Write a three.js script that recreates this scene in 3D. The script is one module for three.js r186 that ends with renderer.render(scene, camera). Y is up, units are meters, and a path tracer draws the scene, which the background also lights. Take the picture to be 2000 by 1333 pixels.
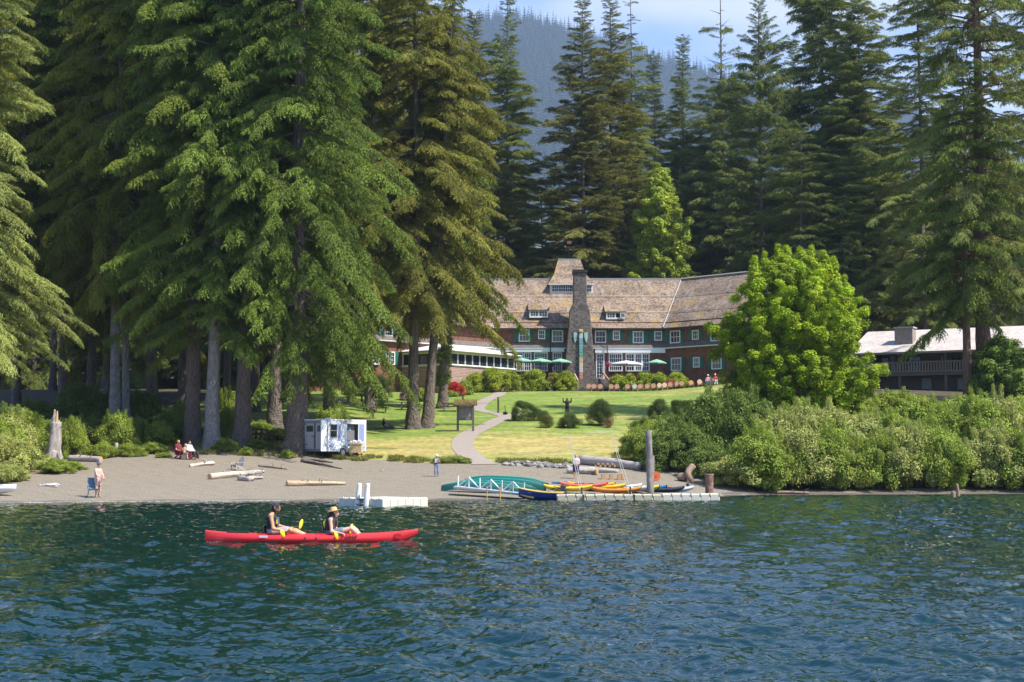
import * as THREE from 'three';
import { mergeGeometries } from 'three/addons/utils/BufferGeometryUtils.js';
import { ImprovedNoise } from 'three/addons/math/ImprovedNoise.js';
import { FontLoader } from 'three/addons/loaders/FontLoader.js';
import { TextGeometry } from 'three/addons/geometries/TextGeometry.js';
import { RoundedBoxGeometry } from 'three/addons/geometries/RoundedBoxGeometry.js';

// ---------- camera, sky, sun, exposure ----------
const scene = new THREE.Scene();
const CAM_H = 2.2, FPX = 3000, PW = 2000, PH = 1333, HORIZON = 895;
const TILT = Math.atan((HORIZON - PH / 2) / FPX);
const camera = new THREE.PerspectiveCamera(2 * Math.atan(PH / 2 / FPX) * 180 / Math.PI, PW / PH, 0.5, 12000);
camera.position.set(0, CAM_H, 0);
camera.lookAt(0, CAM_H + Math.sin(TILT), -Math.cos(TILT));
const renderer = new THREE.WebGLRenderer({ antialias: true });
renderer.toneMapping = THREE.LinearToneMapping;
renderer.toneMappingExposure = 1.72;
renderer.shadowMap.enabled = true;

const SUN = new THREE.Vector3(0.80, 1.2, 0.36).normalize();
const sun = new THREE.DirectionalLight(new THREE.Color().setRGB(1, 0.95, 0.85), 5);
sun.position.copy(SUN).multiplyScalar(300).add(new THREE.Vector3(0, 0, -120));
sun.target.position.set(0, 0, -120);
sun.castShadow = true; sun.shadow.mapSize.set(4096, 4096);
Object.assign(sun.shadow.camera, { left: -150, right: 150, top: 150, bottom: -150, near: 1, far: 700 });
scene.add(sun, sun.target);

const noise3 = new ImprovedNoise();
const nz = (x, y = 0, z = 0) => noise3.noise(x, y, z);
function fbm(x, y, z = 0, oct = 4) { let a = 0.5, s = 0; for (let i = 0; i < oct; i++) { s += a * nz(x, y, z + i * 7.3); x *= 2.03; y *= 2.03; a *= 0.5; } return s; }
const clamp = (v, a = 0, b = 1) => Math.min(b, Math.max(a, v));
const smooth = (a, b, v) => { const t = clamp((v - a) / (b - a)); return t * t * (3 - 2 * t); };
const lerp = (a, b, t) => a + (b - a) * t;
function rng(seed) { let s = seed >>> 0; return () => { s = (s + 0x6D2B79F5) >>> 0; let t = s; t = Math.imul(t ^ (t >>> 15), t | 1); t ^= t + Math.imul(t ^ (t >>> 7), t | 61); return ((t ^ (t >>> 14)) >>> 0) / 4294967296; }; }
function interp(pts, v) { if (v <= pts[0][0]) return pts[0][1]; for (let i = 1; i < pts.length; i++) if (v <= pts[i][0]) { const [a, p] = pts[i - 1], [b, q] = pts[i]; return lerp(p, q, (v - a) / (b - a)); } return pts[pts.length - 1][1]; }

{ // a summer sky with thin streaks of cloud, sun glow added for brighter water
  const W = 2048, H = 1024, d = new Float32Array(W * H * 4);
  for (let j = 0; j < H; j++) {
    const el = (j + 0.5) / H * Math.PI - Math.PI / 2, up = Math.max(0, Math.sin(el));
    const k = Math.pow(up, 0.55);
    const base = [lerp(0.30, 0.06, k), lerp(0.43, 0.19, k), lerp(0.68, 0.58, k)];
    for (let i = 0; i < W; i++) {
      const az = ((i + 0.5) / W - 0.5) * Math.PI * 2, ce = Math.cos(el);
      const dx = ce * Math.cos(az), dz = ce * Math.sin(az), s = 1 / (up + 0.12);
      let c = fbm(dx * s * 0.9 + 3.1, dz * s * 1.5 + 8.2, 0.5, 5) * 1.25 + 0.5;
      c += 0.4 * fbm(dx * s * 3.5, dz * s * 7 + 3, 2.5, 4);
      c = smooth(0.47, 1.0, c) * 0.78 * smooth(0, 0.06, up);
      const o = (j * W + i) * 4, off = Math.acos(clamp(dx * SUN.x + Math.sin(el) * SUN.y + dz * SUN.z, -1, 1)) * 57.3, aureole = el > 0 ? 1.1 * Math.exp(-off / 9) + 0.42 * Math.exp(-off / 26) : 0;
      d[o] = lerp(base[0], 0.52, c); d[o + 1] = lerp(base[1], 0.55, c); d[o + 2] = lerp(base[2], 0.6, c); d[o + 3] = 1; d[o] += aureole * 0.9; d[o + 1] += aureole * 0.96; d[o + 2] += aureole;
    }
  }
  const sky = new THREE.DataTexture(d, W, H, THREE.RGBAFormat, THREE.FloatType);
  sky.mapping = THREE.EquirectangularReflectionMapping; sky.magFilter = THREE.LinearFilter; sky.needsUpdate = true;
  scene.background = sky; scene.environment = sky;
}
scene.fog = new THREE.FogExp2(new THREE.Color().setRGB(0.62, 0.79, 1.0), 0.0001);

// ---------- helpers ----------
const V = (x, y, z) => new THREE.Vector3(x, y, z);
const ct = Math.cos(TILT), st = Math.sin(TILT);
// the world point seen at photo pixel (px, py) at horizontal distance D from the lens
function at(px, py, D) { const dx = (px - PW / 2) / FPX, dy = -(py - PH / 2) / FPX, y = dy * ct + st, z = dy * st - ct, t = D / -z; return V(dx * t, CAM_H + y * t, -D); }
const lin = (r, g, b) => new THREE.Color().setRGB(r, g, b);
const hex = (h) => new THREE.Color(h);
const taken = {};
function numbered(n) { taken[n] = (taken[n] ?? -1) + 1; return taken[n] ? n + '_' + String(taken[n]).padStart(3, '0') : n; }
function tag(o, label, category, group, kind) { o.userData = { ...o.userData, label, category }; if (group) o.userData.group = group; if (kind) o.userData.kind = kind; return o; }
function shade(o) { o.traverse((m) => { if (m.isMesh) { m.castShadow = true; m.receiveShadow = true; } }); return o; }
function thing(name, label, category, p = [0, 0, 0], turn = 0, group) { const o = new THREE.Group(); o.name = numbered(name); if (p.isVector3) o.position.copy(p); else o.position.set(...p); o.rotation.y = turn; tag(o, label, category, group); scene.add(o); return o; }
function part(parent, name, geo, mat) { const g = Array.isArray(geo) ? merge(geo) : geo; const m = new THREE.Mesh(g, mat); m.name = name; m.castShadow = m.receiveShadow = true; parent.add(m); return m; }
function single(name, geo, mat, label, category, group, p) { const m = part(scene, numbered(name), geo, mat); if (p) m.position.copy(p); return tag(m, label, category, group); }
function structure(name, geo, mat, label) { const m = part(scene, numbered(name), geo, mat); m.userData.kind = 'structure'; if (label) m.userData.label = label; return m; }
function merge(list) {
  const keep = ['position', 'normal', 'uv'], hasC = list.some((g) => g.attributes.color);
  return mergeGeometries(list.map((g) => { g = g.index ? g.toNonIndexed() : g.clone(); for (const k of Object.keys(g.attributes)) if (!keep.includes(k) && !(hasC && k === 'color')) g.deleteAttribute(k);
    const n = g.attributes.position.count; if (!g.attributes.uv) g.setAttribute('uv', new THREE.BufferAttribute(new Float32Array(n * 2), 2));
    if (hasC && !g.attributes.color) g.setAttribute('color', new THREE.BufferAttribute(new Float32Array(n * 3).fill(1), 3)); return g; }));
}
function boxUV(g) { // uv in metres, by the way each face points
  if (g.index) g = g.toNonIndexed(); g.computeVertexNormals(); const p = g.attributes.position, n = g.attributes.normal, uv = new Float32Array(p.count * 2);
  for (let i = 0; i < p.count; i++) { const ax = Math.abs(n.getX(i)), ay = Math.abs(n.getY(i)), az = Math.abs(n.getZ(i)); const x = p.getX(i), y = p.getY(i), z = p.getZ(i);
    const [u, v] = ay > ax && ay > az ? [x, z] : ax > az ? [z, y] : [x, y]; uv[i * 2] = u; uv[i * 2 + 1] = v; }
  g.setAttribute('uv', new THREE.BufferAttribute(uv, 2)); return g;
}
function box(w, h, d, x = 0, y = 0, z = 0, ry = 0, rz = 0, rx = 0) { const g = new THREE.BoxGeometry(w, h, d); if (rx || rz || ry) g.applyMatrix4(new THREE.Matrix4().makeRotationFromEuler(new THREE.Euler(rx, ry, rz, 'YXZ'))); g.translate(x, y, z); return boxUV(g); }
function rbox(w, h, d, r, x = 0, y = 0, z = 0, ry = 0, rz = 0, rx = 0) { const g = new RoundedBoxGeometry(w, h, d, 2, r); if (rx || rz || ry) g.applyMatrix4(new THREE.Matrix4().makeRotationFromEuler(new THREE.Euler(rx, ry, rz, 'YXZ'))); g.translate(x, y, z); return g; }
function bar(a, b, w, h = w) { // a squared bar from a to b
  const d = b.clone().sub(a), L = d.length(), g = new THREE.BoxGeometry(w, L, h); g.applyQuaternion(new THREE.Quaternion().setFromUnitVectors(V(0, 1, 0), d.normalize())); g.translate((a.x + b.x) / 2, (a.y + b.y) / 2, (a.z + b.z) / 2); return g;
}
function rod(a, b, r0, r1 = r0, seg = 8) { const d = b.clone().sub(a), L = d.length(), g = new THREE.CylinderGeometry(r1, r0, L, seg, 1); g.applyQuaternion(new THREE.Quaternion().setFromUnitVectors(V(0, 1, 0), d.normalize())); g.translate((a.x + b.x) / 2, (a.y + b.y) / 2, (a.z + b.z) / 2); return g; }
// a tube through points with its own radius at each, rough by noise, uv in metres
function limb(pts, radii, seg = 10, rough = 0, seed = 0, flute = 0) {
  const curve = new THREE.CatmullRomCurve3(pts), n = Math.max(6, pts.length * 4), L = curve.getLength(), pos = [], uv = [], idx = [];
  let nrm = V(1, 0, 0.3).normalize();
  for (let i = 0; i <= n; i++) {
    const t = i / n, c = curve.getPoint(t), tan = curve.getTangent(t); nrm.sub(tan.clone().multiplyScalar(nrm.dot(tan))).normalize(); const bi = tan.clone().cross(nrm);
    const f = t * (radii.length - 1), k = Math.min(radii.length - 2, Math.floor(f)), r = lerp(radii[k], radii[k + 1], f - k);
    for (let j = 0; j <= seg; j++) { const a = j / seg * Math.PI * 2, w = j === seg ? 0 : a; let q = r * (1 + rough * nz(Math.cos(w) * 1.7 + seed, Math.sin(w) * 1.7, t * L * 0.9 + seed)); if (flute) q *= 1 + flute * Math.sin(w * 5 + seed) * (1 - t) * (1 - t); q = Math.max(q, 0.002);
      const p = c.clone().addScaledVector(nrm, Math.cos(a) * q).addScaledVector(bi, Math.sin(a) * q); pos.push(p.x, p.y, p.z); uv.push(j / seg * 6.28 * Math.max(r, 0.1), t * L); }
  }
  for (let i = 0; i < n; i++) for (let j = 0; j < seg; j++) { const a = i * (seg + 1) + j, b = a + seg + 1; idx.push(a, a + 1, b, a + 1, b + 1, b); }
  for (const [e, flip] of [[0, 1], [n, 0]]) { const c = curve.getPoint(e / n), o = pos.length / 3; pos.push(c.x, c.y, c.z); uv.push(0, 0); for (let j = 0; j < seg; j++) { const a = e * (seg + 1) + j; flip ? idx.push(o, a + 1, a) : idx.push(o, a, a + 1); } }
  const g = new THREE.BufferGeometry(); g.setAttribute('position', new THREE.Float32BufferAttribute(pos, 3)); g.setAttribute('uv', new THREE.Float32BufferAttribute(uv, 2)); g.setIndex(idx); g.computeVertexNormals(); return g;
}
function quads(list) { // each item: four corners, counter-clockwise seen from outside; flat faces with uv in metres along the first edge
  const pos = [], uv = [];
  for (const [a, b, c, d] of list) { const u = b.clone().sub(a).normalize(), n = u.clone().cross(d.clone().sub(a)).normalize(), v = n.clone().cross(u);
    for (const p of [a, b, c, a, c, d]) { pos.push(p.x, p.y, p.z); const q = p.clone().sub(a); uv.push(q.dot(u) + a.x * 0.37, q.dot(v) + a.y * 0.41); } }
  const g = new THREE.BufferGeometry(); g.setAttribute('position', new THREE.Float32BufferAttribute(pos, 3)); g.setAttribute('uv', new THREE.Float32BufferAttribute(uv, 2)); g.computeVertexNormals(); return g;
}
function slab(a, b, c, d, th) { // four corners of the upper face, thickness downwards
  const n = b.clone().sub(a).cross(d.clone().sub(a)).normalize().multiplyScalar(-th), [e, f, g, h] = [a, b, c, d].map((p) => p.clone().add(n));
  return quads([[a, b, c, d], [h, g, f, e], [e, f, b, a], [f, g, c, b], [g, h, d, c], [h, e, a, d]]);
}
// textures: f(u, v) in 0..1 gives [r, g, b] in linear light, or a height
function tex(w, h, f, srgb = true, rep = 1) {
  const d = new Uint8Array(w * h * 4);
  const enc = (x) => { x = clamp(x); return Math.round(255 * (x <= 0.0031308 ? x * 12.92 : 1.055 * Math.pow(x, 1 / 2.4) - 0.055)); };
  for (let j = 0; j < h; j++) for (let i = 0; i < w; i++) { const c = f((i + 0.5) / w, (j + 0.5) / h), o = (j * w + i) * 4; if (srgb) { d[o] = enc(c[0]); d[o + 1] = enc(c[1]); d[o + 2] = enc(c[2]); } else d[o] = d[o + 1] = d[o + 2] = Math.round(255 * clamp(c)); d[o + 3] = 255; }
  const t = new THREE.DataTexture(d, w, h); t.wrapS = t.wrapT = THREE.RepeatWrapping; t.magFilter = THREE.LinearFilter; t.minFilter = THREE.LinearFilter; if (srgb) t.colorSpace = THREE.SRGBColorSpace; t.repeat.set(rep, rep); t.needsUpdate = true; return t;
}
// noise that repeats over u, v in 0..1: blends four shifted copies
function tileN(u, v, s, sy = s, seed = 0, oct = 3) { const f = (a, b) => fbm(a * s + seed, b * sy + seed * 1.7, seed, oct), a = f(u, v), b = f(u - 1, v), c = f(u, v - 1), e = f(u - 1, v - 1); const k = (x) => smooth(0.7, 1, x); return lerp(lerp(a, b, k(u)), lerp(c, e, k(u)), k(v)); }
const std = (o) => new THREE.MeshStandardMaterial({ roughness: 0.8, ...o });
const phys = (o) => new THREE.MeshPhysicalMaterial({ roughness: 0.5, ...o });
const mixc = (a, b, t) => [lerp(a[0], b[0], t), lerp(a[1], b[1], t), lerp(a[2], b[2], t)];

// ---------- the lie of the land ----------
const shoreD = (x) => interp([[-60, 70], [-26, 75], [-18, 77.5], [-6, 80], [2, 83], [9, 88], [15, 92.5], [32, 95], [60, 97]], x);
function ground(x, z) {
  const D = -z, s = shoreD(x), top = Math.max(s + 9, 104);
  const beachTop = 1.9 + 0.5 * smooth(-10, -20, x);
  let h;
  if (D < s) h = (D - s) * 0.16;
  else if (D < top) { const t = (D - s) / (top - s); h = beachTop * (0.82 * t + 0.18 * t * t); }
  else h = beachTop + (D - top) * 0.1155;
  const crest = 10.15; h = h > crest - 1 ? crest - 1 + (1 - Math.exp(-(h - crest + 1))) * 1.05 : h;
  h += 1.9 * smooth(14, 34, x) * smooth(98, 140, D) * smooth(200, 165, D);
  if (D > 190) h += (D - 190) * 0.03 + smooth(230, 420, D) * 14;
  if (D > s) h += 0.12 * nz(x * 0.13, D * 0.13, 4.4) * smooth(0, 8, D - s);
  return h;
}
// the point of the ground that photo pixel (px, py) shows
function onGround(px, py) { let D0 = 60, D1 = 60; for (let D = 60; D < 260; D += 0.5) { const p = at(px, py, D); if (p.y < ground(p.x, p.z)) { D1 = D; break; } D0 = D; if (D > 259) D1 = 260; }
  for (let k = 0; k < 18; k++) { const m = (D0 + D1) / 2, p = at(px, py, m); if (p.y < ground(p.x, p.z)) D1 = m; else D0 = m; } const p = at(px, py, D1); p.y = ground(p.x, p.z); return p; }
const foot = (px, D) => { const p = at(px, HORIZON, D); p.y = ground(p.x, p.z); return p; };

const gravelT = tex(512, 512, (u, v) => { const a = tileN(u, v, 60, 60, 1, 2), b = tileN(u, v, 9, 9, 3, 3), c = tileN(u, v, 120, 120, 8, 1); const k = clamp(0.5 + a * 0.9 + c * 0.5 + b * 0.35); return mixc([0.105, 0.086, 0.06], [0.33, 0.275, 0.2], k); });
const gravelB = tex(512, 512, (u, v) => 0.5 + tileN(u, v, 60, 60, 1, 2) * 0.8 + tileN(u, v, 120, 120, 8, 1) * 0.5, false);
const gravelM = std({ map: gravelT, bumpMap: gravelB, bumpScale: 0.05, roughness: 0.95, vertexColors: true });
const soilM = std({ map: tex(512, 512, (u, v) => { const a = tileN(u, v, 40, 40, 2, 3), b = tileN(u, v, 6, 6, 5, 3); return mixc([0.035, 0.026, 0.016], [0.10, 0.085, 0.035], clamp(0.5 + a + b * 0.7)); }), roughness: 1 });
const LX0 = -64, LX1 = 64, LD0 = 96, LD1 = 200;
const lawnT = tex(2048, 1664, (u, v) => {
  const x = lerp(LX0, LX1, u), D = lerp(LD0, LD1, v);
  let dry = 0.9 * smooth(150, 112, D) - 0.1 + 1.5 * fbm(x * 0.05, D * 0.13, 1.3, 4) + 0.8 * fbm(x * 0.35, D * 0.5, 5.1, 3);
  dry = clamp(dry);
  const c = mixc([0.15, 0.215, 0.025], [0.36, 0.285, 0.09], dry), clover = smooth(0.25, 0.45, fbm(x * 0.2 + 9, D * 0.4, 3.3, 3));
  const g = 1 + 0.9 * fbm(x * 2.5, D * 2.5, 7.7, 3), dk = 1 + 0.25 * nz(x * 0.4, D * 0.6, 11);
  const bare = smooth(0.28, 0.42, fbm(x * 0.16 + 4, D * 0.55 + 2, 9.2, 3)) * smooth(125, 108, D);
  let r = [c[0] * (1 + 0.15 * clover), c[1] * (1 + 0.15 * clover), c[2] * (1 + 1.6 * clover)]; r = mixc(r, [0.26, 0.19, 0.11], bare * 0.8);
  return r.map((q) => q * g * dk);
});
lawnT.wrapS = lawnT.wrapT = THREE.ClampToEdgeWrapping;
const lawnM = std({ map: lawnT, bumpMap: tex(512, 512, (u, v) => 0.5 + tileN(u, v, 50, 50, 4, 2), false), bumpScale: 0.06, roughness: 1 });
{
  const xs = [], Ds = [];
  for (let x = -200; x < -62; x += 6) xs.push(x); for (let x = -62; x <= 62; x += 0.8) xs.push(x); for (let x = 66; x <= 200; x += 6) xs.push(x);
  for (let D = 60; D <= 192; D += 0.8) Ds.push(D); for (let D = 198; D <= 420; D += 6) Ds.push(D);
  const kind = (x, D) => {
    const e = 0.7 * nz(x * 0.5, D * 0.5, 2) + 0.5 * nz(x * 1.7, D * 1.7, 5);
    if (D < 104 + e * 1.4 + 3.5 * smooth(-11, -14, x) + 1.5 * smooth(-6, -9, x) && x < 15 + e) return 'beach';
    if (D < shoreD(x) + 1.5 + e) return 'beach';
    if (D < 192 && x > (D < 126 ? -13.5 : -30) + e && x < 8 + (D - 106) * 0.27 + e) return 'lawn';
    return 'soil';
  };
  const out = { beach: [[], [], []], lawn: [[], []], soil: [[], []] };
  for (let i = 0; i < xs.length - 1; i++) for (let j = 0; j < Ds.length - 1; j++) {
    const k = kind((xs[i] + xs[i + 1]) / 2, (Ds[j] + Ds[j + 1]) / 2), [P, U, C] = out[k];
    for (const [a, b] of [[0, 0], [1, 0], [1, 1], [0, 0], [1, 1], [0, 1]]) {
      const x = xs[i + a], D = Ds[j + b]; P.push(x, ground(x, -D), -D);
      if (k === 'lawn') U.push((x - LX0) / (LX1 - LX0), (D - LD0) / (LD1 - LD0)); else U.push(x / 6, D / 6);
      if (C) { const w = D - shoreD(x) < 0.9 + 0.5 * nz(x * 0.6, 3) ? 0.5 : 1; C.push(w, w, w); }
    }
  }
  for (const [k, name, m, label] of [['beach', 'beach', gravelM, 'grey brown gravel beach'], ['lawn', 'lawn', lawnM, 'mown lawn, dry and yellow in patches'], ['soil', 'ground', soilM, 'dark forest floor']]) {
    const g = new THREE.BufferGeometry(), [P, U, C] = out[k]; g.setAttribute('position', new THREE.Float32BufferAttribute(P, 3)); g.setAttribute('uv', new THREE.Float32BufferAttribute(U, 2)); if (C) g.setAttribute('color', new THREE.Float32BufferAttribute(C, 3));
    // smooth normals from the height function
    const N = new Float32Array(P.length); for (let i = 0; i < P.length; i += 3) { const x = P[i], z = P[i + 2], e = 0.8, n = V(ground(x - e, z) - ground(x + e, z), 2 * e, ground(x, z - e) - ground(x, z + e)).normalize(); N[i] = n.x; N[i + 1] = n.y; N[i + 2] = n.z; }
    g.setAttribute('normal', new THREE.BufferAttribute(N, 3)); structure(name, g, m, label);
  }
}
// the paved path, as a ribbon on the lawn
function ribbon(px, width, lift) {
  const c = new THREE.CatmullRomCurve3(px.map(([a, b]) => onGround(a, b))), n = px.length * 14, quad = [], L = [], R = [];
  for (let i = 0; i <= n; i++) { const p = c.getPoint(i / n), t = c.getTangent(i / n), s = V(-t.z, 0, t.x).normalize().multiplyScalar((typeof width === 'function' ? width(i / n) : width) / 2); const a = p.clone().sub(s), b = p.clone().add(s); for (const q of [a, b]) q.y = ground(q.x, q.z) + lift; L.push(a); R.push(b); }
  for (let i = 0; i < n; i++) quad.push([L[i], R[i], R[i + 1], L[i + 1]]);
  const g = quads(quad), p = g.attributes.position, u = g.attributes.uv; for (let i = 0; i < p.count; i++) u.setXY(i, p.getX(i) / 2, p.getZ(i) / 2); 
  const nn = g.attributes.normal; for (let i = 0; i < nn.count; i++) if (nn.getY(i) < 0) nn.setXYZ(i, -nn.getX(i), -nn.getY(i), -nn.getZ(i)); return g;
}
const pathM = std({ map: tex(256, 256, (u, v) => { const k = 0.5 + tileN(u, v, 40, 40, 3, 2) * 0.8 + tileN(u, v, 4, 4, 6, 3) * 0.6; return mixc([0.24, 0.195, 0.165], [0.36, 0.305, 0.26], clamp(k)); }), roughness: 0.95 });
structure('path', ribbon([[948, 908], [916, 889], [903, 872], [908, 857], [927, 843], [958, 829], [985, 817], [1012, 809]], (t) => lerp(1.75, 1.45, t), 0.03), pathM, 'grey paved footpath winding up the lawn');
structure('path', ribbon([[1060, 760.5], [1005, 763], [975, 770], [950, 782], [937, 793], [934, 799], [945, 804], [966, 808], [990, 815]], (t) => lerp(1.5, 1.2, t), 0.034), pathM, 'upper bend of the footpath');

// ---------- the lake ----------
const waves = (() => {
  const r = rng(77), list = [];
  for (let i = 0; i < 90; i++) { const L = 0.11 * Math.pow(20, Math.pow(r(), 1.35)), a = -0.4 + 0.5 * (r() + r() + r() - 1.5) * 2.6; const k = 6.283 / L; list.push([Math.sin(a) * k, Math.cos(a) * k, 0.0056 * Math.pow(L, 0.93) * (0.5 + r()), r() * 6.28]); }
  return list;
})();
function wave(x, z) { const gust = 0.75 + 0.5 * (nz(x * 0.07, z * 0.05, 3.1) + 0.5), w = 0.5 * nz(x * 0.3, z * 0.3, 9); let h = 0; for (const [kx, kz, A, ph] of waves) { const s = Math.sin(kx * x + kz * z + ph + w); h += A * (s + 0.28 * (s * s - 0.5)); } return h * gust; }
{
  const cols = 760, Ds = []; for (let D = 9; D < 104;) { Ds.push(D); D += clamp(D * D * 1.35e-4, 0.04, 0.24); }
  const P = new Float32Array(Ds.length * (cols + 1) * 3), U = new Float32Array(Ds.length * (cols + 1) * 2), idx = [];
  Ds.forEach((D, j) => { const half = D * 0.335 * 1.18 + 3; for (let i = 0; i <= cols; i++) { const x = (i / cols * 2 - 1) * half, o = j * (cols + 1) + i; const calm = smooth(-0.2, 7, shoreD(x) - D) * 0.85 + 0.15; P[o * 3] = x; P[o * 3 + 1] = wave(x, -D) * calm; P[o * 3 + 2] = -D; U[o * 2] = x / 3; U[o * 2 + 1] = D / 3; } });
  for (let j = 0; j < Ds.length - 1; j++) for (let i = 0; i < cols; i++) { const a = j * (cols + 1) + i, b = a + cols + 1; idx.push(a, a + 1, b, a + 1, b + 1, b); }
  const g = new THREE.BufferGeometry(); g.setAttribute('position', new THREE.BufferAttribute(P, 3)); g.setAttribute('uv', new THREE.BufferAttribute(U, 2)); g.setIndex(idx); g.computeVertexNormals();
  const waterM = phys({ color: lin(0.002, 0.021, 0.017), roughness: 0.02, ior: 1.55, bumpMap: tex(512, 512, (u, v) => 0.5 + 0.7 * tileN(u, v, 14, 22, 2, 3) + 0.3 * tileN(u, v, 40, 60, 5, 2), false), bumpScale: 0.016 });
  structure('lake_water', g, waterM, 'choppy green and blue lake water');
  const bed = []; const sx = [-90, -62, -40, -20, 0, 20, 40, 62, 90]; for (let i = 0; i < sx.length - 1; i++) bed.push([V(sx[i], -0.9, 40), V(sx[i + 1], -0.9, 40), V(sx[i + 1], -0.9, -104), V(sx[i], -0.9, -104)]);
  structure('lake_bed', quads(bed), soilM, 'dark lake bed');
  console.log('water rows', Ds.length, 'tris', idx.length / 3);
}

// ---------- foliage ----------
const leafM = (r, g, b, tr = 0.1, o = {}) => phys({ color: lin(r, g, b), roughness: 0.75, specularIntensity: 0.35, transmission: tr, thickness: 0, side: THREE.DoubleSide, vertexColors: true, ...o });
class Leaves { // collects folded leaf-shaped faces
  constructor() { this.p = []; this.c = []; }
  add(b, dir, side, len, wid, fold, col) {
    const t = b.clone().addScaledVector(dir, len), m = b.clone().addScaledVector(dir, len * 0.45), up = dir.clone().cross(side).normalize().multiplyScalar(fold * wid);
    const s1 = m.clone().addScaledVector(side, wid).add(up), s2 = m.clone().addScaledVector(side, -wid).add(up);
    for (const q of [b, s1, t, b, t, s2]) { this.p.push(q.x, q.y, q.z); this.c.push(...col); }
  }
  stem(a, b, r, col) { const d = b.clone().sub(a).normalize(), s = d.clone().cross(V(0.3, 1, 0.2)).normalize().multiplyScalar(r), u = s.clone().cross(d).normalize().multiplyScalar(r); const A = [s.clone(), s.clone().multiplyScalar(-0.5).add(u), s.clone().multiplyScalar(-0.5).sub(u)]; for (let i = 0; i < 3; i++) { const p = A[i], q = A[(i + 1) % 3]; for (const v of [a.clone().add(p), a.clone().add(q), b.clone().add(p), a.clone().add(q), b.clone().add(q), b.clone().add(p)]) { this.p.push(v.x, v.y, v.z); this.c.push(...col); } } }
  build() { const g = new THREE.BufferGeometry(); g.setAttribute('position', new THREE.Float32BufferAttribute(this.p, 3)); g.setAttribute('color', new THREE.Float32BufferAttribute(this.c, 3)); g.computeVertexNormals(); return g; }
}
const rv = (r, k = 1) => V((r() - 0.5) * 2 * k, (r() - 0.5) * 2 * k, (r() - 0.5) * 2 * k);
// a conifer bough of length 1 along +x: laterals on both sides, some sprays hanging
function bough(o, seed) {
  const r = rng(seed), L = new Leaves(), ax = (t) => V(t, o.rise * t - o.sag * t * t, 0.06 * Math.sin(t * 5 + seed));
  for (let i = 0; i < 6; i++) L.stem(ax(i / 6), ax((i + 1) / 6), 0.009 * (1 - i / 8), [0.9, 0.55, 0.35]);
  const tint = () => { const k = 0.75 + r() * 0.5, y = r() * 0.25; return [k * (1 + y * 0.5), k, k * (1 - y)]; };
  for (let i = 0; i < o.n; i++) for (const s of [-1, 1]) {
    const t = (i + 0.2 + r() * 0.7) / o.n, b = ax(t), len = o.w * (0.35 + 0.75 * Math.sin(Math.PI * (0.18 + 0.72 * t))) * (0.7 + r() * 0.6), yaw = (0.9 - 0.35 * t) * s + (r() - 0.5) * 0.5;
    const dir = V(Math.cos(yaw), -o.lat * (0.4 + r()), Math.sin(yaw)).normalize();
    const m = Math.max(3, Math.round(o.m * (0.6 + len)));
    for (let j = 0; j < m; j++) {
      const f = (j + r()) / m, q = b.clone().addScaledVector(dir, len * f); q.y -= o.lat * 0.5 * len * f * f; q.add(rv(r, 0.018));
      const hang = r() < o.hang;
      const d = hang ? V((r() - 0.5) * 0.7, -1, (r() - 0.5) * 0.7).normalize() : dir.clone().multiplyScalar(0.8).add(V(0.35, -0.12, 0)).add(rv(r, 0.45)).normalize();
      const side = hang ? V(r() - 0.5, 0.1, r() - 0.5).normalize() : d.clone().cross(V(0, 1, 0).add(rv(r, 0.5))).normalize();
      L.add(q, d, side, o.leaf * (hang ? 1.35 : 1) * (0.7 + r() * 0.6), o.wid * (0.7 + r() * 0.6), 0.5, tint());
    }
  }
  for (let i = 0; i < 8; i++) { const d = V(1, 0.1, 0).add(rv(r, 0.5)).normalize(); L.add(ax(0.9 + r() * 0.1), d, d.clone().cross(V(0, 1, 0)).normalize(), o.leaf * 1.2, o.wid, 0.5, tint()); }
  return L.build();
}
// a leafy clump of radius about 1
function clump(o, seed) {
  const r = rng(seed), L = new Leaves();
  for (let i = 0; i < 7; i++) { const d = rv(r).normalize(); d.y = Math.abs(d.y) * 0.8; L.stem(V(0, -0.5, 0), d.clone().multiplyScalar(0.75), 0.012, [0.9, 0.6, 0.4]); }
  for (let i = 0; i < o.n; i++) {
    const d = rv(r).normalize(), rad = 0.35 + 0.65 * Math.pow(r(), 0.5), q = d.clone().multiplyScalar(rad * (0.75 + 0.35 * nz(d.x * 2 + seed, d.y * 2, d.z * 2))); q.y *= o.flat ?? 0.75; q.y += 0.06;
    const n = d.clone().multiplyScalar(0.7).add(V(0.12, 0.75, 0.12)).add(rv(r, o.mess ?? 0.6)).normalize(); const dir = n.clone().cross(rv(r)).normalize(), side = n.clone().cross(dir).normalize();
    dir.y -= o.droop ?? 0.25; dir.normalize(); const k = 0.72 + r() * 0.5, y = r() * 0.3;
    L.add(q, dir, side, o.leaf * (0.65 + r() * 0.7), o.wid * (0.65 + r() * 0.7), 0.25, [k * (1 + y * 0.6), k, k * (1 - y * 0.6)]);
  }
  return L.build();
}
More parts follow.
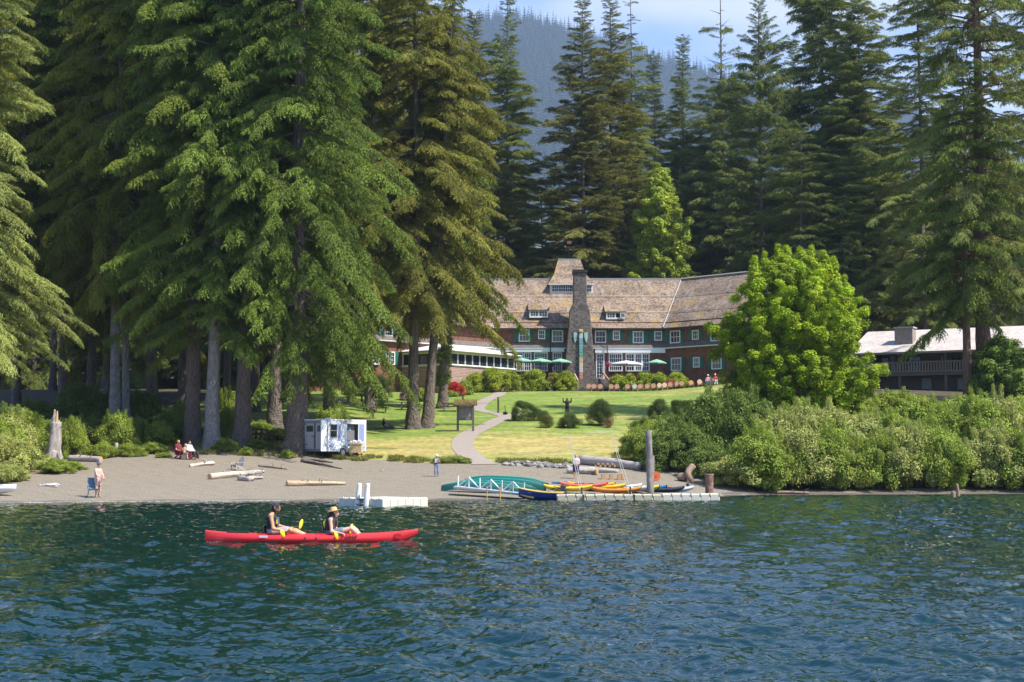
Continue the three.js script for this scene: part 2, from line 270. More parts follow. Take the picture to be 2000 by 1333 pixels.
const boughs = {
  cedar: [11, 12, 13].map((s) => bough({ rise: 0.1, sag: 0.42, n: 15, w: 0.42, m: 9, lat: 0.55, hang: 0.62, leaf: 0.105, wid: 0.024 }, s)),
  spruce: [21, 22, 23].map((s) => bough({ rise: 0.22, sag: 0.3, n: 16, w: 0.36, m: 10, lat: 0.6, hang: 0.55, leaf: 0.085, wid: 0.02 }, s)),
  hemlock: [31, 32, 33].map((s) => bough({ rise: 0.16, sag: 0.36, n: 18, w: 0.44, m: 11, lat: 0.34, hang: 0.34, leaf: 0.075, wid: 0.02 }, s)),
  fir: [41, 42, 43].map((s) => bough({ rise: 0.12, sag: 0.2, n: 16, w: 0.42, m: 11, lat: 0.3, hang: 0.3, leaf: 0.085, wid: 0.022 }, s)),
};
const clumps = {
  maple: [51, 52, 53].map((s) => clump({ n: 230, leaf: 0.24, wid: 0.11 }, s)),
  shrub: [61, 62, 63].map((s) => clump({ n: 300, leaf: 0.17, wid: 0.06, mess: 0.8 }, s)),
  rhodo: [71, 72].map((s) => clump({ n: 260, leaf: 0.24, wid: 0.065, flat: 0.9, droop: 0.1 }, s)),
  fine: [81, 82].map((s) => clump({ n: 420, leaf: 0.1, wid: 0.032, mess: 0.9, flat: 0.95 }, s)),
  petal: [91].map((s) => clump({ n: 150, leaf: 0.2, wid: 0.1, mess: 0.9, flat: 0.9 }, s)),
};
const barkT = (a, b, s) => tex(256, 512, (u, v) => { const k = 0.5 + tileN(u, v, 16, 5, s, 3) * 1.1 + tileN(u, v, 50, 20, s + 3, 2) * 0.6; return mixc(a, b, clamp(k)); });
const barkB = tex(256, 512, (u, v) => 0.5 + tileN(u, v, 16, 5, 1, 3) * 1.2 + tileN(u, v, 50, 20, 4, 2) * 0.5, false); barkB.repeat.set(0.5, 0.25);
const bark = (a, b, s, sc = 0.12) => { const m = barkT(a, b, s); m.repeat.set(0.5, 0.25); return std({ map: m, bumpMap: barkB, bumpScale: sc, roughness: 0.95 }); };
const barkBrown = bark([0.10, 0.075, 0.058], [0.26, 0.205, 0.165], 1), barkPale = bark([0.15, 0.135, 0.12], [0.40, 0.375, 0.34], 2, 0.06), barkRed = bark([0.13, 0.07, 0.045], [0.33, 0.19, 0.12], 3);
const M_ = new THREE.Matrix4(), Q_ = new THREE.Quaternion(), E_ = new THREE.Euler(0, 0, 0, 'YZX');
let nInst = 0;
function scatter(parent, name, geos, mat, items) { // items: [position, heading, pitch, roll, scale, colour]; one InstancedMesh for each shape of spray
  const g = new THREE.Group(); g.name = name; g.userData.kind = 'stuff'; parent.add(g);
  geos.forEach((geo, k) => {
    const mine = items.filter((_, i) => i % geos.length === k); if (!mine.length) return; const im = new THREE.InstancedMesh(geo, mat, mine.length); im.name = 'foliage'; im.userData.kind = 'stuff'; im.castShadow = im.receiveShadow = true;
    mine.forEach(([p, yaw, pitch, roll, s, c], i) => { E_.set(roll, yaw, pitch); Q_.setFromEuler(E_); M_.compose(p, Q_, typeof s === 'number' ? V(s, s, s) : s); im.setMatrixAt(i, M_); im.setColorAt(i, c); }); g.add(im); nInst += mine.length;
  });
  return g;
}
const conMat = {
  cedar: leafM(0.21, 0.235, 0.03), cedarDeep: leafM(0.16, 0.215, 0.03), spruce: leafM(0.145, 0.215, 0.033), pale: leafM(0.26, 0.31, 0.085), olive: leafM(0.205, 0.215, 0.04), oliveDark: leafM(0.17, 0.18, 0.04), dark: leafM(0.15, 0.195, 0.045), mid: leafM(0.2, 0.25, 0.06), right: leafM(0.215, 0.26, 0.06),
};
// a conifer rooted at p; H height, r widest reach of the limbs, base height of the lowest limbs
function conifer(o) {
  const r = rng(o.seed), p = o.p, t = thing(o.name ?? 'conifer_tree', o.label, 'tree', p, 0, o.group), tr = (o.trunk ?? 0.5) * 0.84, lean = o.lean ?? [0, 0];
  const axis = (h) => V(lean[0] * h / o.H * 1.0 + 0.12 * Math.sin(h * 0.2 + o.seed), h, lean[1] * h / o.H);
  const hs = [-0.4, 0.6, 2, 5, 10, 18, 28, o.H * 0.82, o.H].filter((h, i, a) => i < 2 || i > 6 || h < o.H * 0.75);
  const tg = [limb(hs.map(axis), hs.map((h) => h >= o.H ? 0.03 : tr * (h < 1 ? (h < 0 ? 1.75 : 1.35) : h < 3 ? 1.1 : 1) * (1 - 0.9 * Math.max(0, h) / o.H)), 14, 0.22, o.seed, 0.12)];
  const items = [], n = Math.round((o.H - o.base) * (o.density ?? 4) * 1.75), unit = o.unit ?? 1.65, step = o.step ?? 0.36;
  for (let i = 0; i < n; i++) {
    const u = (i + r()) / n, h = o.base + (o.H - o.base) * u, az = i * 2.3999 + r() * 0.9;
    const field = nz(Math.cos(az) * 1.2 + o.seed, h * 0.21, Math.sin(az) * 1.2), lump = 0.9 + 1.1 * field + 0.7 * nz(Math.cos(az) * 3.1, h * 0.62 + o.seed, Math.sin(az) * 3.1); if (field < -0.24 && u < 0.8 && u > 0.05 && !o.full) continue;
    let R = o.r * (o.prof ? interp(o.prof, u) : Math.pow(1 - u, o.taper ?? 0.75) * smooth(-0.12, 0.1, u)) * lump * (0.62 + r() * 0.55);
    if (o.side) R *= 1 + o.side[2] * (Math.cos(az) * o.side[0] + Math.sin(az) * o.side[1]) * smooth(0.5, 0, u);
    if (R < 0.5) R = 0.5 + r() * 0.3;
    const pitch = lerp(o.p0 ?? -0.12, o.p1 ?? 0.45, u) + (r() - 0.5) * 0.45, sag = (o.sag ?? 0.25) * R;
    const dir = V(Math.cos(az), Math.tan(pitch), Math.sin(az)), o0 = axis(h), pt = (f) => o0.clone().add(V(dir.x * R * f, dir.y * R * f - sag * f * f, dir.z * R * f));
    if (R > 1.6 && i % (o.limbs ?? 2) === 0) tg.push(limb([pt(0), pt(0.45), pt(0.85)], [0.05 + 0.012 * R, 0.035, 0.012], 5));
    const bare = o.bare && u > o.bare[0] && u < o.bare[1] && r() < o.bare[2]; if (bare) continue;
    const tint = 0.68 + 0.6 * r();
    for (let f = R < 2.2 ? 0.15 : 0.28 + 0.12 * r(), k = 0; f < 1; f += step * unit / R, k++) {
      const sc = unit * (0.65 + 0.5 * r()) * (R < 2.2 ? clamp(R / 2.2, 0.4, 1) : 1), yaw = -az + (k % 2 ? 1 : -1) * (0.25 + 0.6 * r()) * (f > 0.85 ? 0.5 : 1), c = tint * (0.85 + 0.3 * r());
      items.push([pt(f).add(V(0, (r() - 0.5) * 0.3, 0)), yaw, pitch - 1.1 * (o.sag ?? 0.25) * f + (r() - 0.5) * 0.3, (r() - 0.5) * 0.5, sc, lin(c, c, c)]);
    }
    items.push([pt(0.93), -az + (r() - 0.5) * 0.3, pitch - (o.sag ?? 0.25), (r() - 0.5) * 0.4, unit * (0.6 + 0.3 * r()) * clamp(R / 2.2, 0.35, 1), lin(tint * 1.05, tint * 1.05, tint)]);
  }
  part(t, 'trunk', tg, o.bark ?? barkBrown);
  scatter(t, 'crown', boughs[o.kind], conMat[o.mat], items);
  if (o.ivy) { const iv = []; for (let i = 0; i < 90; i++) { const h = 2.2 + r() * (o.ivy - 2), a = r() * 6.28, q = axis(h).add(V(Math.cos(a) * tr * 0.9, 0, Math.sin(a) * tr * 0.9)), c = 0.8 + 0.4 * r(); iv.push([q, r() * 6, 0, 0, 0.45 + 0.3 * r(), lin(c, c, c)]); } scatter(t, 'ivy', clumps.shrub, conMat.cedarDeep, iv); }
  return t;
}
function copyTree(src, p, turn, s, label, group) { const c = src.clone(); c.name = numbered(src.name.replace(/_\d+$/, '')); c.position.copy(p); c.rotation.y = turn; c.scale.set(s, s * (0.94 + 0.12 * Math.abs(Math.sin(turn * 7))), s); c.userData = { ...src.userData, label }; if (group) c.userData.group = group; scene.add(c); return c; }
// a broadleaf bush: clumps over a dome
function bush(o) {
  const r = rng(o.seed), t = thing(o.name ?? 'leafy_bush', o.label, 'bush', o.p, r() * 6, o.group), items = [], tg = [];
  for (let i = 0; i < 5; i++) { const a = i * 1.26 + r(), e = V(Math.cos(a) * o.rx * 0.5, o.h * 0.7, Math.sin(a) * o.rx * 0.5); tg.push(limb([V(Math.cos(a) * 0.1, -0.25, Math.sin(a) * 0.1), e.clone().multiplyScalar(0.5), e], [0.05, 0.035, 0.015], 5)); }
  part(t, 'stems', tg, barkBrown);
  const s = o.s ?? 0.75, n = o.n ?? Math.round(9 * o.rx * o.rx * o.h / (s * s * s) * 0.33 + 6);
  for (let i = 0; i < n; i++) { const a = r() * 6.283, v = Math.pow(r(), 0.75), rad = o.rx * Math.sqrt(1 - Math.pow(v, 2.2)) * (0.72 + 0.3 * r()) * (0.9 + 0.75 * nz(Math.cos(a) * 1.6 + o.seed, v * 3, Math.sin(a) * 1.6)), c = 0.78 + 0.44 * r(), k = s * (0.55 + 0.7 * r()); items.push([V(Math.cos(a) * rad, k * 0.3 + v * (o.h - k * 0.6), Math.sin(a) * rad), r() * 6, (r() - 0.5) * 0.6, (r() - 0.5) * 0.6, k, lin(c * (1 + 0.12 * (r() - 0.5)), c, c)]); }
  if (!o.neat) for (let i = 0; i < n * 0.22; i++) { const a = r() * 6.283, q = Math.sqrt(r()) * o.rx * 0.85, y = o.h * (0.85 + 0.35 * r()) * Math.sqrt(Math.max(0.15, 1 - q * q / (o.rx * o.rx))); items.push([V(Math.cos(a) * q, y, Math.sin(a) * q), r() * 6, (r() - 0.5) * 0.6, 0, V(s * 0.35, s * (0.6 + 0.6 * r()), s * 0.35), lin(1.08, 1.08, 1.05)]); }
  scatter(t, 'crown', clumps[o.kind ?? 'shrub'], o.mat, items);
  return t;
}

// ----- the trees, each at its place -----
const T = (px, D) => foot(px, D);
const hAt = (px, py, D) => at(px, py, D).y - ground(at(px, HORIZON, D).x, -D); // height over the ground of what is seen at that pixel
conifer({ p: T(-60, 97), H: 38, r: 4.5, base: 7, kind: 'hemlock', mat: 'pale', seed: 101, trunk: 0.5, density: 5.5, p0: -0.25, p1: 0.3, sag: 0.3, unit: 1.5, label: 'pale feathery hemlock hanging in from the left edge over the beach', taper: 0.5 });
conifer({ p: T(219, 116), H: 46, r: 6.2, base: 10.5, kind: 'cedar', mat: 'cedar', seed: 102, trunk: 0.46, bark: barkPale, p0: -0.45, p1: 0.2, sag: 0.35, density: 4.6, label: 'drooping cedar with a bare pale trunk, the thicker of the close pair', taper: 0.45 });
conifer({ p: T(243, 118), H: 44, r: 5.0, base: 11, kind: 'cedar', mat: 'cedar', seed: 103, trunk: 0.33, bark: barkPale, p0: -0.45, p1: 0.2, sag: 0.35, label: 'drooping cedar with a bare pale trunk, the thinner of the close pair', taper: 0.45 });
conifer({ p: T(377, 110), H: 50, r: 5.4, base: 15, kind: 'cedar', mat: 'cedarDeep', seed: 104, trunk: 0.62, full: 1, density: 5, p0: -0.3, p1: 0.2, sag: 0.3, label: 'tall brown-trunked conifer behind the red beach chairs', taper: 0.4 });
conifer({ p: T(416, 108), H: 48, r: 5.2, base: 8.5, kind: 'spruce', mat: 'spruce', seed: 105, trunk: 0.58, bark: barkPale, p0: -0.2, p1: 0.3, sag: 0.35, label: 'spruce with a pale fluted trunk and low bright boughs', taper: 0.4, density: 5 });
conifer({ p: T(473, 109), H: 52, r: 5.6, base: 10, kind: 'spruce', mat: 'spruce', seed: 106, trunk: 0.66, full: 1, p0: -0.2, p1: 0.3, sag: 0.4, label: 'big spruce with hanging boughs beside the wooden rail fence', taper: 0.35, density: 5.2 });
conifer({ p: T(533, 120), H: 46, r: 5.4, base: 13, kind: 'spruce', mat: 'spruce', seed: 107, trunk: 0.6, p0: -0.2, p1: 0.3, sag: 0.35, label: 'shaded dark-trunked spruce behind the rail fence', taper: 0.4 });
conifer({ p: T(577, 107), H: 50, r: 5.2, base: 6.4, kind: 'spruce', mat: 'spruce', seed: 108, trunk: 0.85, p0: -0.35, p1: 0.3, sag: 0.4, label: 'thick-trunked spruce with boughs down to the white trailer', prof: [[0, 0.45], [0.06, 0.6], [0.14, 0.95], [0.5, 0.9], [1, 0.1]], side: [1, 0.3, 0.75], density: 5.6, full: 1 });
conifer({ p: T(640, 126), H: 48, r: 4.6, base: 6, kind: 'cedar', mat: 'cedarDeep', seed: 109, trunk: 0.55, p0: -0.35, p1: 0.25, sag: 0.35, label: 'dense green conifer with low branches behind the trailer', taper: 0.4, density: 4.6 });
conifer({ p: T(722, 142), H: 50, r: 5.6, base: 12.5, kind: 'hemlock', mat: 'olive', seed: 110, trunk: 0.5, p0: -0.3, p1: 0.3, sag: 0.3, label: 'olive hemlock over the picnic lawn, behind the big lawn pair', taper: 0.45 });
conifer({ p: T(809, 127), H: 44, r: 6.2, base: 11, kind: 'hemlock', mat: 'olive', seed: 111, trunk: 0.56, p0: -0.35, p1: 0.3, sag: 0.3, label: 'olive-green conifer with a straight reddish trunk on the lawn', taper: 0.62, density: 5 });
conifer({ p: T(836, 128), H: 40, r: 5.4, base: 11.5, kind: 'cedar', mat: 'olive', seed: 112, trunk: 0.5, lean: [2.2, 0], p0: -0.35, p1: 0.3, sag: 0.3, label: 'conifer with a pale trunk leaning from the foot of the straight one', taper: 0.8, density: 4.6 });
conifer({ p: T(864, 148), H: 43, r: 5.3, base: 11.5, kind: 'cedar', mat: 'cedarDeep', seed: 113, trunk: 0.5, p0: -0.4, p1: 0.3, sag: 0.35, ivy: 9, label: 'ivy-clad conifer beside the sunroom', taper: 0.85, density: 5, lean: [0.6, 0] });
// behind the lodge
const back = (px, py, D, r, kind, mat, seed, label, o = {}) => conifer({ p: T(px, D), H: hAt(px, py, D), r, base: 3, kind, mat, seed, label, trunk: 0.5, p0: -0.05, p1: 0.5, sag: 0.2, unit: 2.2, density: 6.2, ...o });
back(925, 28, 212, 6.2, 'fir', 'olive', 121, 'olive layered fir with a pointed tip, left of the skyline gap', { taper: 0.85 });
back(990, -14, 220, 6.0, 'hemlock', 'mid', 122, 'tall grey-green hemlock with a thin open top beside the olive fir', { taper: 0.8, bare: [0.8, 1, 0.3] });
back(1140, -5, 206, 7.6, 'fir', 'oliveDark', 123, 'broad dark fir standing right behind the chimney', { taper: 0.85, density: 5.2 });
back(1196, -25, 214, 6.6, 'fir', 'olive', 124, 'brownish fir close behind the broad dark one', { taper: 0.8, density: 4.6 });
back(1238, -20, 228, 4.6, 'hemlock', 'mid', 125, 'half-bare conifer with twiggy top behind the brownish fir', { bare: [0.75, 1, 0.75], taper: 0.7 });
back(1283, 108, 236, 2.4, 'hemlock', 'dark', 126, 'slim conifer with a dead reddish lower trunk above the pale green tree', { bare: [0, 0.6, 0.75], bark: barkRed, taper: 0.5, base: 8 });
back(1341, 72, 240, 4.6, 'fir', 'mid', 127, 'pointed conifer right of the slim half-dead one', { taper: 0.8 });
back(1416, -60, 232, 6.0, 'spruce', 'mid', 128, 'spruce with a bare twiggy spire above the right wing of the lodge', { bare: [0.72, 1, 0.9], taper: 0.6 });
back(1492, -5, 204, 6.8, 'spruce', 'dark', 129, 'dark spruce with an upswept pointed top behind the maple', { taper: 0.75, p0: 0.0, p1: 0.7, density: 4.6 });
back(1560, 78, 232, 3.6, 'fir', 'mid', 130, 'small conifer tip in the sky gap right of the dark spruce', { taper: 0.8 });
back(1618, -80, 212, 6.0, 'cedar', 'right', 131, 'tall shaggy cedar behind the maple, its top out of the picture', { taper: 0.5, base: 6 });
back(1692, -30, 206, 6.2, 'hemlock', 'right', 132, 'hemlock with a leaning tip between the shaggy cedar and the giant', { taper: 0.55, base: 7 });
conifer({ p: T(1812, 192), H: 56, r: 6.4, base: 9, kind: 'hemlock', mat: 'right', seed: 133, trunk: 0.55, sag: 0.3, label: 'dark hemlock over the guest wing chimney', taper: 0.45 });
conifer({ p: T(1926, 133), H: 54, r: 7.8, base: 11.5, kind: 'spruce', mat: 'right', seed: 134, trunk: 0.85, bark: barkRed, sag: 0.3, p0: -0.1, density: 3.6, limbs: 1, label: 'giant rugged spruce with its trunk showing, at the right edge', taper: 0.35 });
conifer({ p: T(1896, 131), H: 30, r: 4.6, base: 8, kind: 'cedar', mat: 'cedarDeep', seed: 135, trunk: 0.48, bark: barkRed, sag: 0.3, label: 'red-trunked cedar in front of the guest wing balcony', taper: 0.6 });
conifer({ p: T(2060, 172), H: 52, r: 7, base: 8, kind: 'hemlock', mat: 'right', seed: 136, trunk: 0.6, sag: 0.3, label: 'hemlock cut off by the right edge of the picture', taper: 0.45 });
// the wood behind: copies of a few sources, standing in rows
{
  const srcA = conifer({ p: T(120, 132), H: 46, r: 5.4, unit: 2.1, base: 12, kind: 'cedar', mat: 'cedarDeep', seed: 141, trunk: 0.45, density: 3.4, sag: 0.3, label: 'shaded conifer in the dark wood behind the beach trees', group: 'trees of the dark wood on the left', taper: 0.4 });
  const srcB = conifer({ p: T(30, 140), H: 48, r: 5.4, base: 11, unit: 2.1, kind: 'spruce', mat: 'cedar', seed: 142, trunk: 0.45, density: 3.4, sag: 0.3, label: 'shaded conifer in the dark wood behind the beach trees', group: 'trees of the dark wood on the left', taper: 0.4 });
  const r = rng(9), L1 = 'shaded conifer in the dark wood behind the beach trees', G1 = 'trees of the dark wood on the left';
  for (const [px, D] of [[-130, 128], [-60, 150], [172, 136], [205, 150], [292, 128], [355, 140], [300, 158], [440, 150], [495, 138], [560, 152], [90, 165], [-10, 172], [200, 178], [390, 176], [520, 180], [610, 168], [700, 186], [780, 196], [850, 200], [-150, 110]]) copyTree(r() < 0.5 ? srcA : srcB, T(px + (r() - 0.5) * 16, D), r() * 6.28, 0.9 + r() * 0.25, L1, G1);
  const srcC = conifer({ p: T(1060, 236), H: 34, r: 6, base: 1, unit: 2.1, kind: 'hemlock', mat: 'dark', seed: 143, trunk: 0.4, density: 3.6, sag: 0.25, label: 'lower dark conifer filling the wood behind the lodge', group: 'filling trees behind the lodge', taper: 0.55 });
  for (let i = 0; i < 26; i++) { const px = 880 + i * 46; if (Math.abs(px - 1060) < 20) continue; copyTree(srcC, T(px + (r() - 0.5) * 20, 226 + r() * 34), r() * 6.28, 0.85 + r() * 0.3, 'lower dark conifer filling the wood behind the lodge', 'filling trees behind the lodge'); }
  for (let i = 0; i < 15; i++) copyTree(srcC, T(-120 + i * 48 + (r() - 0.5) * 20, 178 + r() * 50), r() * 6.28, 0.8 + r() * 0.25, 'lower dark conifer at the back of the wood on the left', 'filling trees at the back of the left wood');
  for (let i = 0; i < 8; i++) copyTree(srcC, T(1500 + i * 75 + (r() - 0.5) * 20, 194 + r() * 20), r() * 6.28, 0.8 + r() * 0.25, 'lower dark conifer filling the wood behind the guest wing', 'filling trees behind the guest wing');
}
console.log('instances after conifers', nInst);

// ---------- far wooded hills ----------
{
  const ridge = (px) => interp([[-900, 60], [0, 20], [600, 30], [860, 52], [940, 58], [1000, 46], [1060, 62], [1110, 74], [1200, 104], [1300, 140], [1400, 165], [1550, 200], [2000, 260], [2900, 330]], px);
  const R = 3600, rows = 14, cols = 90, P = [], idx = [];
  const hp = (i, j) => { const px = -900 + 3800 * i / cols, t = j / rows, D = lerp(1500, R, t); const top = at(px, ridge(px), R), x = top.x * (D / R); return V(x, 25 + (top.y - 25) * Math.pow(t, 1.15) + 40 * nz(px * 0.012, t * 4, 1) * Math.sin(Math.PI * t), -D); };
  for (let j = 0; j <= rows; j++) for (let i = 0; i <= cols; i++) { const p = hp(i, j); P.push(p.x, p.y, p.z); }
  for (let i = 0; i <= cols; i++) { const p = hp(i, rows); P.push(p.x * 1.3, -40, -R * 1.3); }
  for (let j = 0; j <= rows; j++) for (let i = 0; i < cols; i++) { const a = j * (cols + 1) + i, b = a + cols + 1; idx.push(a, a + 1, b, a + 1, b + 1, b); }
  const g = new THREE.BufferGeometry(); g.setAttribute('position', new THREE.Float32BufferAttribute(P, 3)); g.setIndex(idx); g.computeVertexNormals();
  structure('wooded_hill', g, std({ color: lin(0.05, 0.06, 0.03), roughness: 1 }), 'steep forested hill far behind the lodge');
  const L = new Leaves(), r = rng(5); // one far conifer, height 1
  for (let k = 0; k < 9; k++) { const y = 0.12 + k * 0.095, rr = 0.17 * (1 - k / 9.6); for (let a = 0; a < 7; a++) { const w = a * 0.9 + k + r(), d = V(Math.cos(w), -0.55, Math.sin(w)).normalize(); L.add(V(0, y + 0.04, 0), d, V(-Math.sin(w), 0, Math.cos(w)), rr * (0.9 + 0.5 * r()), rr * 0.42, 0.2, [1, 1, 1]); } }
  L.stem(V(0, -0.05, 0), V(0, 1, 0), 0.006, [0.6, 0.5, 0.4]);
  const fir = L.build(), n = 15000, im = new THREE.InstancedMesh(fir, leafM(0.055, 0.08, 0.04, 0), n); im.name = 'hill_forest'; im.userData = { kind: 'stuff', label: 'forest of conifers covering the far hill', category: 'forest' };
  for (let i = 0; i < n; i++) { const a = (700 + 1100 * r()) / 3800 * cols + 900 / 3800 * cols, tt = 0.35 + 0.65 * Math.sqrt(r()), b = tt * rows, i0 = Math.floor(a), j0 = Math.min(rows - 1, Math.floor(b)), fa = a - i0, fb = b - j0; const p = hp(i0, j0).lerp(hp(i0 + 1, j0), fa).lerp(hp(i0, j0 + 1).lerp(hp(i0 + 1, j0 + 1), fa), fb); const h = 34 + 26 * r() * r() + 8 * r(), c = 0.75 + 0.5 * r(); M_.compose(p, Q_.setFromEuler(new THREE.Euler(0, r() * 6.28, 0)), V(h * (0.9 + 0.5 * r()), h, h * (0.9 + 0.5 * r()))); im.setMatrixAt(i, M_); im.setColorAt(i, lin(c, c, c)); }
  scene.add(im);
}

// ---------- broadleaf trees and bushes ----------
const mapleM = leafM(0.33, 0.47, 0.010, 0.45), alderM = leafM(0.36, 0.47, 0.045, 0.4), thicketA = leafM(0.36, 0.42, 0.12, 0.33), thicketB = leafM(0.27, 0.37, 0.05, 0.33), thicketC = leafM(0.155, 0.235, 0.04, 0.28), rhodoM = leafM(0.30, 0.39, 0.03, 0.3), hedgeM = leafM(0.085, 0.135, 0.03, 0.2), fernM = leafM(0.13, 0.17, 0.03, 0.25);
// a broadleaf tree whose twigs end in leafy clumps; outline(u) gives reach against height
function broadleaf(o) {
  const r = rng(o.seed), t = thing(o.name, o.label, 'tree', o.p, 0, o.group), items = [], tg = [limb([V(0, -0.3, 0), V(0.1, o.H * 0.3, 0), V(-0.1, o.H * 0.6, 0.1), V(0, o.H * 0.92, 0)], [o.trunk * 1.4, o.trunk, o.trunk * 0.5, 0.03], 10, 0.15, o.seed)];
  for (let i = 0; i < o.n; i++) {
    const u = (i + r()) / o.n, az = i * 2.39996 + r() * 0.6, y = lerp(o.base, o.H, u), lump = 0.9 + 0.62 * nz(Math.cos(az) * 1.5 + o.seed, u * 5, Math.sin(az) * 1.5), R = o.r * interp(o.outline, u) * lump * (0.85 + 0.25 * r());
    const start = V(0, Math.max(o.base * 0.6, y - R * 0.75), 0), end = V(Math.cos(az) * R, y, Math.sin(az) * R), mid = start.clone().lerp(end, 0.5).add(V(0, -0.06 * R, 0)), c = new THREE.QuadraticBezierCurve3(start, mid, end);
    if (i % 3 === 0) tg.push(limb([start, mid, end], [0.03 + 0.02 * R, 0.05, 0.015], 5));
    const tint = 0.8 + 0.4 * r(), m = 2 + Math.round(R * 0.9);
    for (let k = 0; k < m; k++) { const f = 1 - 0.62 * (k / m) * (0.7 + 0.5 * r()), q = c.getPoint(clamp(f)).add(rv(r, k ? 0.5 : 0.1)), s = o.s * (0.65 + 0.6 * r()) * (k ? 1 : 0.85), cc = tint * (0.86 + 0.28 * r()); items.push([q, r() * 6.28, (r() - 0.5) * 0.7, (r() - 0.5) * 0.7, s, lin(cc * (1 + 0.1 * (r() - 0.5)), cc, cc)]); }
  }
  for (const [x, y, z, s] of o.tips ?? []) for (let k = 0; k < 5; k++) items.push([V(x, y - 0.2 - k * 0.42, z).add(rv(r, 0.12)), r() * 6, 0, 0, V(s * (0.5 + 0.2 * k), s * (0.9 + 0.15 * k), s * (0.5 + 0.2 * k)), lin(1.05, 1.05, 1)]);
  part(t, 'trunk', tg, barkPale); scatter(t, 'crown', clumps.maple, o.mat, items); return t;
}
{
  const p = T(1556, 118), H = hAt(1556, 510, 118), r = rng(3), tips = [];
  for (const [px, py] of [[1470, 505], [1497, 492], [1522, 480], [1541, 477], [1560, 486], [1583, 482], [1610, 488], [1632, 500], [1655, 540]]) { const q = at(px, py, 118); tips.push([q.x - p.x, q.y - p.y, (r() - 0.5) * 2.5, 0.72]); }
  broadleaf({ name: 'maple_tree', p, H, base: 0.8, r: 6.1, n: 250, s: 0.68, trunk: 0.28, seed: 201, mat: mapleM, outline: [[0, 0.75], [0.12, 0.92], [0.35, 1], [0.6, 0.92], [0.8, 0.74], [0.92, 0.5], [1, 0.2]], tips, label: 'bright green maple standing alone in front of the lodge' });
  const q = T(1292, 203); broadleaf({ name: 'alder_tree', p: q, H: hAt(1292, 335, 203), base: 3, r: 4.3, n: 150, s: 1.0, trunk: 0.2, seed: 202, mat: alderM, outline: [[0, 0.75], [0.4, 1], [0.75, 0.8], [1, 0.2]], label: 'pale lime-green broadleaf tree behind the lodge roof' });
  const q2 = T(1962, 130); broadleaf({ name: 'small_maple_tree', p: q2, H: 5.6, base: 0.6, r: 3.2, n: 60, s: 0.8, trunk: 0.12, seed: 203, mat: leafM(0.16, 0.26, 0.03, 0.35), outline: [[0, 0.8], [0.5, 1], [1, 0.3]], label: 'small bushy maple under the giant spruce at the right edge' });
}
{ // the thicket on the right bank: bushes in three greens
  const r = rng(31), G = 'bushes of the thicket on the right bank', tone = [[thicketA, 'pale grey-green willow bush in the thicket on the right bank'], [thicketB, 'fresh green bush in the thicket on the right bank'], [thicketC, 'dark green bush in the thicket on the right bank']];
  const spots = [];
  for (let px = 1445; px < 2060; px += 44) spots.push([px + (r() - 0.5) * 20, shoreD((px - 1000) / 32) + 2.0 + r() * 1.0, 1.5 + r() * 0.8, 1.9 + r() * 1.9, r() < 0.62 ? 0 : 1]);
  for (let px = 1400; px < 2080; px += 56) spots.push([px + (r() - 0.5) * 20, 100.5 + r() * 3, 2.0 + r() * 0.9, 2.8 + r() * 2.0, px < 1490 ? 2 : r() < 0.6 ? 0 : 1]);
  for (let px = 1310; px < 2080; px += 62) spots.push([px + (r() - 0.5) * 20, 108 + r() * 3, 2.0 + r() * 0.8, 2.3 + r() * 1.3, px < 1530 ? 2 : r() < 0.4 ? 0 : 1]);
  for (let px = 1290; px < 2080; px += 66) if (px < 1440 || px > 1640) spots.push([px + (r() - 0.5) * 20, 116 + r() * 4, 2.2 + r() * 0.6, px < 1460 ? 1.9 : 1.9 + r() * 1.0, px < 1530 ? 2 : 1]);
  for (let px = 1660; px < 2080; px += 70) spots.push([px, 126 + r() * 4, 1.6, 1.0 + r() * 0.6, r() < 0.5 ? 0 : 1]);
  spots.push([1262, 103.5, 1.5, 2.2, 1], [1300, 100.5, 1.7, 2.4, 2], [1345, 101, 1.9, 2.8, 2], [1245, 108, 1.3, 1.6, 1], [1275, 112, 1.6, 2.0, 1], [1390, 98, 1.6, 2.0, 2], [1440, 96.5, 1.5, 2.0, 2]);
  const src = {};
  spots.forEach(([px, D, rx, h, k], i) => { const key = k + '_' + (i % 3), p = T(px, D); if (!src[key]) { src[key] = bush({ p, rx: 2.2, h: 2.8, seed: 300 + i, mat: tone[k][0], s: 0.72, label: tone[k][1], group: G + ', ' + ['pale', 'fresh green', 'dark'][k], n: 120 }); src[key].scale.set(rx / 2.2, h / 2.8, rx / 2.2); return; } const c = src[key].clone(); c.name = numbered('leafy_bush'); c.position.copy(p); c.rotation.y = r() * 6.28; c.scale.set(rx / 2.2, h / 2.8, rx / 2.2); c.userData = { ...src[key].userData }; scene.add(c); });
}
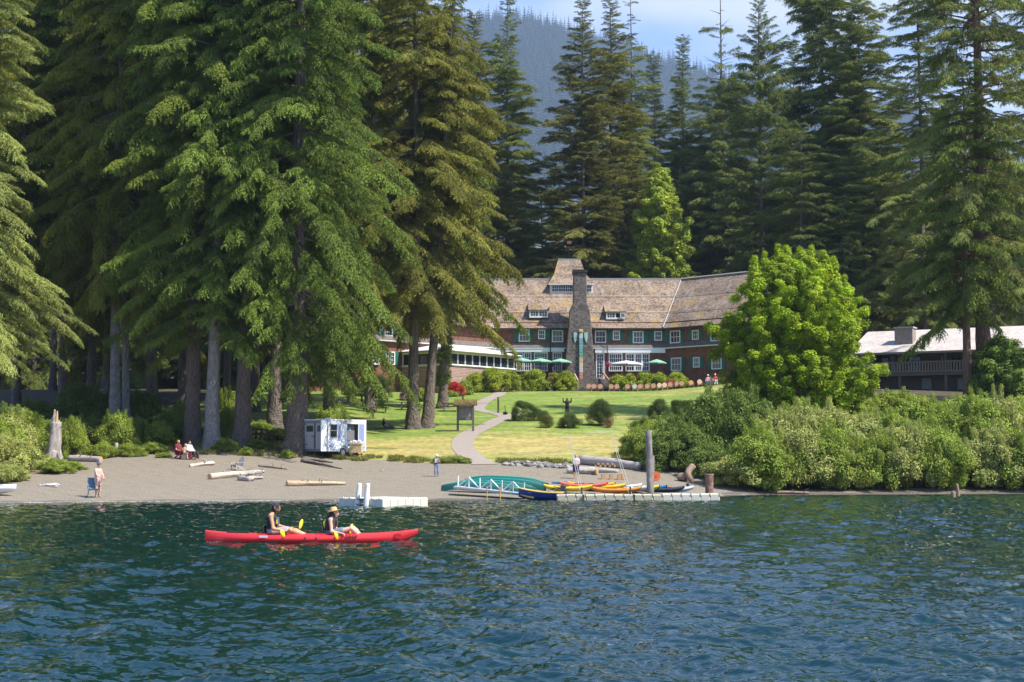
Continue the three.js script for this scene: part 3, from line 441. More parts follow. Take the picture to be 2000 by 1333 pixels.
{ // undergrowth on the left bank
  const r = rng(41), tone = [[thicketA, 'pale bush on the left bank by the weathered stump', 'pale bushes on the left bank'], [thicketB, 'fresh green bush under the left trees', 'green bushes under the left trees'], [thicketC, 'dark green shaded bush under the left trees', 'dark bushes under the left trees']], src = {};
  const spots = [[-15, 90, 1.6, 2.4, 0], [22, 92, 1.5, 2.0, 0], [45, 94, 1.3, 1.5, 0], [-35, 96, 2, 3.2, 1], [15, 99, 1.9, 3.0, 0], [50, 104, 1.8, 2.6, 1], [80, 95, 0.9, 0.8, 0], [143, 102, 1.0, 2.4, 1], [30, 106, 2.2, 3.0, 2], [85, 105, 2.0, 2.2, 2], [135, 107, 1.9, 2.2, 2], [180, 108, 1.8, 2.0, 2], [225, 106, 1.5, 2.6, 1], [262, 108, 1.5, 2.0, 2], [300, 109, 1.6, 1.6, 1], [335, 111, 1.5, 1.4, 2], [200, 102, 1.0, 0.9, 1], [250, 103, 1.0, 0.8, 1], [295, 105, 1.0, 0.7, 1], [110, 92, 1.0, 0.8, 1], [140, 94, 0.8, 0.5, 1], [20, 87, 1.0, 0.9, 0], [-5, 86, 1.0, 1.0, 0], [350, 118, 1.4, 2.2, 1], [445, 113, 1.2, 2.2, 1], [440, 120, 1.4, 3.0, 1], [395, 113, 0.8, 0.8, 2], [505, 118, 1.2, 0.9, 1], [545, 114, 1.0, 0.8, 1], [440, 107, 0.9, 0.8, 1], [500, 109, 0.9, 0.6, 1], [560, 104.5, 0.5, 0.5, 1], [480, 104.5, 0.45, 0.55, 1], [60, 116, 2.2, 2.6, 2], [160, 120, 2.2, 3.4, 2], [275, 122, 2.0, 2.8, 2], [640, 117, 1.4, 2.2, 1], [320, 102, 0.5, 0.3, 1], [865, 104, 0.8, 0.35, 1], [895, 104.2, 0.8, 0.4, 1]];
  spots.forEach(([px, D, rx, h, k], i) => { const key = k + '_' + (i % 2), p = T(px, D); if (!src[key]) { src[key] = bush({ p, rx: 1.8, h: 2.2, seed: 400 + i, mat: tone[k][0], s: 0.6, label: tone[k][1], group: tone[k][2], n: 110 }); src[key].scale.set(rx / 1.8, h / 2.2, rx / 1.8); return; } const c = src[key].clone(); c.name = numbered('leafy_bush'); c.position.copy(p); c.rotation.y = r() * 6.28; c.scale.set(rx / 1.8, h / 2.2, rx / 1.8); c.userData = { ...src[key].userData }; scene.add(c); });
}

// ---------- the lodge ----------
const roofT = tex(1024, 1024, (u, v) => { // weathered wooden shingles with lichen, 14 m by 14 m
  const row = Math.floor(v * 64), cell = Math.floor(u * 90 + (row % 2) * 0.5), k = 0.5 + 0.5 * nz(cell * 0.73 + 0.5, row * 1.31 + 0.5, 2.2) + 0.55 * tileN(u, v, 5, 7, 3, 3), edge = (v * 64) % 1 < 0.16 ? 0.72 : 1;
  const lichen = smooth(0.1, 0.42, tileN(u, v, 7, 5, 8, 4)), pale = smooth(0.12, 0.4, tileN(u, v, 16, 6, 12, 3));
  let c = mixc([0.085, 0.058, 0.04], [0.37, 0.27, 0.19], clamp(0.5 + (k - 0.5) * 1.5)); c = mixc(c, [0.36, 0.22, 0.045], lichen * 0.75); c = mixc(c, [0.42, 0.37, 0.32], pale * 0.45); return c.map((q) => q * edge);
}); roofT.repeat.set(1 / 14, 1 / 14);
const roofB = tex(512, 512, (u, v) => 0.5 + 0.3 * ((v * 64) % 1) - 0.15 + 0.25 * nz(u * 90, Math.floor(v * 64) * 1.3, 1), false); roofB.repeat.set(1 / 14, 1 / 14);
const roofM = std({ map: roofT, bumpMap: roofB, bumpScale: 0.05, roughness: 0.95 });
const shingleT = tex(512, 512, (u, v) => { const row = Math.floor(v * 32), cell = Math.floor(u * 34 + (row % 2) * 0.5), k = 0.5 + 0.7 * nz(cell * 0.73 + 0.5, row * 1.31 + 0.5, 5.2) + 0.5 * tileN(u, v, 4, 4, 3, 3), e = (v * 32) % 1 < 0.2 || (u * 34 + (row % 2) * 0.5) % 1 < 0.08 ? 0.6 : 1; return mixc([0.10, 0.05, 0.034], [0.30, 0.125, 0.07], clamp(k)).map((q) => q * e); }); shingleT.repeat.set(1 / 5, 1 / 5);
const wallM = std({ map: shingleT, bumpMap: roofB, bumpScale: 0.03, roughness: 0.9 }), greyWallT = shingleT.clone(); 
const greyWallM = std({ map: tex(512, 512, (u, v) => { const row = Math.floor(v * 32), cell = Math.floor(u * 30 + (row % 2) * 0.5), k = 0.5 + 0.7 * nz(cell * 0.73 + 0.5, row * 1.31 + 0.5, 9.2); return mixc([0.09, 0.075, 0.065], [0.2, 0.17, 0.145], clamp(k)); }, true, 1 / 5), roughness: 0.95 });
const stoneT = tex(512, 512, (u, v) => { // rough field stones in mortar
  let d1 = 9, d2 = 9, id = 0; const X = u * 18, Y = v * 22; for (let a = -1; a <= 1; a++) for (let b = -1; b <= 1; b++) { const cx = Math.floor(X) + a, cy = Math.floor(Y) + b, wx = (cx + 18) % 18, wy = (cy + 22) % 22, h = Math.sin(wx * 127.1 + wy * 311.7) * 43758.5, h2 = Math.sin(wx * 269.5 + wy * 183.3) * 43758.5, px = cx + 0.5 + 0.4 * (h - Math.floor(h) - 0.5) * 2, py = cy + 0.5 + 0.3 * (h2 - Math.floor(h2) - 0.5) * 2, d = Math.hypot((X - px) * 0.8, Y - py); if (d < d1) { d2 = d1; d1 = d; id = h2 - Math.floor(h2); } else if (d < d2) d2 = d; }
  const m = smooth(0.02, 0.12, d2 - d1); return mixc([0.2, 0.18, 0.165], mixc([0.065, 0.052, 0.05], [0.2, 0.16, 0.145], id), m);
}); stoneT.repeat.set(1 / 5, 1 / 5);
const stoneM = std({ map: stoneT, bumpMap: stoneT, bumpScale: -0.04, roughness: 0.95 });
const brickM = std({ map: tex(512, 512, (u, v) => { const row = Math.floor(v * 24), U = u * 20 + (row % 2) * 0.5, mort = (v * 24) % 1 < 0.16 || U % 1 < 0.07, k = 0.5 + 0.7 * nz(Math.floor(U) * 0.71 + 0.5, row * 1.3 + 0.5, 3); return mort ? [0.5, 0.46, 0.42] : mixc([0.17, 0.08, 0.055], [0.42, 0.24, 0.18], clamp(k)); }, true, 1 / 4), roughness: 0.9 });
const whiteM = std({ color: lin(0.74, 0.74, 0.72), roughness: 0.55 }), shutterM = std({ color: lin(0.012, 0.12, 0.085), roughness: 0.6 }), glassM = phys({ color: lin(0.025, 0.03, 0.035), roughness: 0.08, ior: 1.5 }), blindM = phys({ color: lin(0.16, 0.155, 0.15), roughness: 0.25, ior: 1.5 }), darkM = std({ color: lin(0.03, 0.026, 0.023), roughness: 0.9 }), metalRoofM = std({ color: lin(0.62, 0.62, 0.6), roughness: 0.5 }), creamM = std({ color: lin(0.62, 0.6, 0.42), roughness: 0.6 });
const LD = 182, HW = 0.46, lodgeX = at(1132, 700, LD).x;
const lodge = thing('lodge', 'large old shingled lodge with mossy roof, tall stone chimney and green shutters', 'building', [lodgeX, ground(lodgeX, -LD), -LD]);
const LB = lodge.position.clone(), loc = (p) => p.clone().sub(LB);
const face = (o, ang) => { const u = V(Math.cos(ang), 0, Math.sin(ang)); return { o, u, n: V(-u.z, 0, u.x).normalize() }; }; // ang > 0: the face comes nearer to its right
function onFace(f, px, py) { const a = V(0, CAM_H, 0), d = at(px, py, 100).sub(a), t = f.o.clone().sub(a).dot(f.n) / d.dot(f.n); return a.addScaledVector(d, t); }
const hingeR = at(1299, 700, LD), hingeL = at(965, 700, LD), WA = Math.PI / 4;
const main = face(V(0, 0, -LD), 0), right = face(hingeR, WA), left = face(hingeL, -WA);
const eaveY = at(1132, 641, LD - 0.7).y, ridgeY = at(1132, 547, LD + 6.6).y, wallTop = eaveY + 0.75, run = 6.6, over = 0.7;
{
  // walls
  const wl = (f, s0, s1, y0, y1, th = 0.3) => { const a = f.o.clone().addScaledVector(f.u, s0), b = f.o.clone().addScaledVector(f.u, s1); a.y = b.y = 0; const m = (p, y, k) => V(p.x, y, p.z).addScaledVector(f.n, -k); return quads([[m(a, y0, 0), m(b, y0, 0), m(b, y1, 0), m(a, y1, 0)], [m(b, y0, th), m(a, y0, th), m(a, y1, th), m(b, y1, th)], [m(a, y1, 0), m(b, y1, 0), m(b, y1, th), m(a, y1, th)]]).translate(-LB.x, -LB.y, -LB.z); };
  const s0 = hingeL.x, s1 = hingeR.x, band = at(1132, 678, LD).y, WL = 30, WR = 13;
  part(lodge, 'wall', wl(main, s0, s1, LB.y - 1, wallTop), wallM); part(lodge, 'wall', wl(right, 0, WR, LB.y - 1, wallTop), wallM); part(lodge, 'wall', wl(left, -WL, 0, LB.y - 1, wallTop), wallM);
  // sloping skirt of grey shingles between the storeys
  const skirt = (f, a0, a1) => { const P = (s, y, k) => { const q = f.o.clone().addScaledVector(f.u, s).addScaledVector(f.n, k); q.y = y; return loc(q); }; const yt = at(1132, 670, LD).y, yb = at(1132, 680, LD).y; return [quads([[P(a0, yb, 0.5), P(a1, yb, 0.5), P(a1, yt, 0.02), P(a0, yt, 0.02)]]), quads([[P(a0, yb - 0.12, 0.48), P(a1, yb - 0.12, 0.48), P(a1, yb - 0.01, 0.49), P(a0, yb - 0.01, 0.49)], [P(a1, yb - 0.12, 0.48), P(a0, yb - 0.12, 0.48), P(a0, yb - 0.12, 0), P(a1, yb - 0.12, 0)]])]; };
  for (const [f, a, b] of [[main, s0, s1], [right, 0, WR], [left, -24, 0]]) { const [sk, fas] = skirt(f, a, b); part(lodge, 'skirt_roof', sk, greyWallM); part(lodge, 'fascia', fas, whiteM); }
  // roofs, mitred at the hinges
  const tn = Math.tan(WA / 2), roof = (f, a0, a1, mit0, mit1) => {
    const P = (s, y, back) => { const q = f.o.clone().addScaledVector(f.u, s).addScaledVector(f.n, -back); q.y = y; return loc(q); };
    const q = (s, m, b) => s + m * b * tn, dy = (ridgeY - eaveY) / (run + over);
    const A = P(q(a0, mit0, -over), eaveY, -over), B = P(q(a1, mit1, -over), eaveY, -over), C = P(q(a1, mit1, run), ridgeY, run), D = P(q(a0, mit0, run), ridgeY, run), E = P(q(a1, mit1, 2 * run + over), eaveY, 2 * run + over), F = P(q(a0, mit0, 2 * run + over), eaveY, 2 * run + over);
    part(lodge, 'roof', [slab(A, B, C, D, 0.22), slab(D.clone().add(V(0, 0.01, 0)), C.clone().add(V(0, 0.01, 0)), E, F, 0.22)], roofM);
    part(lodge, 'ridge_cap', bar(D.clone().add(V(0, 0.06, 0)), C.clone().add(V(0, 0.06, 0)), 0.3, 0.16), std({ color: lin(0.3, 0.28, 0.26) }));
    for (const k of [0.3, 0.63]) { const s = A.clone().lerp(D, k), e = B.clone().lerp(C, k); const rail = rod(s.add(V(0, 0.16, 0.05)), e.add(V(0, 0.16, 0.05)), 0.035, 0.035, 5); part(lodge, 'snow_rail', rail, std({ color: lin(0.5, 0.46, 0.42), metalness: 0.3, roughness: 0.5 })); }
    part(lodge, 'gutter', bar(A.clone().add(V(0, -0.1, 0.04)), B.clone().add(V(0, -0.1, 0.04)), 0.12, 0.1), darkM);
  };
  roof(main, s0, s1, -1, 1); roof(right, 0, WR, -1, 0); roof(left, -WL, 0, 0, 1);
  { const f = right, P = (y, b) => { const q = f.o.clone().addScaledVector(f.u, 13).addScaledVector(f.n, -b); q.y = y; return loc(q); }; part(lodge, 'gable_wall', quads([[P(LB.y - 1, 0), P(LB.y - 1, 2 * run), P(eaveY + 0.5, 2 * run), P(eaveY + 0.5, 0)], [P(eaveY + 0.5, 0), P(eaveY + 0.5, 2 * run), P(ridgeY - 0.25, run), P(ridgeY - 0.25, run)]]), wallM); }
  const valleys = [[hingeR, 1], [hingeL, -1]].map(([h, k]) => rod(loc(V(h.x - k * over * tn, eaveY + 0.1, h.z + over)), loc(V(h.x + k * run * tn, ridgeY + 0.1, h.z - run)), 0.09, 0.09, 5)); for (const v of valleys) part(lodge, 'valley_flashing', v, std({ color: lin(0.36, 0.33, 0.3), metalness: 0.3, roughness: 0.6 }));
}
function windowAt(f, x0, y0, x1, y1, nx, ny, o = {}) {
  const parent = o.parent ?? lodge, base = o.base ?? LB, a = onFace(f, x0, y1), b = onFace(f, x1, y1), c = onFace(f, (x0 + x1) / 2, y0), w = Math.hypot(b.x - a.x, b.z - a.z), h = c.y - (a.y + b.y) / 2;
  const g = new THREE.Group(); g.name = o.name ?? 'window'; g.quaternion.setFromRotationMatrix(new THREE.Matrix4().makeBasis(f.u, V(0, 1, 0), f.n)); const m = a.clone().lerp(b, 0.5); m.y = (a.y + b.y) / 2 + h / 2; g.position.copy(m.sub(base)); parent.add(g);
  const fw = o.fw ?? 0.13; part(g, 'frame', [box(fw, h, 0.14, -w / 2 + fw / 2, 0, 0.07), box(fw, h, 0.14, w / 2 - fw / 2, 0, 0.07), box(w - 2 * fw, fw, 0.14, 0, h / 2 - fw / 2, 0.07), box(w - 2 * fw + 0.16, fw * 0.9, 0.2, 0, -h / 2 + fw / 2, 0.09)], o.frameM ?? whiteM);
  if (nx * ny <= 6) { const lw = (w - 2 * fw) / nx, lh = (h - 2 * fw) / ny, lg = box(lw, lh, 0.03); for (let i = 0; i < nx; i++) for (let k = 0; k < ny; k++) part(g, 'pane', lg, o.glass ?? glassM).position.set(-w / 2 + fw + (i + 0.5) * lw, -h / 2 + fw + (k + 0.5) * lh, 0.025 + 0.001 * ((i + k) % 2)); } else part(g, 'pane', box(w - 2 * fw, h - 2 * fw, 0.03, 0, 0, 0.025), o.glass ?? glassM);
  const mu = []; for (let i = 1; i < nx; i++) mu.push(box(o.mw ?? 0.05, h - 2 * fw, 0.05, -w / 2 + fw + (w - 2 * fw) * i / nx, 0, 0.065)); for (let j = 1; j < ny; j++) mu.push(box(w - 2 * fw, (ny % 2 === 0 && j === ny / 2 ? 1.7 : 1) * (o.mw ?? 0.05), 0.052, 0, -h / 2 + fw + (h - 2 * fw) * j / ny, 0.065)); if (mu.length) part(g, 'muntin', mu, o.frameM ?? whiteM);
  const sh = o.sh; if (sh) for (const s of [-1, 1]) if (sh !== -s * 2) { const q = part(parent, 'shutter', [box(0.5, h, 0.07, s * (w / 2 + 0.27), 0, 0.06), box(0.36, 0.05, 0.1, s * (w / 2 + 0.27), h * 0.18, 0.07)], shutterM); q.position.copy(g.position); q.quaternion.copy(g.quaternion); }
  return g;
}
// upper storey
for (const [x0, y0, x1, y1, sh, b] of [[1013, 643.5, 1034.5, 668, 1, 1], [1051, 644.5, 1065, 663, 2, 0], [1078, 645, 1100, 669, 0, 1], [1162, 646, 1184, 670.5, 0, 0], [1197, 646, 1211, 665, 1, 1], [1236, 647, 1257, 671, 1, 1], [1278, 647, 1293, 666, 1, 0]]) windowAt(main, x0, y0, x1, y1, 3, x1 - x0 > 18 ? 2 : 2, { sh, mw: 0.035, glass: b ? blindM : glassM });
for (const [x0, y0, x1, y1, sh, b] of [[1310, 646, 1330, 671, 1, 0], [1353, 645, 1366, 664, 1, 0], [1389, 643, 1408, 667, 1, 1], [1446, 640, 1461, 660, 1, 0], [1312, 699, 1332, 725, 1, 1], [1355, 698, 1368, 718.5, 1, 1], [1391, 697, 1411, 722, 1, 1], [1447, 706, 1461, 718, 0, 0], [1392, 738, 1411, 750, 0, 1]]) windowAt(right, x0, y0, x1, y1, 3, 2, { sh, mw: 0.035, glass: b ? blindM : glassM });
for (const [x0, y0, x1, y1, sh] of [[684, 690, 706, 714, 0], [726, 690, 739, 713, 0], [752, 687, 770, 713, 1], [690, 640, 710, 664, 1], [745, 640, 765, 664, 1]]) windowAt(left, x0, y0, x1, y1, 4, 3, { sh, mw: 0.04 });
// french windows of the ground floor, and the white band over them
for (const [x0, x1, nx] of [[1008, 1022, 3], [1023, 1038, 3], [1043, 1070, 6], [1079, 1098, 4], [1189, 1216, 6], [1222, 1240, 3], [1240, 1254, 3], [1254, 1269, 3]]) windowAt(main, x0, x0 > 1150 ? 690.5 : 688.5, x1, 726, nx, 4, { mw: 0.05, name: 'french_window' });
for (const [a, b, y0, y1] of [[962, 1102, 680.5, 688], [1162, 1299, 682, 690]]) { const p = loc(onFace(main, a, y1)), q = loc(onFace(main, b, y0)); part(lodge, 'white_band', box(q.x - p.x, q.y - p.y, 0.42, (p.x + q.x) / 2, (p.y + q.y) / 2, 0.21), whiteM); }
{ const d = windowAt(main, 1164, 690, 1181, 741, 3, 7, { name: 'terrace_door', mw: 0.05, fw: 0.16 }); part(d, 'handle', box(0.05, 0.2, 0.06, 0.33, -0.6, 0.15), darkM); }
for (const px of [1075, 1185.5]) { const a = loc(onFace(main, px, 642)), b = loc(onFace(main, px, 735)); a.z = b.z = 0.62; part(lodge, 'downpipe', rod(b, a, 0.06), darkM); }
{ // chimney with the painted rain gauge
  const CD = LD - 2.0, cp = (px, py) => { const q = at(px, py, CD); return [q.x - LB.x, q.y - LB.y]; };
  const prof = [[1103, 760], [1104, 735], [1107, 690], [1112, 640], [1114, 606], [1121, 592], [1121.5, 534], [1144.5, 534], [1145, 592], [1151, 606], [1154, 640], [1158, 690], [1161, 735], [1162, 760]].map(([a, b]) => new THREE.Vector2(...cp(a, b)));
  const g = new THREE.ExtrudeGeometry(new THREE.Shape(prof), { depth: 1.5, bevelEnabled: true, bevelThickness: 0.25, bevelSize: 0.08, bevelSegments: 2 }); g.translate(0, 0, 0.35);
  const ch = part(lodge, 'chimney', boxUV(g), stoneM);
  const [cx, cy] = cp(1133, 530), zf = 2.1; part(ch, 'chimney_cap', box(1.75, 0.36, 2.3, cx, cy, 1.1), darkM);
  const gy = (py) => cp(1133, py)[1], x0 = cp(1134.5, 700)[0], cols = [[652, 662, 0.45, 0.62, 0.62], [662, 672, 0.14, 0.3, 0.45], [672, 682, 0.08, 0.33, 0.4], [682, 690, 0.04, 0.32, 0.27], [690, 699, 0.03, 0.3, 0.2], [699, 709, 0.66, 0.42, 0.17], [709, 718, 0.7, 0.6, 0.42], [718, 728, 0.62, 0.6, 0.55], [728, 743, 0.55, 0.19, 0.1]];
  cols.forEach(([a, b, ...c]) => part(ch, 'gauge_band', rbox(0.42, gy(a) - gy(b) - 0.02, 0.16, 0.03, x0, (gy(a) + gy(b)) / 2, zf + 0.13), std({ color: lin(...c), roughness: 0.6 })));
  const ticks = []; for (let py = 655; py < 742; py += 3) ticks.push(box(0.3, 0.035, 0.03, x0, gy(py), zf + 0.215)); part(ch, 'gauge_scale', ticks, std({ color: lin(0.7, 0.7, 0.66) }));
  for (const s of [-1, 1]) { const sh = new THREE.Shape(); sh.moveTo(0, 0); sh.lineTo(s * 0.42, 0.1); sh.quadraticCurveTo(s * 0.52, -0.5, s * 0.3, -1.15); sh.quadraticCurveTo(s * 0.05, -0.8, 0, 0); const w = new THREE.ExtrudeGeometry(sh, { depth: 0.1, bevelEnabled: false }); w.translate(x0 + s * 0.38, gy(651), zf); part(ch, 'gauge_wing', w, std({ color: lin(0.32, 0.5, 0.46), roughness: 0.6 })); }
  part(ch, 'gauge_crest', [rbox(0.5, 0.42, 0.2, 0.06, x0, gy(647.5), zf + 0.1), box(0.24, 0.12, 0.3, x0, gy(648), zf + 0.2)], std({ color: lin(0.5, 0.4, 0.2) }));
}
{ // roof house with its row of windows, the two dormers, the weather vane
  const CD = LD + 4.5, f = face(V(0, 0, -CD), 0), q = (px, py, D = CD) => loc(at(px, py, D)), a = q(1074, 572), b = q(1158.5, 572), t = q(1074, 556), d = new THREE.Group(); d.name = 'cupola'; lodge.add(d);
  part(d, 'wall', box(b.x - a.x, t.y - a.y + 1.6, 6, (a.x + b.x) / 2, (t.y + a.y) / 2 - 0.8, a.z - 3), whiteM);
  const e0 = q(1071, 554.5), e1 = q(1160, 554.5), r0 = q(1090, 508, CD + 3), r1 = q(1134, 508, CD + 3), m0 = q(1082, 536, CD + 1.15), m1 = q(1144, 536, CD + 1.15), bk = (p, dz) => V(p.x, p.y, p.z - dz); e0.z += 0.4; e1.z += 0.4;
  const E = [e0, e1, bk(e1, 7), bk(e0, 7)], Mi = [m0, m1, bk(m1, 4.2), bk(m0, 4.2)], R = [r0, r1, bk(r1, 0.6), bk(r0, 0.6)], ql = []; for (let i = 0; i < 4; i++) { const j = (i + 1) % 4; ql.push([E[i], E[j], Mi[j], Mi[i]], [Mi[i], Mi[j], R[j], R[i]]); } ql.push([R[0], R[1], R[2], R[3]], [E[3], E[2], E[1], E[0]]);
  part(d, 'cupola_roof', quads(ql), roofM); part(d, 'roof_crest', bar(r0, r1, 0.3, 0.16), std({ color: lin(0.3, 0.29, 0.27) })); part(d, 'fascia', box(e1.x - e0.x, 0.16, 0.08, (e0.x + e1.x) / 2, e0.y - 0.08, e0.z - 0.05), whiteM);
  for (const [x0, x1] of [[1079, 1090], [1092, 1103.5], [1105, 1116.5], [1118, 1129], [1132, 1143], [1145, 1155]]) { const A = onFace(f, x0, 569), B = onFace(f, x1, 558.5), w = B.x - A.x, h = B.y - A.y, m = loc(A.clone().lerp(B, 0.5)); part(d, 'pane', box(w, h, 0.05, m.x, m.y, m.z + 0.03), glassM); part(d, 'muntin', [box(0.05, h, 0.04, m.x - w / 6, m.y, m.z + 0.07), box(0.05, h, 0.04, m.x + w / 6, m.y, m.z + 0.07), box(w, 0.05, 0.041, m.x, m.y, m.z + 0.07)], whiteM); }
  const v = q(1112, 508, CD + 3), va = new THREE.Group(); va.name = 'weather_vane'; lodge.add(va); part(va, 'rod', rod(v, V(v.x, v.y + 2.5, v.z), 0.035, 0.02, 5), darkM); part(va, 'arrow', [bar(V(v.x - 0.6, v.y + 1.6, v.z), V(v.x + 0.6, v.y + 1.6, v.z), 0.05), box(0.3, 0.24, 0.03, v.x - 0.5, v.y + 1.66, v.z), box(0.5, 0.35, 0.03, v.x, v.y + 2.2, v.z)], std({ color: lin(0.2, 0.1, 0.06) }));
  for (const [x0, x1, y0, y1, yr, open] of [[1034, 1070.5, 605.5, 621, 590, 0], [1184, 1219.5, 609, 624, 592, 1]]) {
    const DD = LD + 0.35, g = new THREE.Group(); g.name = 'dormer'; lodge.add(g); const A = q(x0, y1, DD), B = q(x1, y0, DD), w = B.x - A.x, h = B.y - A.y, cx = (A.x + B.x) / 2, dep = 3.2;
    part(g, 'frame', [box(0.16, h, 0.12, A.x + 0.08, A.y + h / 2, A.z), box(0.16, h, 0.12, B.x - 0.08, A.y + h / 2, A.z), box(w - 0.32, 0.18, 0.12, cx, B.y - 0.09, A.z), box(w - 0.32, 0.2, 0.14, cx, A.y + 0.1, A.z), box(0.14, h - 0.38, 0.1, cx, A.y + h / 2, A.z)], whiteM);
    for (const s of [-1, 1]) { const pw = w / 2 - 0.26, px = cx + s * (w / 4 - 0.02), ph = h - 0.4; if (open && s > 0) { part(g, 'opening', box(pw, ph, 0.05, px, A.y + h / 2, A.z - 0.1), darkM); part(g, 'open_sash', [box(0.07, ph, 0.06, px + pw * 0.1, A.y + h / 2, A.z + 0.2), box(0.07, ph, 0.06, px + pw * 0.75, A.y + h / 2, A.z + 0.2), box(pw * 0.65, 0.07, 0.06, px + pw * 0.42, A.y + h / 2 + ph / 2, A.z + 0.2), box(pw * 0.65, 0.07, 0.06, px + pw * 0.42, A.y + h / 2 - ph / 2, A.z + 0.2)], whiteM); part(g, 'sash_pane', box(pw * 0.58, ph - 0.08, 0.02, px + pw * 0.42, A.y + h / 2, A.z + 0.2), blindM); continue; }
      part(g, 'pane', box(pw, ph, 0.04, px, A.y + h / 2, A.z), glassM); part(g, 'muntin', [box(0.05, ph, 0.05, px - pw / 6, A.y + h / 2, A.z + 0.02), box(0.05, ph, 0.05, px + pw / 6, A.y + h / 2, A.z + 0.02), box(pw, 0.05, 0.051, px, A.y + h / 2, A.z + 0.02)], whiteM); }
    const top = q((x0 + x1) / 2, yr, DD + dep).y, fr = A.z, bk2 = A.z - dep; part(g, 'dormer_roof', slab(V(A.x - 0.15, B.y, fr + 0.2), V(B.x + 0.15, B.y, fr + 0.2), V(B.x + 0.15, top, bk2), V(A.x - 0.15, top, bk2), 0.14), roofM);
    for (const s of [A.x + 0.03, B.x - 0.03]) { const ck = new THREE.BufferGeometry(); const P = [V(s, A.y - 0.4, fr - 0.04), V(s, B.y - 0.1, fr - 0.04), V(s, top - 0.12, bk2)]; ck.setAttribute('position', new THREE.Float32BufferAttribute(P.flatMap((p) => [p.x, p.y, p.z]), 3)); ck.setAttribute('uv', new THREE.Float32BufferAttribute([0, 0, 0, 1, 2, 1], 2)); ck.computeVertexNormals(); part(g, 'cheek', ck, wallM); }
  }
}
{ // sunroom on the left, its windows over a brick base
  const s = new THREE.Group(); s.name = 'sunroom'; lodge.add(s); const C0 = at(866, 700, 168), C1 = at(1006, 700, 178); C0.y = C1.y = 0; const u = C1.clone().sub(C0).normalize(), n = V(-u.z, 0, u.x), f = { o: C0, u, n }, len = C1.distanceTo(C0), dep = 6.2, eY = at(866, 686, 168).y, sY = at(866, 713, 168).y, gY = LB.y - 2;
  const P = (a, b, y) => { const q = C0.clone().addScaledVector(u, a).addScaledVector(n, -b); q.y = y; return loc(q); };
  part(s, 'brick_base', quads([[P(0, 0, gY), P(len, 0, gY), P(len, 0, sY), P(0, 0, sY)], [P(0, dep, gY), P(0, 0, gY), P(0, 0, sY), P(0, dep, sY)], [P(len, 0, gY), P(len, dep, gY), P(len, dep, sY), P(len, 0, sY)], [P(0, 0, sY), P(len, 0, sY), P(len, dep, sY), P(0, dep, sY)]]), brickM);
  part(s, 'back_wall', quads([[P(0.3, dep - 0.1, sY), P(len, dep - 0.1, sY), P(len, dep - 0.1, eY), P(0.3, dep - 0.1, eY)]]), wallM);
  const nP = 10; for (let i = 0; i <= nP; i++) { const a = clamp(len * i / nP, 0.08, len - 0.08); part(s, 'mullion', bar(P(a, 0.08, sY), P(a, 0.08, eY), 0.13), whiteM); if (i < nP) { const x = P((i + 0.5) * len / nP, 0.1, (sY + eY) / 2), g = new THREE.PlaneGeometry(len / nP - 0.14, eY - sY - 0.2); g.applyMatrix4(new THREE.Matrix4().makeBasis(u, V(0, 1, 0), n)); g.translate(x.x, x.y, x.z); part(s, 'pane', g, glassM); } }
  for (const b of [0.1, 2.1, 4.1, 6.0]) part(s, 'mullion', bar(P(0.08, b + 0.05, sY), P(0.08, b + 0.05, eY), 0.13), whiteM);
  for (const b of [1.15, 3.15, 5.1]) { const x = P(0.1, b, (sY + eY) / 2), g = new THREE.PlaneGeometry(1.85, eY - sY - 0.2); g.applyMatrix4(new THREE.Matrix4().makeBasis(n.clone().multiplyScalar(1), V(0, 1, 0), u.clone().negate())); g.translate(x.x, x.y, x.z); part(s, 'pane', g, glassM); }
  part(s, 'sill', [bar(P(-0.05, -0.04, sY + 0.05), P(len, -0.04, sY + 0.05), 0.2, 0.16), bar(P(-0.04, 0, sY + 0.05), P(-0.04, dep, sY + 0.05), 0.16, 0.16)], whiteM);
  part(s, 'eave_beam', [bar(P(0, 0.05, eY - 0.02), P(len, 0.05, eY - 0.02), 0.3, 0.24), bar(P(0.05, 0, eY - 0.02), P(0.05, dep, eY - 0.02), 0.24, 0.24)], creamM);
  const o = 0.55, h = 1.15, r = dep / 2, Q = [P(-o, -o, eY + 0.14), P(len + o, -o, eY + 0.14), P(len + o, dep + o, eY + 0.14), P(-o, dep + o, eY + 0.14)], R0 = P(r, r, eY + h), R1 = P(len - r, r, eY + h); part(s, 'sunroom_roof', [quads([[Q[0], Q[1], R1, R0], [Q[2], Q[3], R0, R1], [Q[1], Q[2], R1, R1], [Q[3], Q[0], R0, R0], [Q[3], Q[2], Q[1], Q[0]]])], metalRoofM);
  part(s, 'gutter', bar(Q[0].clone().add(V(0, -0.06, 0)), Q[1].clone().add(V(0, -0.06, 0)), 0.14, 0.12), creamM);
}
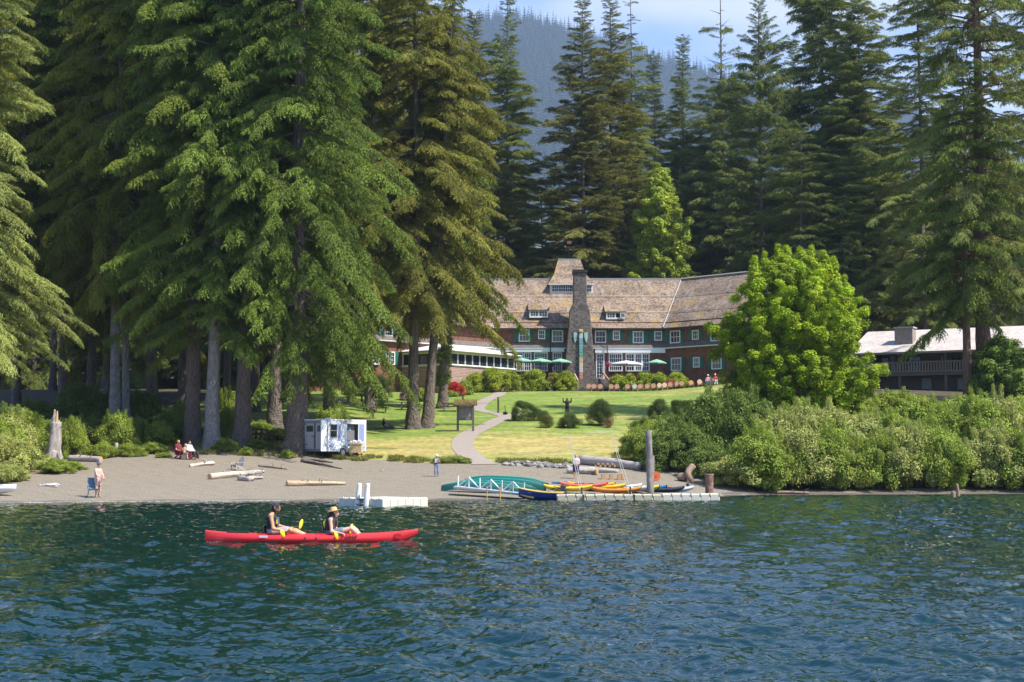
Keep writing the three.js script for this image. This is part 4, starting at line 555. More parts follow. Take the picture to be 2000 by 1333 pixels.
{ // stone terrace, its steps and hand rails
  const y0 = LB.y - 1.2, yT = at(1132, 741, LD - 4).y, xa = at(1122, 750, LD - 5).x - LB.x, xb = at(1196, 750, LD - 5).x - LB.x, g = new THREE.Group(); g.name = 'terrace'; lodge.add(g);
  const X0 = at(1000, 740, LD - 4).x - LB.x, X1 = hingeR.x - LB.x; part(g, 'terrace_wall', box(X1 - X0, yT - y0, 3.6, (X0 + X1) / 2, (yT + y0) / 2 - LB.y, 2.0), stoneM);
  const xr = at(1172, 750, LD - 5).x - LB.x; for (let i = 0; i < 6; i++) part(g, 'step', box(1.6, 0.18, 0.4, xr + 0.9, yT - LB.y - 0.2 - i * 0.19, 3.95 + i * 0.36), stoneM);
  const rail = (px0, py0, px1, py1) => { const a = loc(at(px0, py0, LD - 4)), b = loc(at(px1, py1, LD - 6)); part(g, 'hand_rail', [bar(a, b, 0.16, 0.14), bar(V(a.x, a.y - 1, a.z), a, 0.12), bar(V(b.x, b.y - 1, b.z), b, 0.12)], std({ color: lin(0.42, 0.25, 0.17) })); };
  rail(1177, 727, 1191, 745); rail(1122, 731, 1129, 744);
  part(g, 'low_wall', box(xr - xa, 1.0, 0.5, (xa + xr) / 2 - 0.2, yT - LB.y - 0.6, 4.6), stoneM);
}

// ---------- the guest wing on the right ----------
{
  const o = at(1680, 700, 150); o.y = 0; const f = face(o, 0.5), B = V(o.x, ground(o.x, o.z), o.z), w = thing('guest_wing', 'two-storey dark wooden guest wing with pale shingle roof and long balcony', 'building', B), len = 24, L = (s, y, b) => { const q = o.clone().addScaledVector(f.u, s).addScaledVector(f.n, -b); q.y = y; return q.sub(B); };
  const woodG = std({ map: tex(256, 256, (u, v) => mixc([0.10, 0.075, 0.055], [0.2, 0.155, 0.12], clamp(0.5 + tileN(u, v, 30, 4, 4, 3) * 1.2)), true, 0.5), roughness: 0.9 }), eY = onFace(f, 1690, 690).y, fY = onFace(f, 1690, 733).y, gY = B.y - 1.5;
  part(w, 'wall', [quads([[L(0, gY, 1.7), L(len, gY, 1.7), L(len, eY, 1.7), L(0, eY, 1.7)], [L(0, gY, 9), L(0, gY, 1.7), L(0, eY, 1.7), L(0, eY, 9)]])], woodG);
  part(w, 'side_wall', quads([[L(0, fY, 0), L(1.2, fY, 0), L(1.2, eY, 0), L(0, eY, 0)], [L(0, fY, 1.7), L(0, fY, 0), L(0, eY, 0), L(0, eY, 1.7)]]), std({ color: lin(0.3, 0.3, 0.27) }));
  const pale = std({ map: tex(512, 512, (u, v) => { const k = 0.5 + 0.5 * nz(Math.floor(u * 60) * 0.7 + 0.5, Math.floor(v * 40) * 1.3 + 0.5, 3) + tileN(u, v, 5, 5, 6, 3) * 0.5; return mixc([0.34, 0.28, 0.24], [0.62, 0.56, 0.5], clamp(k)).map((q) => q * ((v * 40) % 1 < 0.15 ? 0.75 : 1)); }, true, 0.1), roughness: 0.9 });
  const rY = eY + 2.6; part(w, 'roof', [slab(L(-1, eY - 0.05, -1.0), L(len, eY - 0.05, -1.0), L(len, rY, 6.5), L(-1, rY, 6.5), 0.2), slab(L(-1, rY + 0.01, 6.5), L(len, rY + 0.01, 6.5), L(len, eY, 13), L(-1, eY, 13), 0.2)], pale);
  part(w, 'fascia', bar(L(-1, eY - 0.16, -1.02), L(len, eY - 0.16, -1.02), 0.22, 0.06), std({ color: lin(0.36, 0.32, 0.28) }));
  const cA = onFace({ o: o.clone().addScaledVector(f.n, -2.2), n: f.n }, 1769, 672); cA.sub(B); part(w, 'roof_chimney', box(1.75, 1.8, 1.4, cA.x, cA.y + 0.6, cA.z, -0.5), std({ map: woodG.map, color: lin(1.8, 1.9, 2.1), roughness: 0.9 })); part(w, 'chimney_cap', box(1.95, 0.12, 1.6, cA.x, cA.y + 1.56, cA.z, -0.5), std({ color: lin(0.4, 0.4, 0.4) }));
  part(w, 'balcony_floor', slab(L(0, fY + 0.1, -0.1), L(len, fY + 0.1, -0.1), L(len, fY + 0.1, 1.7), L(0, fY + 0.1, 1.7), 0.3), woodG);
  const railM = std({ color: lin(0.30, 0.245, 0.2), roughness: 0.85 }), postS = [1692, 1756, 1846, 1985].map((px) => { const q = onFace(f, px, 700); return Math.hypot(q.x - o.x, q.z - o.z); });
  for (const s of postS) part(w, 'post', bar(L(s, gY, 0.1), L(s, eY, 0.1), 0.22), woodG);
  const rt = fY + 1.15; part(w, 'top_rail', bar(L(0, rt, 0), L(len, rt, 0), 0.1, 0.14), railM); part(w, 'bottom_rail', bar(L(0, fY + 0.2, 0), L(len, fY + 0.2, 0), 0.1, 0.1), railM);
  const bg = new THREE.BoxGeometry(0.13, 0.86, 0.04); for (let s = 0.15; s < len - 1; s += 0.27) { const m = part(w, 'baluster', bg, railM); m.position.copy(L(s, fY + 0.67, 0.005)); m.rotation.y = -0.5; }
  const wf = { o: o.clone().addScaledVector(f.n, -1.69), u: f.u, n: f.n }, cf = std({ color: lin(0.14, 0.12, 0.1) }); for (const [a, b] of [[1712, 1738], [1770, 1800], [1858, 1880], [1960, 1984]]) windowAt(wf, a, 694, b, 727, 2, 1, { parent: w, base: B, frameM: cf, fw: 0.08 }); for (const [a, b, c] of [[1740, 1750, 1], [1838, 1846, 1], [1800, 1822, 0], [1870, 1885, 0]]) { const m = windowAt(wf, a, c ? 694 : 738, b, c ? 726 : 762, 1, 1, { parent: w, base: B, name: 'curtained_window', glass: std({ color: lin(0.3, 0.31, 0.28) }), frameM: cf, fw: 0.06 }); }
}

// ---------- things on the terrace and the lawn ----------
const G = onGround;
const woodM = (a, b, s) => std({ map: tex(128, 256, (u, v) => mixc(a, b, clamp(0.5 + tileN(u, v, 22, 3, s, 3) * 1.3))), roughness: 0.85 });
const salmonM = woodM([0.3, 0.155, 0.095], [0.46, 0.27, 0.18], 1), greyWoodM = woodM([0.3, 0.26, 0.22], [0.5, 0.46, 0.41], 2), amberM = woodM([0.42, 0.2, 0.06], [0.58, 0.32, 0.12], 3), darkWoodM = woodM([0.05, 0.035, 0.028], [0.12, 0.09, 0.07], 4), redWoodM = std({ color: lin(0.42, 0.03, 0.045), roughness: 0.6 }), driftM = woodM([0.34, 0.27, 0.19], [0.66, 0.57, 0.45], 6), driftGreyM = woodM([0.22, 0.185, 0.16], [0.5, 0.44, 0.39], 7), cutM = woodM([0.42, 0.22, 0.08], [0.62, 0.4, 0.2], 8), brownLogM = woodM([0.15, 0.095, 0.06], [0.36, 0.25, 0.17], 9);
function adirondack(label, m, p, turn, group, name = 'adirondack_chair') { // faces +z when turn is 0
  const t = thing(name, label, 'chair', p, turn, group), B = [], S = [];
  for (let i = -3; i <= 3; i++) { const h = 0.80 - 0.022 * i * i; B.push(box(0.082, h, 0.025, i * 0.09, h / 2, 0, 0, i * -0.03)); }
  const back = merge(B); back.rotateX(-0.36); back.translate(0, 0.27, -0.24); part(t, 'backrest', back, m);
  for (let i = 0; i < 6; i++) S.push(box(0.56, 0.025, 0.08, 0, 0.28 + i * 0.024, -0.2 + i * 0.1)); part(t, 'seat', S, m);
  for (const s of [-1, 1]) { part(t, 'armrest', box(0.13, 0.03, 0.72, s * 0.36, 0.56, 0.02), m); part(t, 'leg', box(0.04, 0.56, 0.1, s * 0.31, 0.27, 0.3), m); part(t, 'leg', bar(V(s * 0.26, 0.4, 0.3), V(s * 0.26, -0.02, -0.52), 0.035, 0.12), m); }
  t.scale.setScalar(0.84); return t;
}
const terraceY = (px, D) => { const p = at(px, HORIZON, D); p.y = ground(p.x, p.z); return p; };
{
  const GR = 'adirondack chairs lined up before the lodge', names = [];
  const row = [[1151, 0, 'leftmost salmon chair of the lodge row, under the chimney'], [1161, 0, 'second salmon chair of the lodge row, beside the leftmost one'], [1173.5, 0, 'third salmon chair of the lodge row, alone before the steps'], [1195, 0, 'salmon chair just right of the stair rail'], [1206, 0, 'second salmon chair right of the stair rail'], [1227, 0, 'salmon chair left of the pale grey one'], [1241, 1, 'pale grey weathered chair among the salmon ones'], [1252, 0, 'salmon chair right of the pale grey one'], [1266, 0, 'salmon chair in the middle of the row, left of a close pair'], [1278, 0, 'salmon chair in the middle of the row, right of its neighbour'], [1290, 2, 'left one of two touching pale tan chairs'], [1300, 2, 'right one of two touching pale tan chairs'], [1311, 0, 'salmon chair under the red azalea'], [1324, 0, 'left one of the last close salmon pair'], [1333, 0, 'right one of the last close salmon pair'], [1352, 3, 'amber chair standing apart right of the shrubs'], [1369, 2, 'tan chair left of the two seated people']];
  const tanM = woodM([0.5, 0.33, 0.2], [0.66, 0.47, 0.32], 5);
  for (const [px, k, l] of row) { const p = terraceY(px, 172.6); adirondack(l, [salmonM, greyWoodM, tanM, amberM][k], p, 0, GR); }
  const b = thing('wooden_bench', 'low salmon wooden bench at the right end of the chair row', 'bench', terraceY(1415.5, 172.6)); part(b, 'seat', [box(1.15, 0.05, 0.4, 0, 0.42, 0)], salmonM); for (const i of [-0.42, -0.14, 0.14, 0.42]) part(b, 'back_slat', box(0.24, 0.42, 0.03, i, 0.68, -0.2, 0, 0, -0.2), salmonM); for (const [x, z] of [[-0.5, 0.15], [0.5, 0.15], [-0.5, -0.15], [0.5, -0.15]]) part(b, 'leg', box(0.07, 0.42, 0.07, x, 0.2, z), salmonM);
}
{ // umbrellas
  const g1 = std({ color: lin(0.22, 0.42, 0.3), roughness: 0.9 }), w1 = std({ color: lin(0.72, 0.72, 0.74), roughness: 0.9 });
  const D = 179.4, yT = at(1132, 741, LD - 4).y;
  for (const [px, py, w, m, l] of [[1019, 706, 1.35, g1, 'green patio umbrella, leftmost, half behind the sunroom corner'], [1056, 707, 1.5, g1, 'green patio umbrella before the wide french window'], [1094.5, 707.5, 1.35, g1, 'green patio umbrella touching the chimney'], [1224, 711.5, 1.95, w1, 'white patio umbrella, the only white one'], [1283, 709, 1.15, g1, 'small green patio umbrella at the right end of the terrace']]) {
    const e = at(px, py, D), t = thing('patio_umbrella', l, 'umbrella', [e.x, yT, -D], 0, 'patio umbrellas'); const h = e.y - yT, pos = []; const n = 8; for (let i = 0; i < n; i++) { const a = i / n * 6.283, b = (i + 1) / n * 6.283, A = [Math.cos(a) * w, h, Math.sin(a) * w], B = [Math.cos(b) * w, h, Math.sin(b) * w], C = [0, h + 0.42, 0], mA = [Math.cos(a) * w * 0.5, h + 0.25, Math.sin(a) * w * 0.5], mB = [Math.cos(b) * w * 0.5, h + 0.25, Math.sin(b) * w * 0.5], A2 = [A[0], h - 0.12, A[2]], B2 = [B[0], h - 0.12, B[2]]; pos.push(...A, ...mB, ...B, ...A, ...mA, ...mB, ...mA, ...C, ...mB, ...A2, ...A, ...B, ...A2, ...B, ...B2); }
    const g = new THREE.BufferGeometry(); g.setAttribute('position', new THREE.Float32BufferAttribute(pos, 3)); g.computeVertexNormals(); part(t, 'canopy', g, m); part(t, 'pole', rod(V(0, -0.05, 0), V(0, h + 0.5, 0), 0.03), darkWoodM); part(t, 'base', rod(V(0, -0.02, 0), V(0, 0.08, 0), 0.25, 0.22, 12), darkM);
  }
  { const e = at(1175.5, 735, 179); const t = thing('closed_umbrella', 'closed blue umbrella leaning in the terrace doorway', 'umbrella', [e.x, yT, -179.2]); part(t, 'folded_cloth', limb([V(0, 0.7, 0), V(0.02, 1.3, 0), V(0, 2.2, 0)], [0.2, 0.16, 0.05], 10, 0.2, 3), std({ color: lin(0.09, 0.15, 0.2), roughness: 0.9 })); part(t, 'pole', rod(V(0, -0.05, 0), V(0, 2.3, 0), 0.03), darkWoodM); }
  for (const [px, py, c, l] of [[1079, 713, lin(0.25, 0.09, 0.45), 'purple hanging flower basket left of the chimney'], [1188, 714.5, lin(0.6, 0.05, 0.2), 'pink hanging flower basket right of the terrace door']]) { const p = at(px, py, 181.2), t = thing('hanging_basket', l, 'flowers', p); part(t, 'bowl', new THREE.SphereGeometry(0.2, 10, 6, 0, 6.3, 1.5, 1.6), darkWoodM); part(t, 'chain', rod(V(0, 0, 0), V(0, at(px, 690, 181.2).y - p.y, 0), 0.012), darkM); const r = rng(px), it = []; for (let i = 0; i < 9; i++) it.push([rv(r, 0.2).add(V(0, 0.08, 0)), r() * 6, 0, 0, 0.2, lin(1, 1, 1)]); scatter(t, 'blossoms', clumps.petal, leafM(c.r, c.g, c.b, 0.3), it); }
}
{ // shrubs along the terrace and on the lawn
  const S = (px, py, D, rx, h, seed, label, o = {}) => { const p = at(px, py, D); p.y = ground(p.x, p.z) - 0.05; return bush({ p, rx, h, seed, label, name: 'shrub', kind: 'rhodo', mat: rhodoM, s: 0.6, neat: true, group: o.group, n: o.n, ...o }); }, GR = 'rounded rhododendrons along the terrace';
  S(905, 745, 166, 1.1, 1.5, 501, 'pale green shrub left of the brown stake', { mat: thicketB, group: GR }); S(930, 745, 170.5, 1.2, 2.1, 513, 'bright rhododendron under the sunroom windows, left of the long clump', { group: GR }); S(962, 750, 171, 1.7, 2.6, 502, 'tall bright rhododendron under the sunroom windows', { group: GR }); S(992, 750, 172, 1.5, 2.4, 503, 'rhododendron beside the crouching person', { group: GR }); S(1045, 750, 174, 1.55, 2.4, 504, 'rhododendron below the middle green umbrella', { group: GR }); S(1083, 750, 174, 1.1, 2.0, 505, 'small yellowish rhododendron between two larger ones', { group: GR, mat: leafM(0.3, 0.3, 0.06, 0.3) }); S(1106, 750, 173.6, 1.25, 2.2, 506, 'round rhododendron left of the chimney foot', { group: GR });
  S(1205, 745, 175.5, 1.0, 1.9, 507, 'rhododendron right of the terrace steps', { group: GR }); S(1230, 745, 175.5, 1.0, 1.95, 508, 'second rhododendron right of the terrace steps', { group: GR }); S(1259, 745, 175.5, 1.25, 2.1, 509, 'rhododendron below the white umbrella', { group: GR }); S(1288, 745, 175.5, 1.15, 1.95, 510, 'rhododendron behind the middle chairs', { group: GR }); S(1321, 745, 175.5, 1.25, 1.85, 511, 'last rhododendron at the right end of the terrace', { group: GR }); S(1307, 745, 174.2, 0.4, 1.1, 512, 'small red azalea among the rhododendrons', { mat: leafM(0.35, 0.07, 0.03, 0.3) });
  S(742, 735, 160, 1.5, 2.2, 514, 'clipped dark green round shrub before the left wing', { mat: hedgeM, kind: 'fine', n: 120, s: 0.5 }); S(702, 735, 160, 1.6, 1.5, 515, 'dark shrub in the shade left of the clipped round one', { mat: hedgeM, kind: 'fine', n: 60 });
  S(886, 745, 164.5, 0.75, 1.5, 516, 'scarlet azalea in flower by the sunroom wall', { mat: leafM(0.6, 0.05, 0.06, 0.3), kind: 'petal', s: 0.4, n: 60 }); S(901.5, 750, 163.5, 0.35, 1.1, 517, 'small orange-red azalea right of the scarlet one', { mat: leafM(0.6, 0.09, 0.05, 0.3), kind: 'petal', s: 0.3, n: 22 }); S(880, 752, 163, 1.0, 0.6, 518, 'low leafy plants under the scarlet azalea', { mat: thicketB, n: 40, s: 0.45 }); S(797, 742, 158, 0.8, 1.6, 519, 'lilac-pink rhododendron in flower behind the straight trunk', { mat: leafM(0.5, 0.25, 0.55, 0.3), kind: 'petal', s: 0.4, n: 55 }); S(824, 745, 156, 0.55, 1.3, 520, 'green shrub seen between the two lawn trunks', { mat: thicketB });
  S(1068.5, 832, 128, 0.55, 0.95, 523, 'spiky fern at the right end of the sloped hedge', { mat: fernM, kind: 'fine', s: 0.5, n: 26 }); S(1112, 832, 128, 0.85, 1.2, 524, 'dark conical shrub in front of the statue', { mat: hedgeM, kind: 'fine', s: 0.42, n: 70 }); S(1173.5, 828, 130, 1.02, 2.15, 525, 'round-topped clipped shrub in the middle of the lawn', { mat: hedgeM, kind: 'fine', s: 0.45, n: 130 }); S(1287, 822, 133, 0.95, 2.0, 526, 'clipped shrub beside the long low hedge', { mat: hedgeM, kind: 'fine', s: 0.45, n: 120 }); S(1189, 828, 128.5, 0.4, 0.7, 527, 'reddish dead tuft at the foot of the round-topped shrub', { mat: leafM(0.24, 0.15, 0.09, 0.2), kind: 'fine', s: 0.35, n: 14 });
  // two clipped hedges filled by their outline
  const hedge = (label, p, turn, L, Wd, top, mat, seed) => { const t = thing('clipped_hedge', label, 'hedge', p, turn), r = rng(seed), it = []; part(t, 'stems', [-0.3, -0.1, 0.1, 0.3].map((k) => limb([V(k * L, -0.3, 0), V(k * L + 0.1, 0.3, 0), V(k * L, 0.6, 0.1)], [0.05, 0.04, 0.02], 5)), barkBrown); const n = Math.round(L * 70); for (let i = 0; i < n; i++) { const x = (r() - 0.5) * L, h = top(x / L + 0.5), f = r(); const q = f < 0.35 ? V(x, h - 0.15, (r() - 0.5) * Wd) : f < 0.85 ? V(x, 0.1 + r() * (h - 0.2), (r() < 0.7 ? 0.5 : -0.5) * Wd) : V((r() < 0.5 ? -0.5 : 0.5) * L, 0.1 + r() * (top(r() < 0.5 ? 0 : 1) - 0.2), (r() - 0.5) * Wd); const c = 0.85 + 0.3 * r(); it.push([q, r() * 6, r() - 0.5, 0, 0.3 + 0.12 * r(), lin(c, c, c)]); } scatter(t, 'crown', clumps.fine, mat, it); };
  const h1 = G(1035, 822); hedge('dark wedge-shaped hedge sloping down to the right beside the path', h1, 0, 2.75, 1.5, (u) => lerp(1.62, 0.75, smooth(0.25, 1, u)) * smooth(-0.15, 0.1, u), hedgeM, 61);
  const h2 = at(1385, 815, 140); h2.y = ground(h2.x, h2.z) - 0.1; hedge('long low clipped hedge with a sunlit top left of the maple', h2, 0, 6.4, 1.5, () => 1.25, leafM(0.16, 0.24, 0.03, 0.25), 62);
}
// wooden picnic table with crossed legs
for (const [px, py, turn, l] of [[740, 806, 0.1, 'dark wooden picnic table left of the lawn trees'], [880, 803.5, 0.05, 'dark wooden picnic table behind the notice board'], [797, 801, 0, 'dark wooden picnic table mostly hidden by the straight trunk']]) {
  const t = thing('picnic_table', l, 'table', G(px, py), turn, 'picnic tables on the lawn'); for (let i = -2; i <= 2; i++) part(t, 'top_plank', box(1.75, 0.05, 0.15, 0, 0.74, i * 0.16), darkWoodM); for (const s of [-1, 1]) { part(t, 'bench_plank', box(1.75, 0.05, 0.26, 0, 0.44, s * 0.72), darkWoodM); for (const e of [-1, 1]) part(t, 'leg', bar(V(s * 0.62, -0.03, e * 0.55), V(s * 0.62, 0.72, e * 0.2), 0.09, 0.05), darkWoodM); part(t, 'cross_beam', box(0.06, 0.09, 1.6, s * 0.68, 0.39, 0), darkWoodM); part(t, 'brace', bar(V(s * 0.62, 0.38, 0.0), V(0, 0.7, 0), 0.07, 0.05), darkWoodM); }
}
{ // notice board with a mossy roof
  const p = G(909, 843), t = thing('notice_board', 'wooden notice board on two posts under a yellow mossy roof', 'notice board', p, -0.06), pm = woodM([0.09, 0.07, 0.065], [0.2, 0.165, 0.15], 11), h = 2.35;
  for (const s of [-1, 1]) part(t, 'post', bar(V(s * 0.62, -0.15, 0), V(s * 0.62, h - 0.15, 0), 0.17), pm); part(t, 'panel', box(1.06, 1.05, 0.06, 0, 1.48, 0), woodM([0.16, 0.14, 0.13], [0.27, 0.245, 0.235], 12)); part(t, 'panel_rail', [box(1.06, 0.08, 0.1, 0, 0.93, 0.02), box(1.06, 0.08, 0.1, 0, 2.02, 0.02)], pm);
  for (const [x, y, w, q] of [[-0.28, 1.62, 0.32, 0.3], [0.12, 1.7, 0.26, 0.34], [-0.1, 1.25, 0.5, 0.22], [0.33, 1.3, 0.2, 0.28]]) part(t, 'notice_sheet', box(w, q, 0.01, x, y, 0.04), std({ color: lin(0.23, 0.22, 0.23) }));
  const rm = woodM([0.1, 0.08, 0.06], [0.2, 0.16, 0.11], 13); for (const s of [-1, 1]) part(t, 'roof_slope', slab(...(s > 0 ? [V(-0.92, h - 0.2, 0.62), V(0.92, h - 0.2, 0.62), V(0.86, h + 0.2, 0), V(-0.86, h + 0.2, 0)] : [V(0.92, h - 0.2, -0.62), V(-0.92, h - 0.2, -0.62), V(-0.86, h + 0.21, 0), V(0.86, h + 0.21, 0)]), 0.06), rm);
  const r = rng(8), it = []; for (let i = 0; i < 150; i++) { const z = (r() - 0.5) * 1.2, c = 0.7 + 0.6 * r(); it.push([V((r() - 0.5) * 1.8, h + 0.2 - Math.abs(z) * 0.645, z), r() * 6, 0, 0, V(0.14, 0.1 + 0.06 * r(), 0.14), lin(c, c * (0.9 + 0.2 * r()), c)]); } scatter(t, 'moss', clumps.fine, leafM(0.42, 0.33, 0.03, 0.2), it);
}
for (const [px, py, h, l] of [[951, 767, 0.85, 'short path light post near the rhododendrons'], [904, 783, 0.72, 'path light post just above the notice board roof'], [973, 807.5, 1.5, 'tallest path light post, inside the bend of the path'], [680, 788, 0.55, 'low post at the left end of the bark bed'], [706.5, 788, 0.65, 'low post at the right end of the bark bed']]) { const t = thing('post_light', l, 'post', G(px, py), 0, 'low posts along the paths'); part(t, 'post', bar(V(0, -0.1, 0), V(0, h * 0.86, 0), 0.17), darkWoodM); part(t, 'cap', [rbox(0.22, 0.07, 0.22, 0.02, 0, h * 0.99, 0), rbox(0.13, h * 0.13, 0.13, 0.02, 0, h * 0.91, 0)], brownLogM); }
{ const p = G(987, 811), t = thing('iron_pot', 'black iron pot with a tall upright handle beside the path bend', 'pot', p); part(t, 'bowl', new THREE.LatheGeometry([[0, 0], [0.14, 0.01], [0.22, 0.12], [0.2, 0.25], [0.22, 0.28], [0.19, 0.28], [0.17, 0.2], [0, 0.1]].map((q) => new THREE.Vector2(...q)), 16), darkM); part(t, 'handle', rod(V(0, 0.1, 0), V(-0.03, 0.9, 0), 0.035, 0.025), darkM); }
{ // cut-out figure with raised arms
  const p = G(1108, 806.5), t = thing('raised_arms_statue', 'dark flat statue of a figure with both arms raised, on the lawn', 'statue', p), m = std({ color: lin(0.045, 0.035, 0.03), roughness: 0.8 }), B = (a, b, r, q) => [V(...a), V(...b), r, q];
  globalThis.statueBones = [B([0, 0.62, 0], [0, 0.98, 0], 0.17, 0.21), B([0, 1.0, 0], [0, 1.12, 0], 0.2, 0.12), B([0, 1.2, 0], [0, 1.27, 0], 0.12, 0.1), B([0.16, 0.98, 0], [0.35, 1.0, 0], 0.09, 0.075), B([0.35, 1.0, 0], [0.39, 1.32, 0], 0.075, 0.055), B([-0.16, 0.98, 0], [-0.35, 1.0, 0], 0.09, 0.075), B([-0.35, 1.0, 0], [-0.39, 1.32, 0], 0.075, 0.055), B([0.1, 0.6, 0], [0.1, -0.05, 0], 0.095, 0.08), B([-0.1, 0.6, 0], [-0.1, -0.05, 0], 0.095, 0.08)];
  t.userData.later = 1; globalThis.statue = [t, m];
}
{ const p = G(795, 766), t = thing('little_wooden_house', 'small brown wooden kennel with a pitched roof behind the straight trunk', 'kennel', p, 0.2); part(t, 'wall', box(0.85, 0.6, 0.8, 0, 0.28, 0), brownLogM); for (const s of [-1, 1]) part(t, 'roof_slope', slab(...(s > 0 ? [V(0.02, 0.98, 0.5), V(0.02, 0.98, -0.5), V(0.58, 0.5, -0.5), V(0.58, 0.5, 0.5)].reverse() : [V(-0.58, 0.5, 0.5), V(-0.58, 0.5, -0.5), V(0, 0.99, -0.5), V(0, 0.99, 0.5)].reverse()), 0.05), darkWoodM); part(t, 'gable', quads([[V(-0.42, 0.58, 0.395), V(0.42, 0.58, 0.395), V(0, 0.93, 0.395), V(0, 0.93, 0.395)]]), brownLogM); }
{ const p = G(690, 780), t = thing('wooden_sign', 'little roofed wooden sign in the bark bed behind the trailer tree', 'sign', p); part(t, 'post', bar(V(0, -0.1, 0), V(0, 1.2, 0), 0.12), darkWoodM); part(t, 'sign_roof', [slab(V(-0.5, 1.2, 0.25), V(0.5, 1.2, 0.25), V(0.42, 1.42, 0), V(-0.42, 1.42, 0), 0.05), slab(V(0.5, 1.2, -0.25), V(-0.5, 1.2, -0.25), V(-0.42, 1.425, 0), V(0.42, 1.425, 0), 0.05)], darkWoodM);
  structure('bark_bed', (() => { const q = G(694, 789), n = 18, v = []; for (let i = 0; i < n; i++) { const a = i / n * 6.283, b = (i + 1) / n * 6.283, P = (w) => { const x = q.x + Math.cos(w) * 1.9, z = q.z + Math.sin(w) * 1.3; return V(x, ground(x, z) + 0.03, z); }, c = V(q.x, ground(q.x, q.z) + 0.03, q.z); v.push([c, P(b), P(a), P(a)]); } return quads(v); })(), std({ color: lin(0.3, 0.13, 0.075), roughness: 1 }), 'bed of reddish bark mulch'); }
{ // rail fence in the gap between the beach trunks
  const a = G(486, 866), t = thing('rail_fence', 'dark wooden rail fence in the gap between the beach trunks', 'fence', a, -0.25); for (const x of [0, 0.55, 0.95, 1.4]) part(t, 'fence_post', bar(V(x, -0.1, 0), V(x, 1.05, 0), 0.13), darkWoodM); for (const y of [0.25, 0.62, 0.98]) part(t, 'rail', box(1.5, 0.12, 0.05, 0.7, y, 0.08), darkWoodM);
}

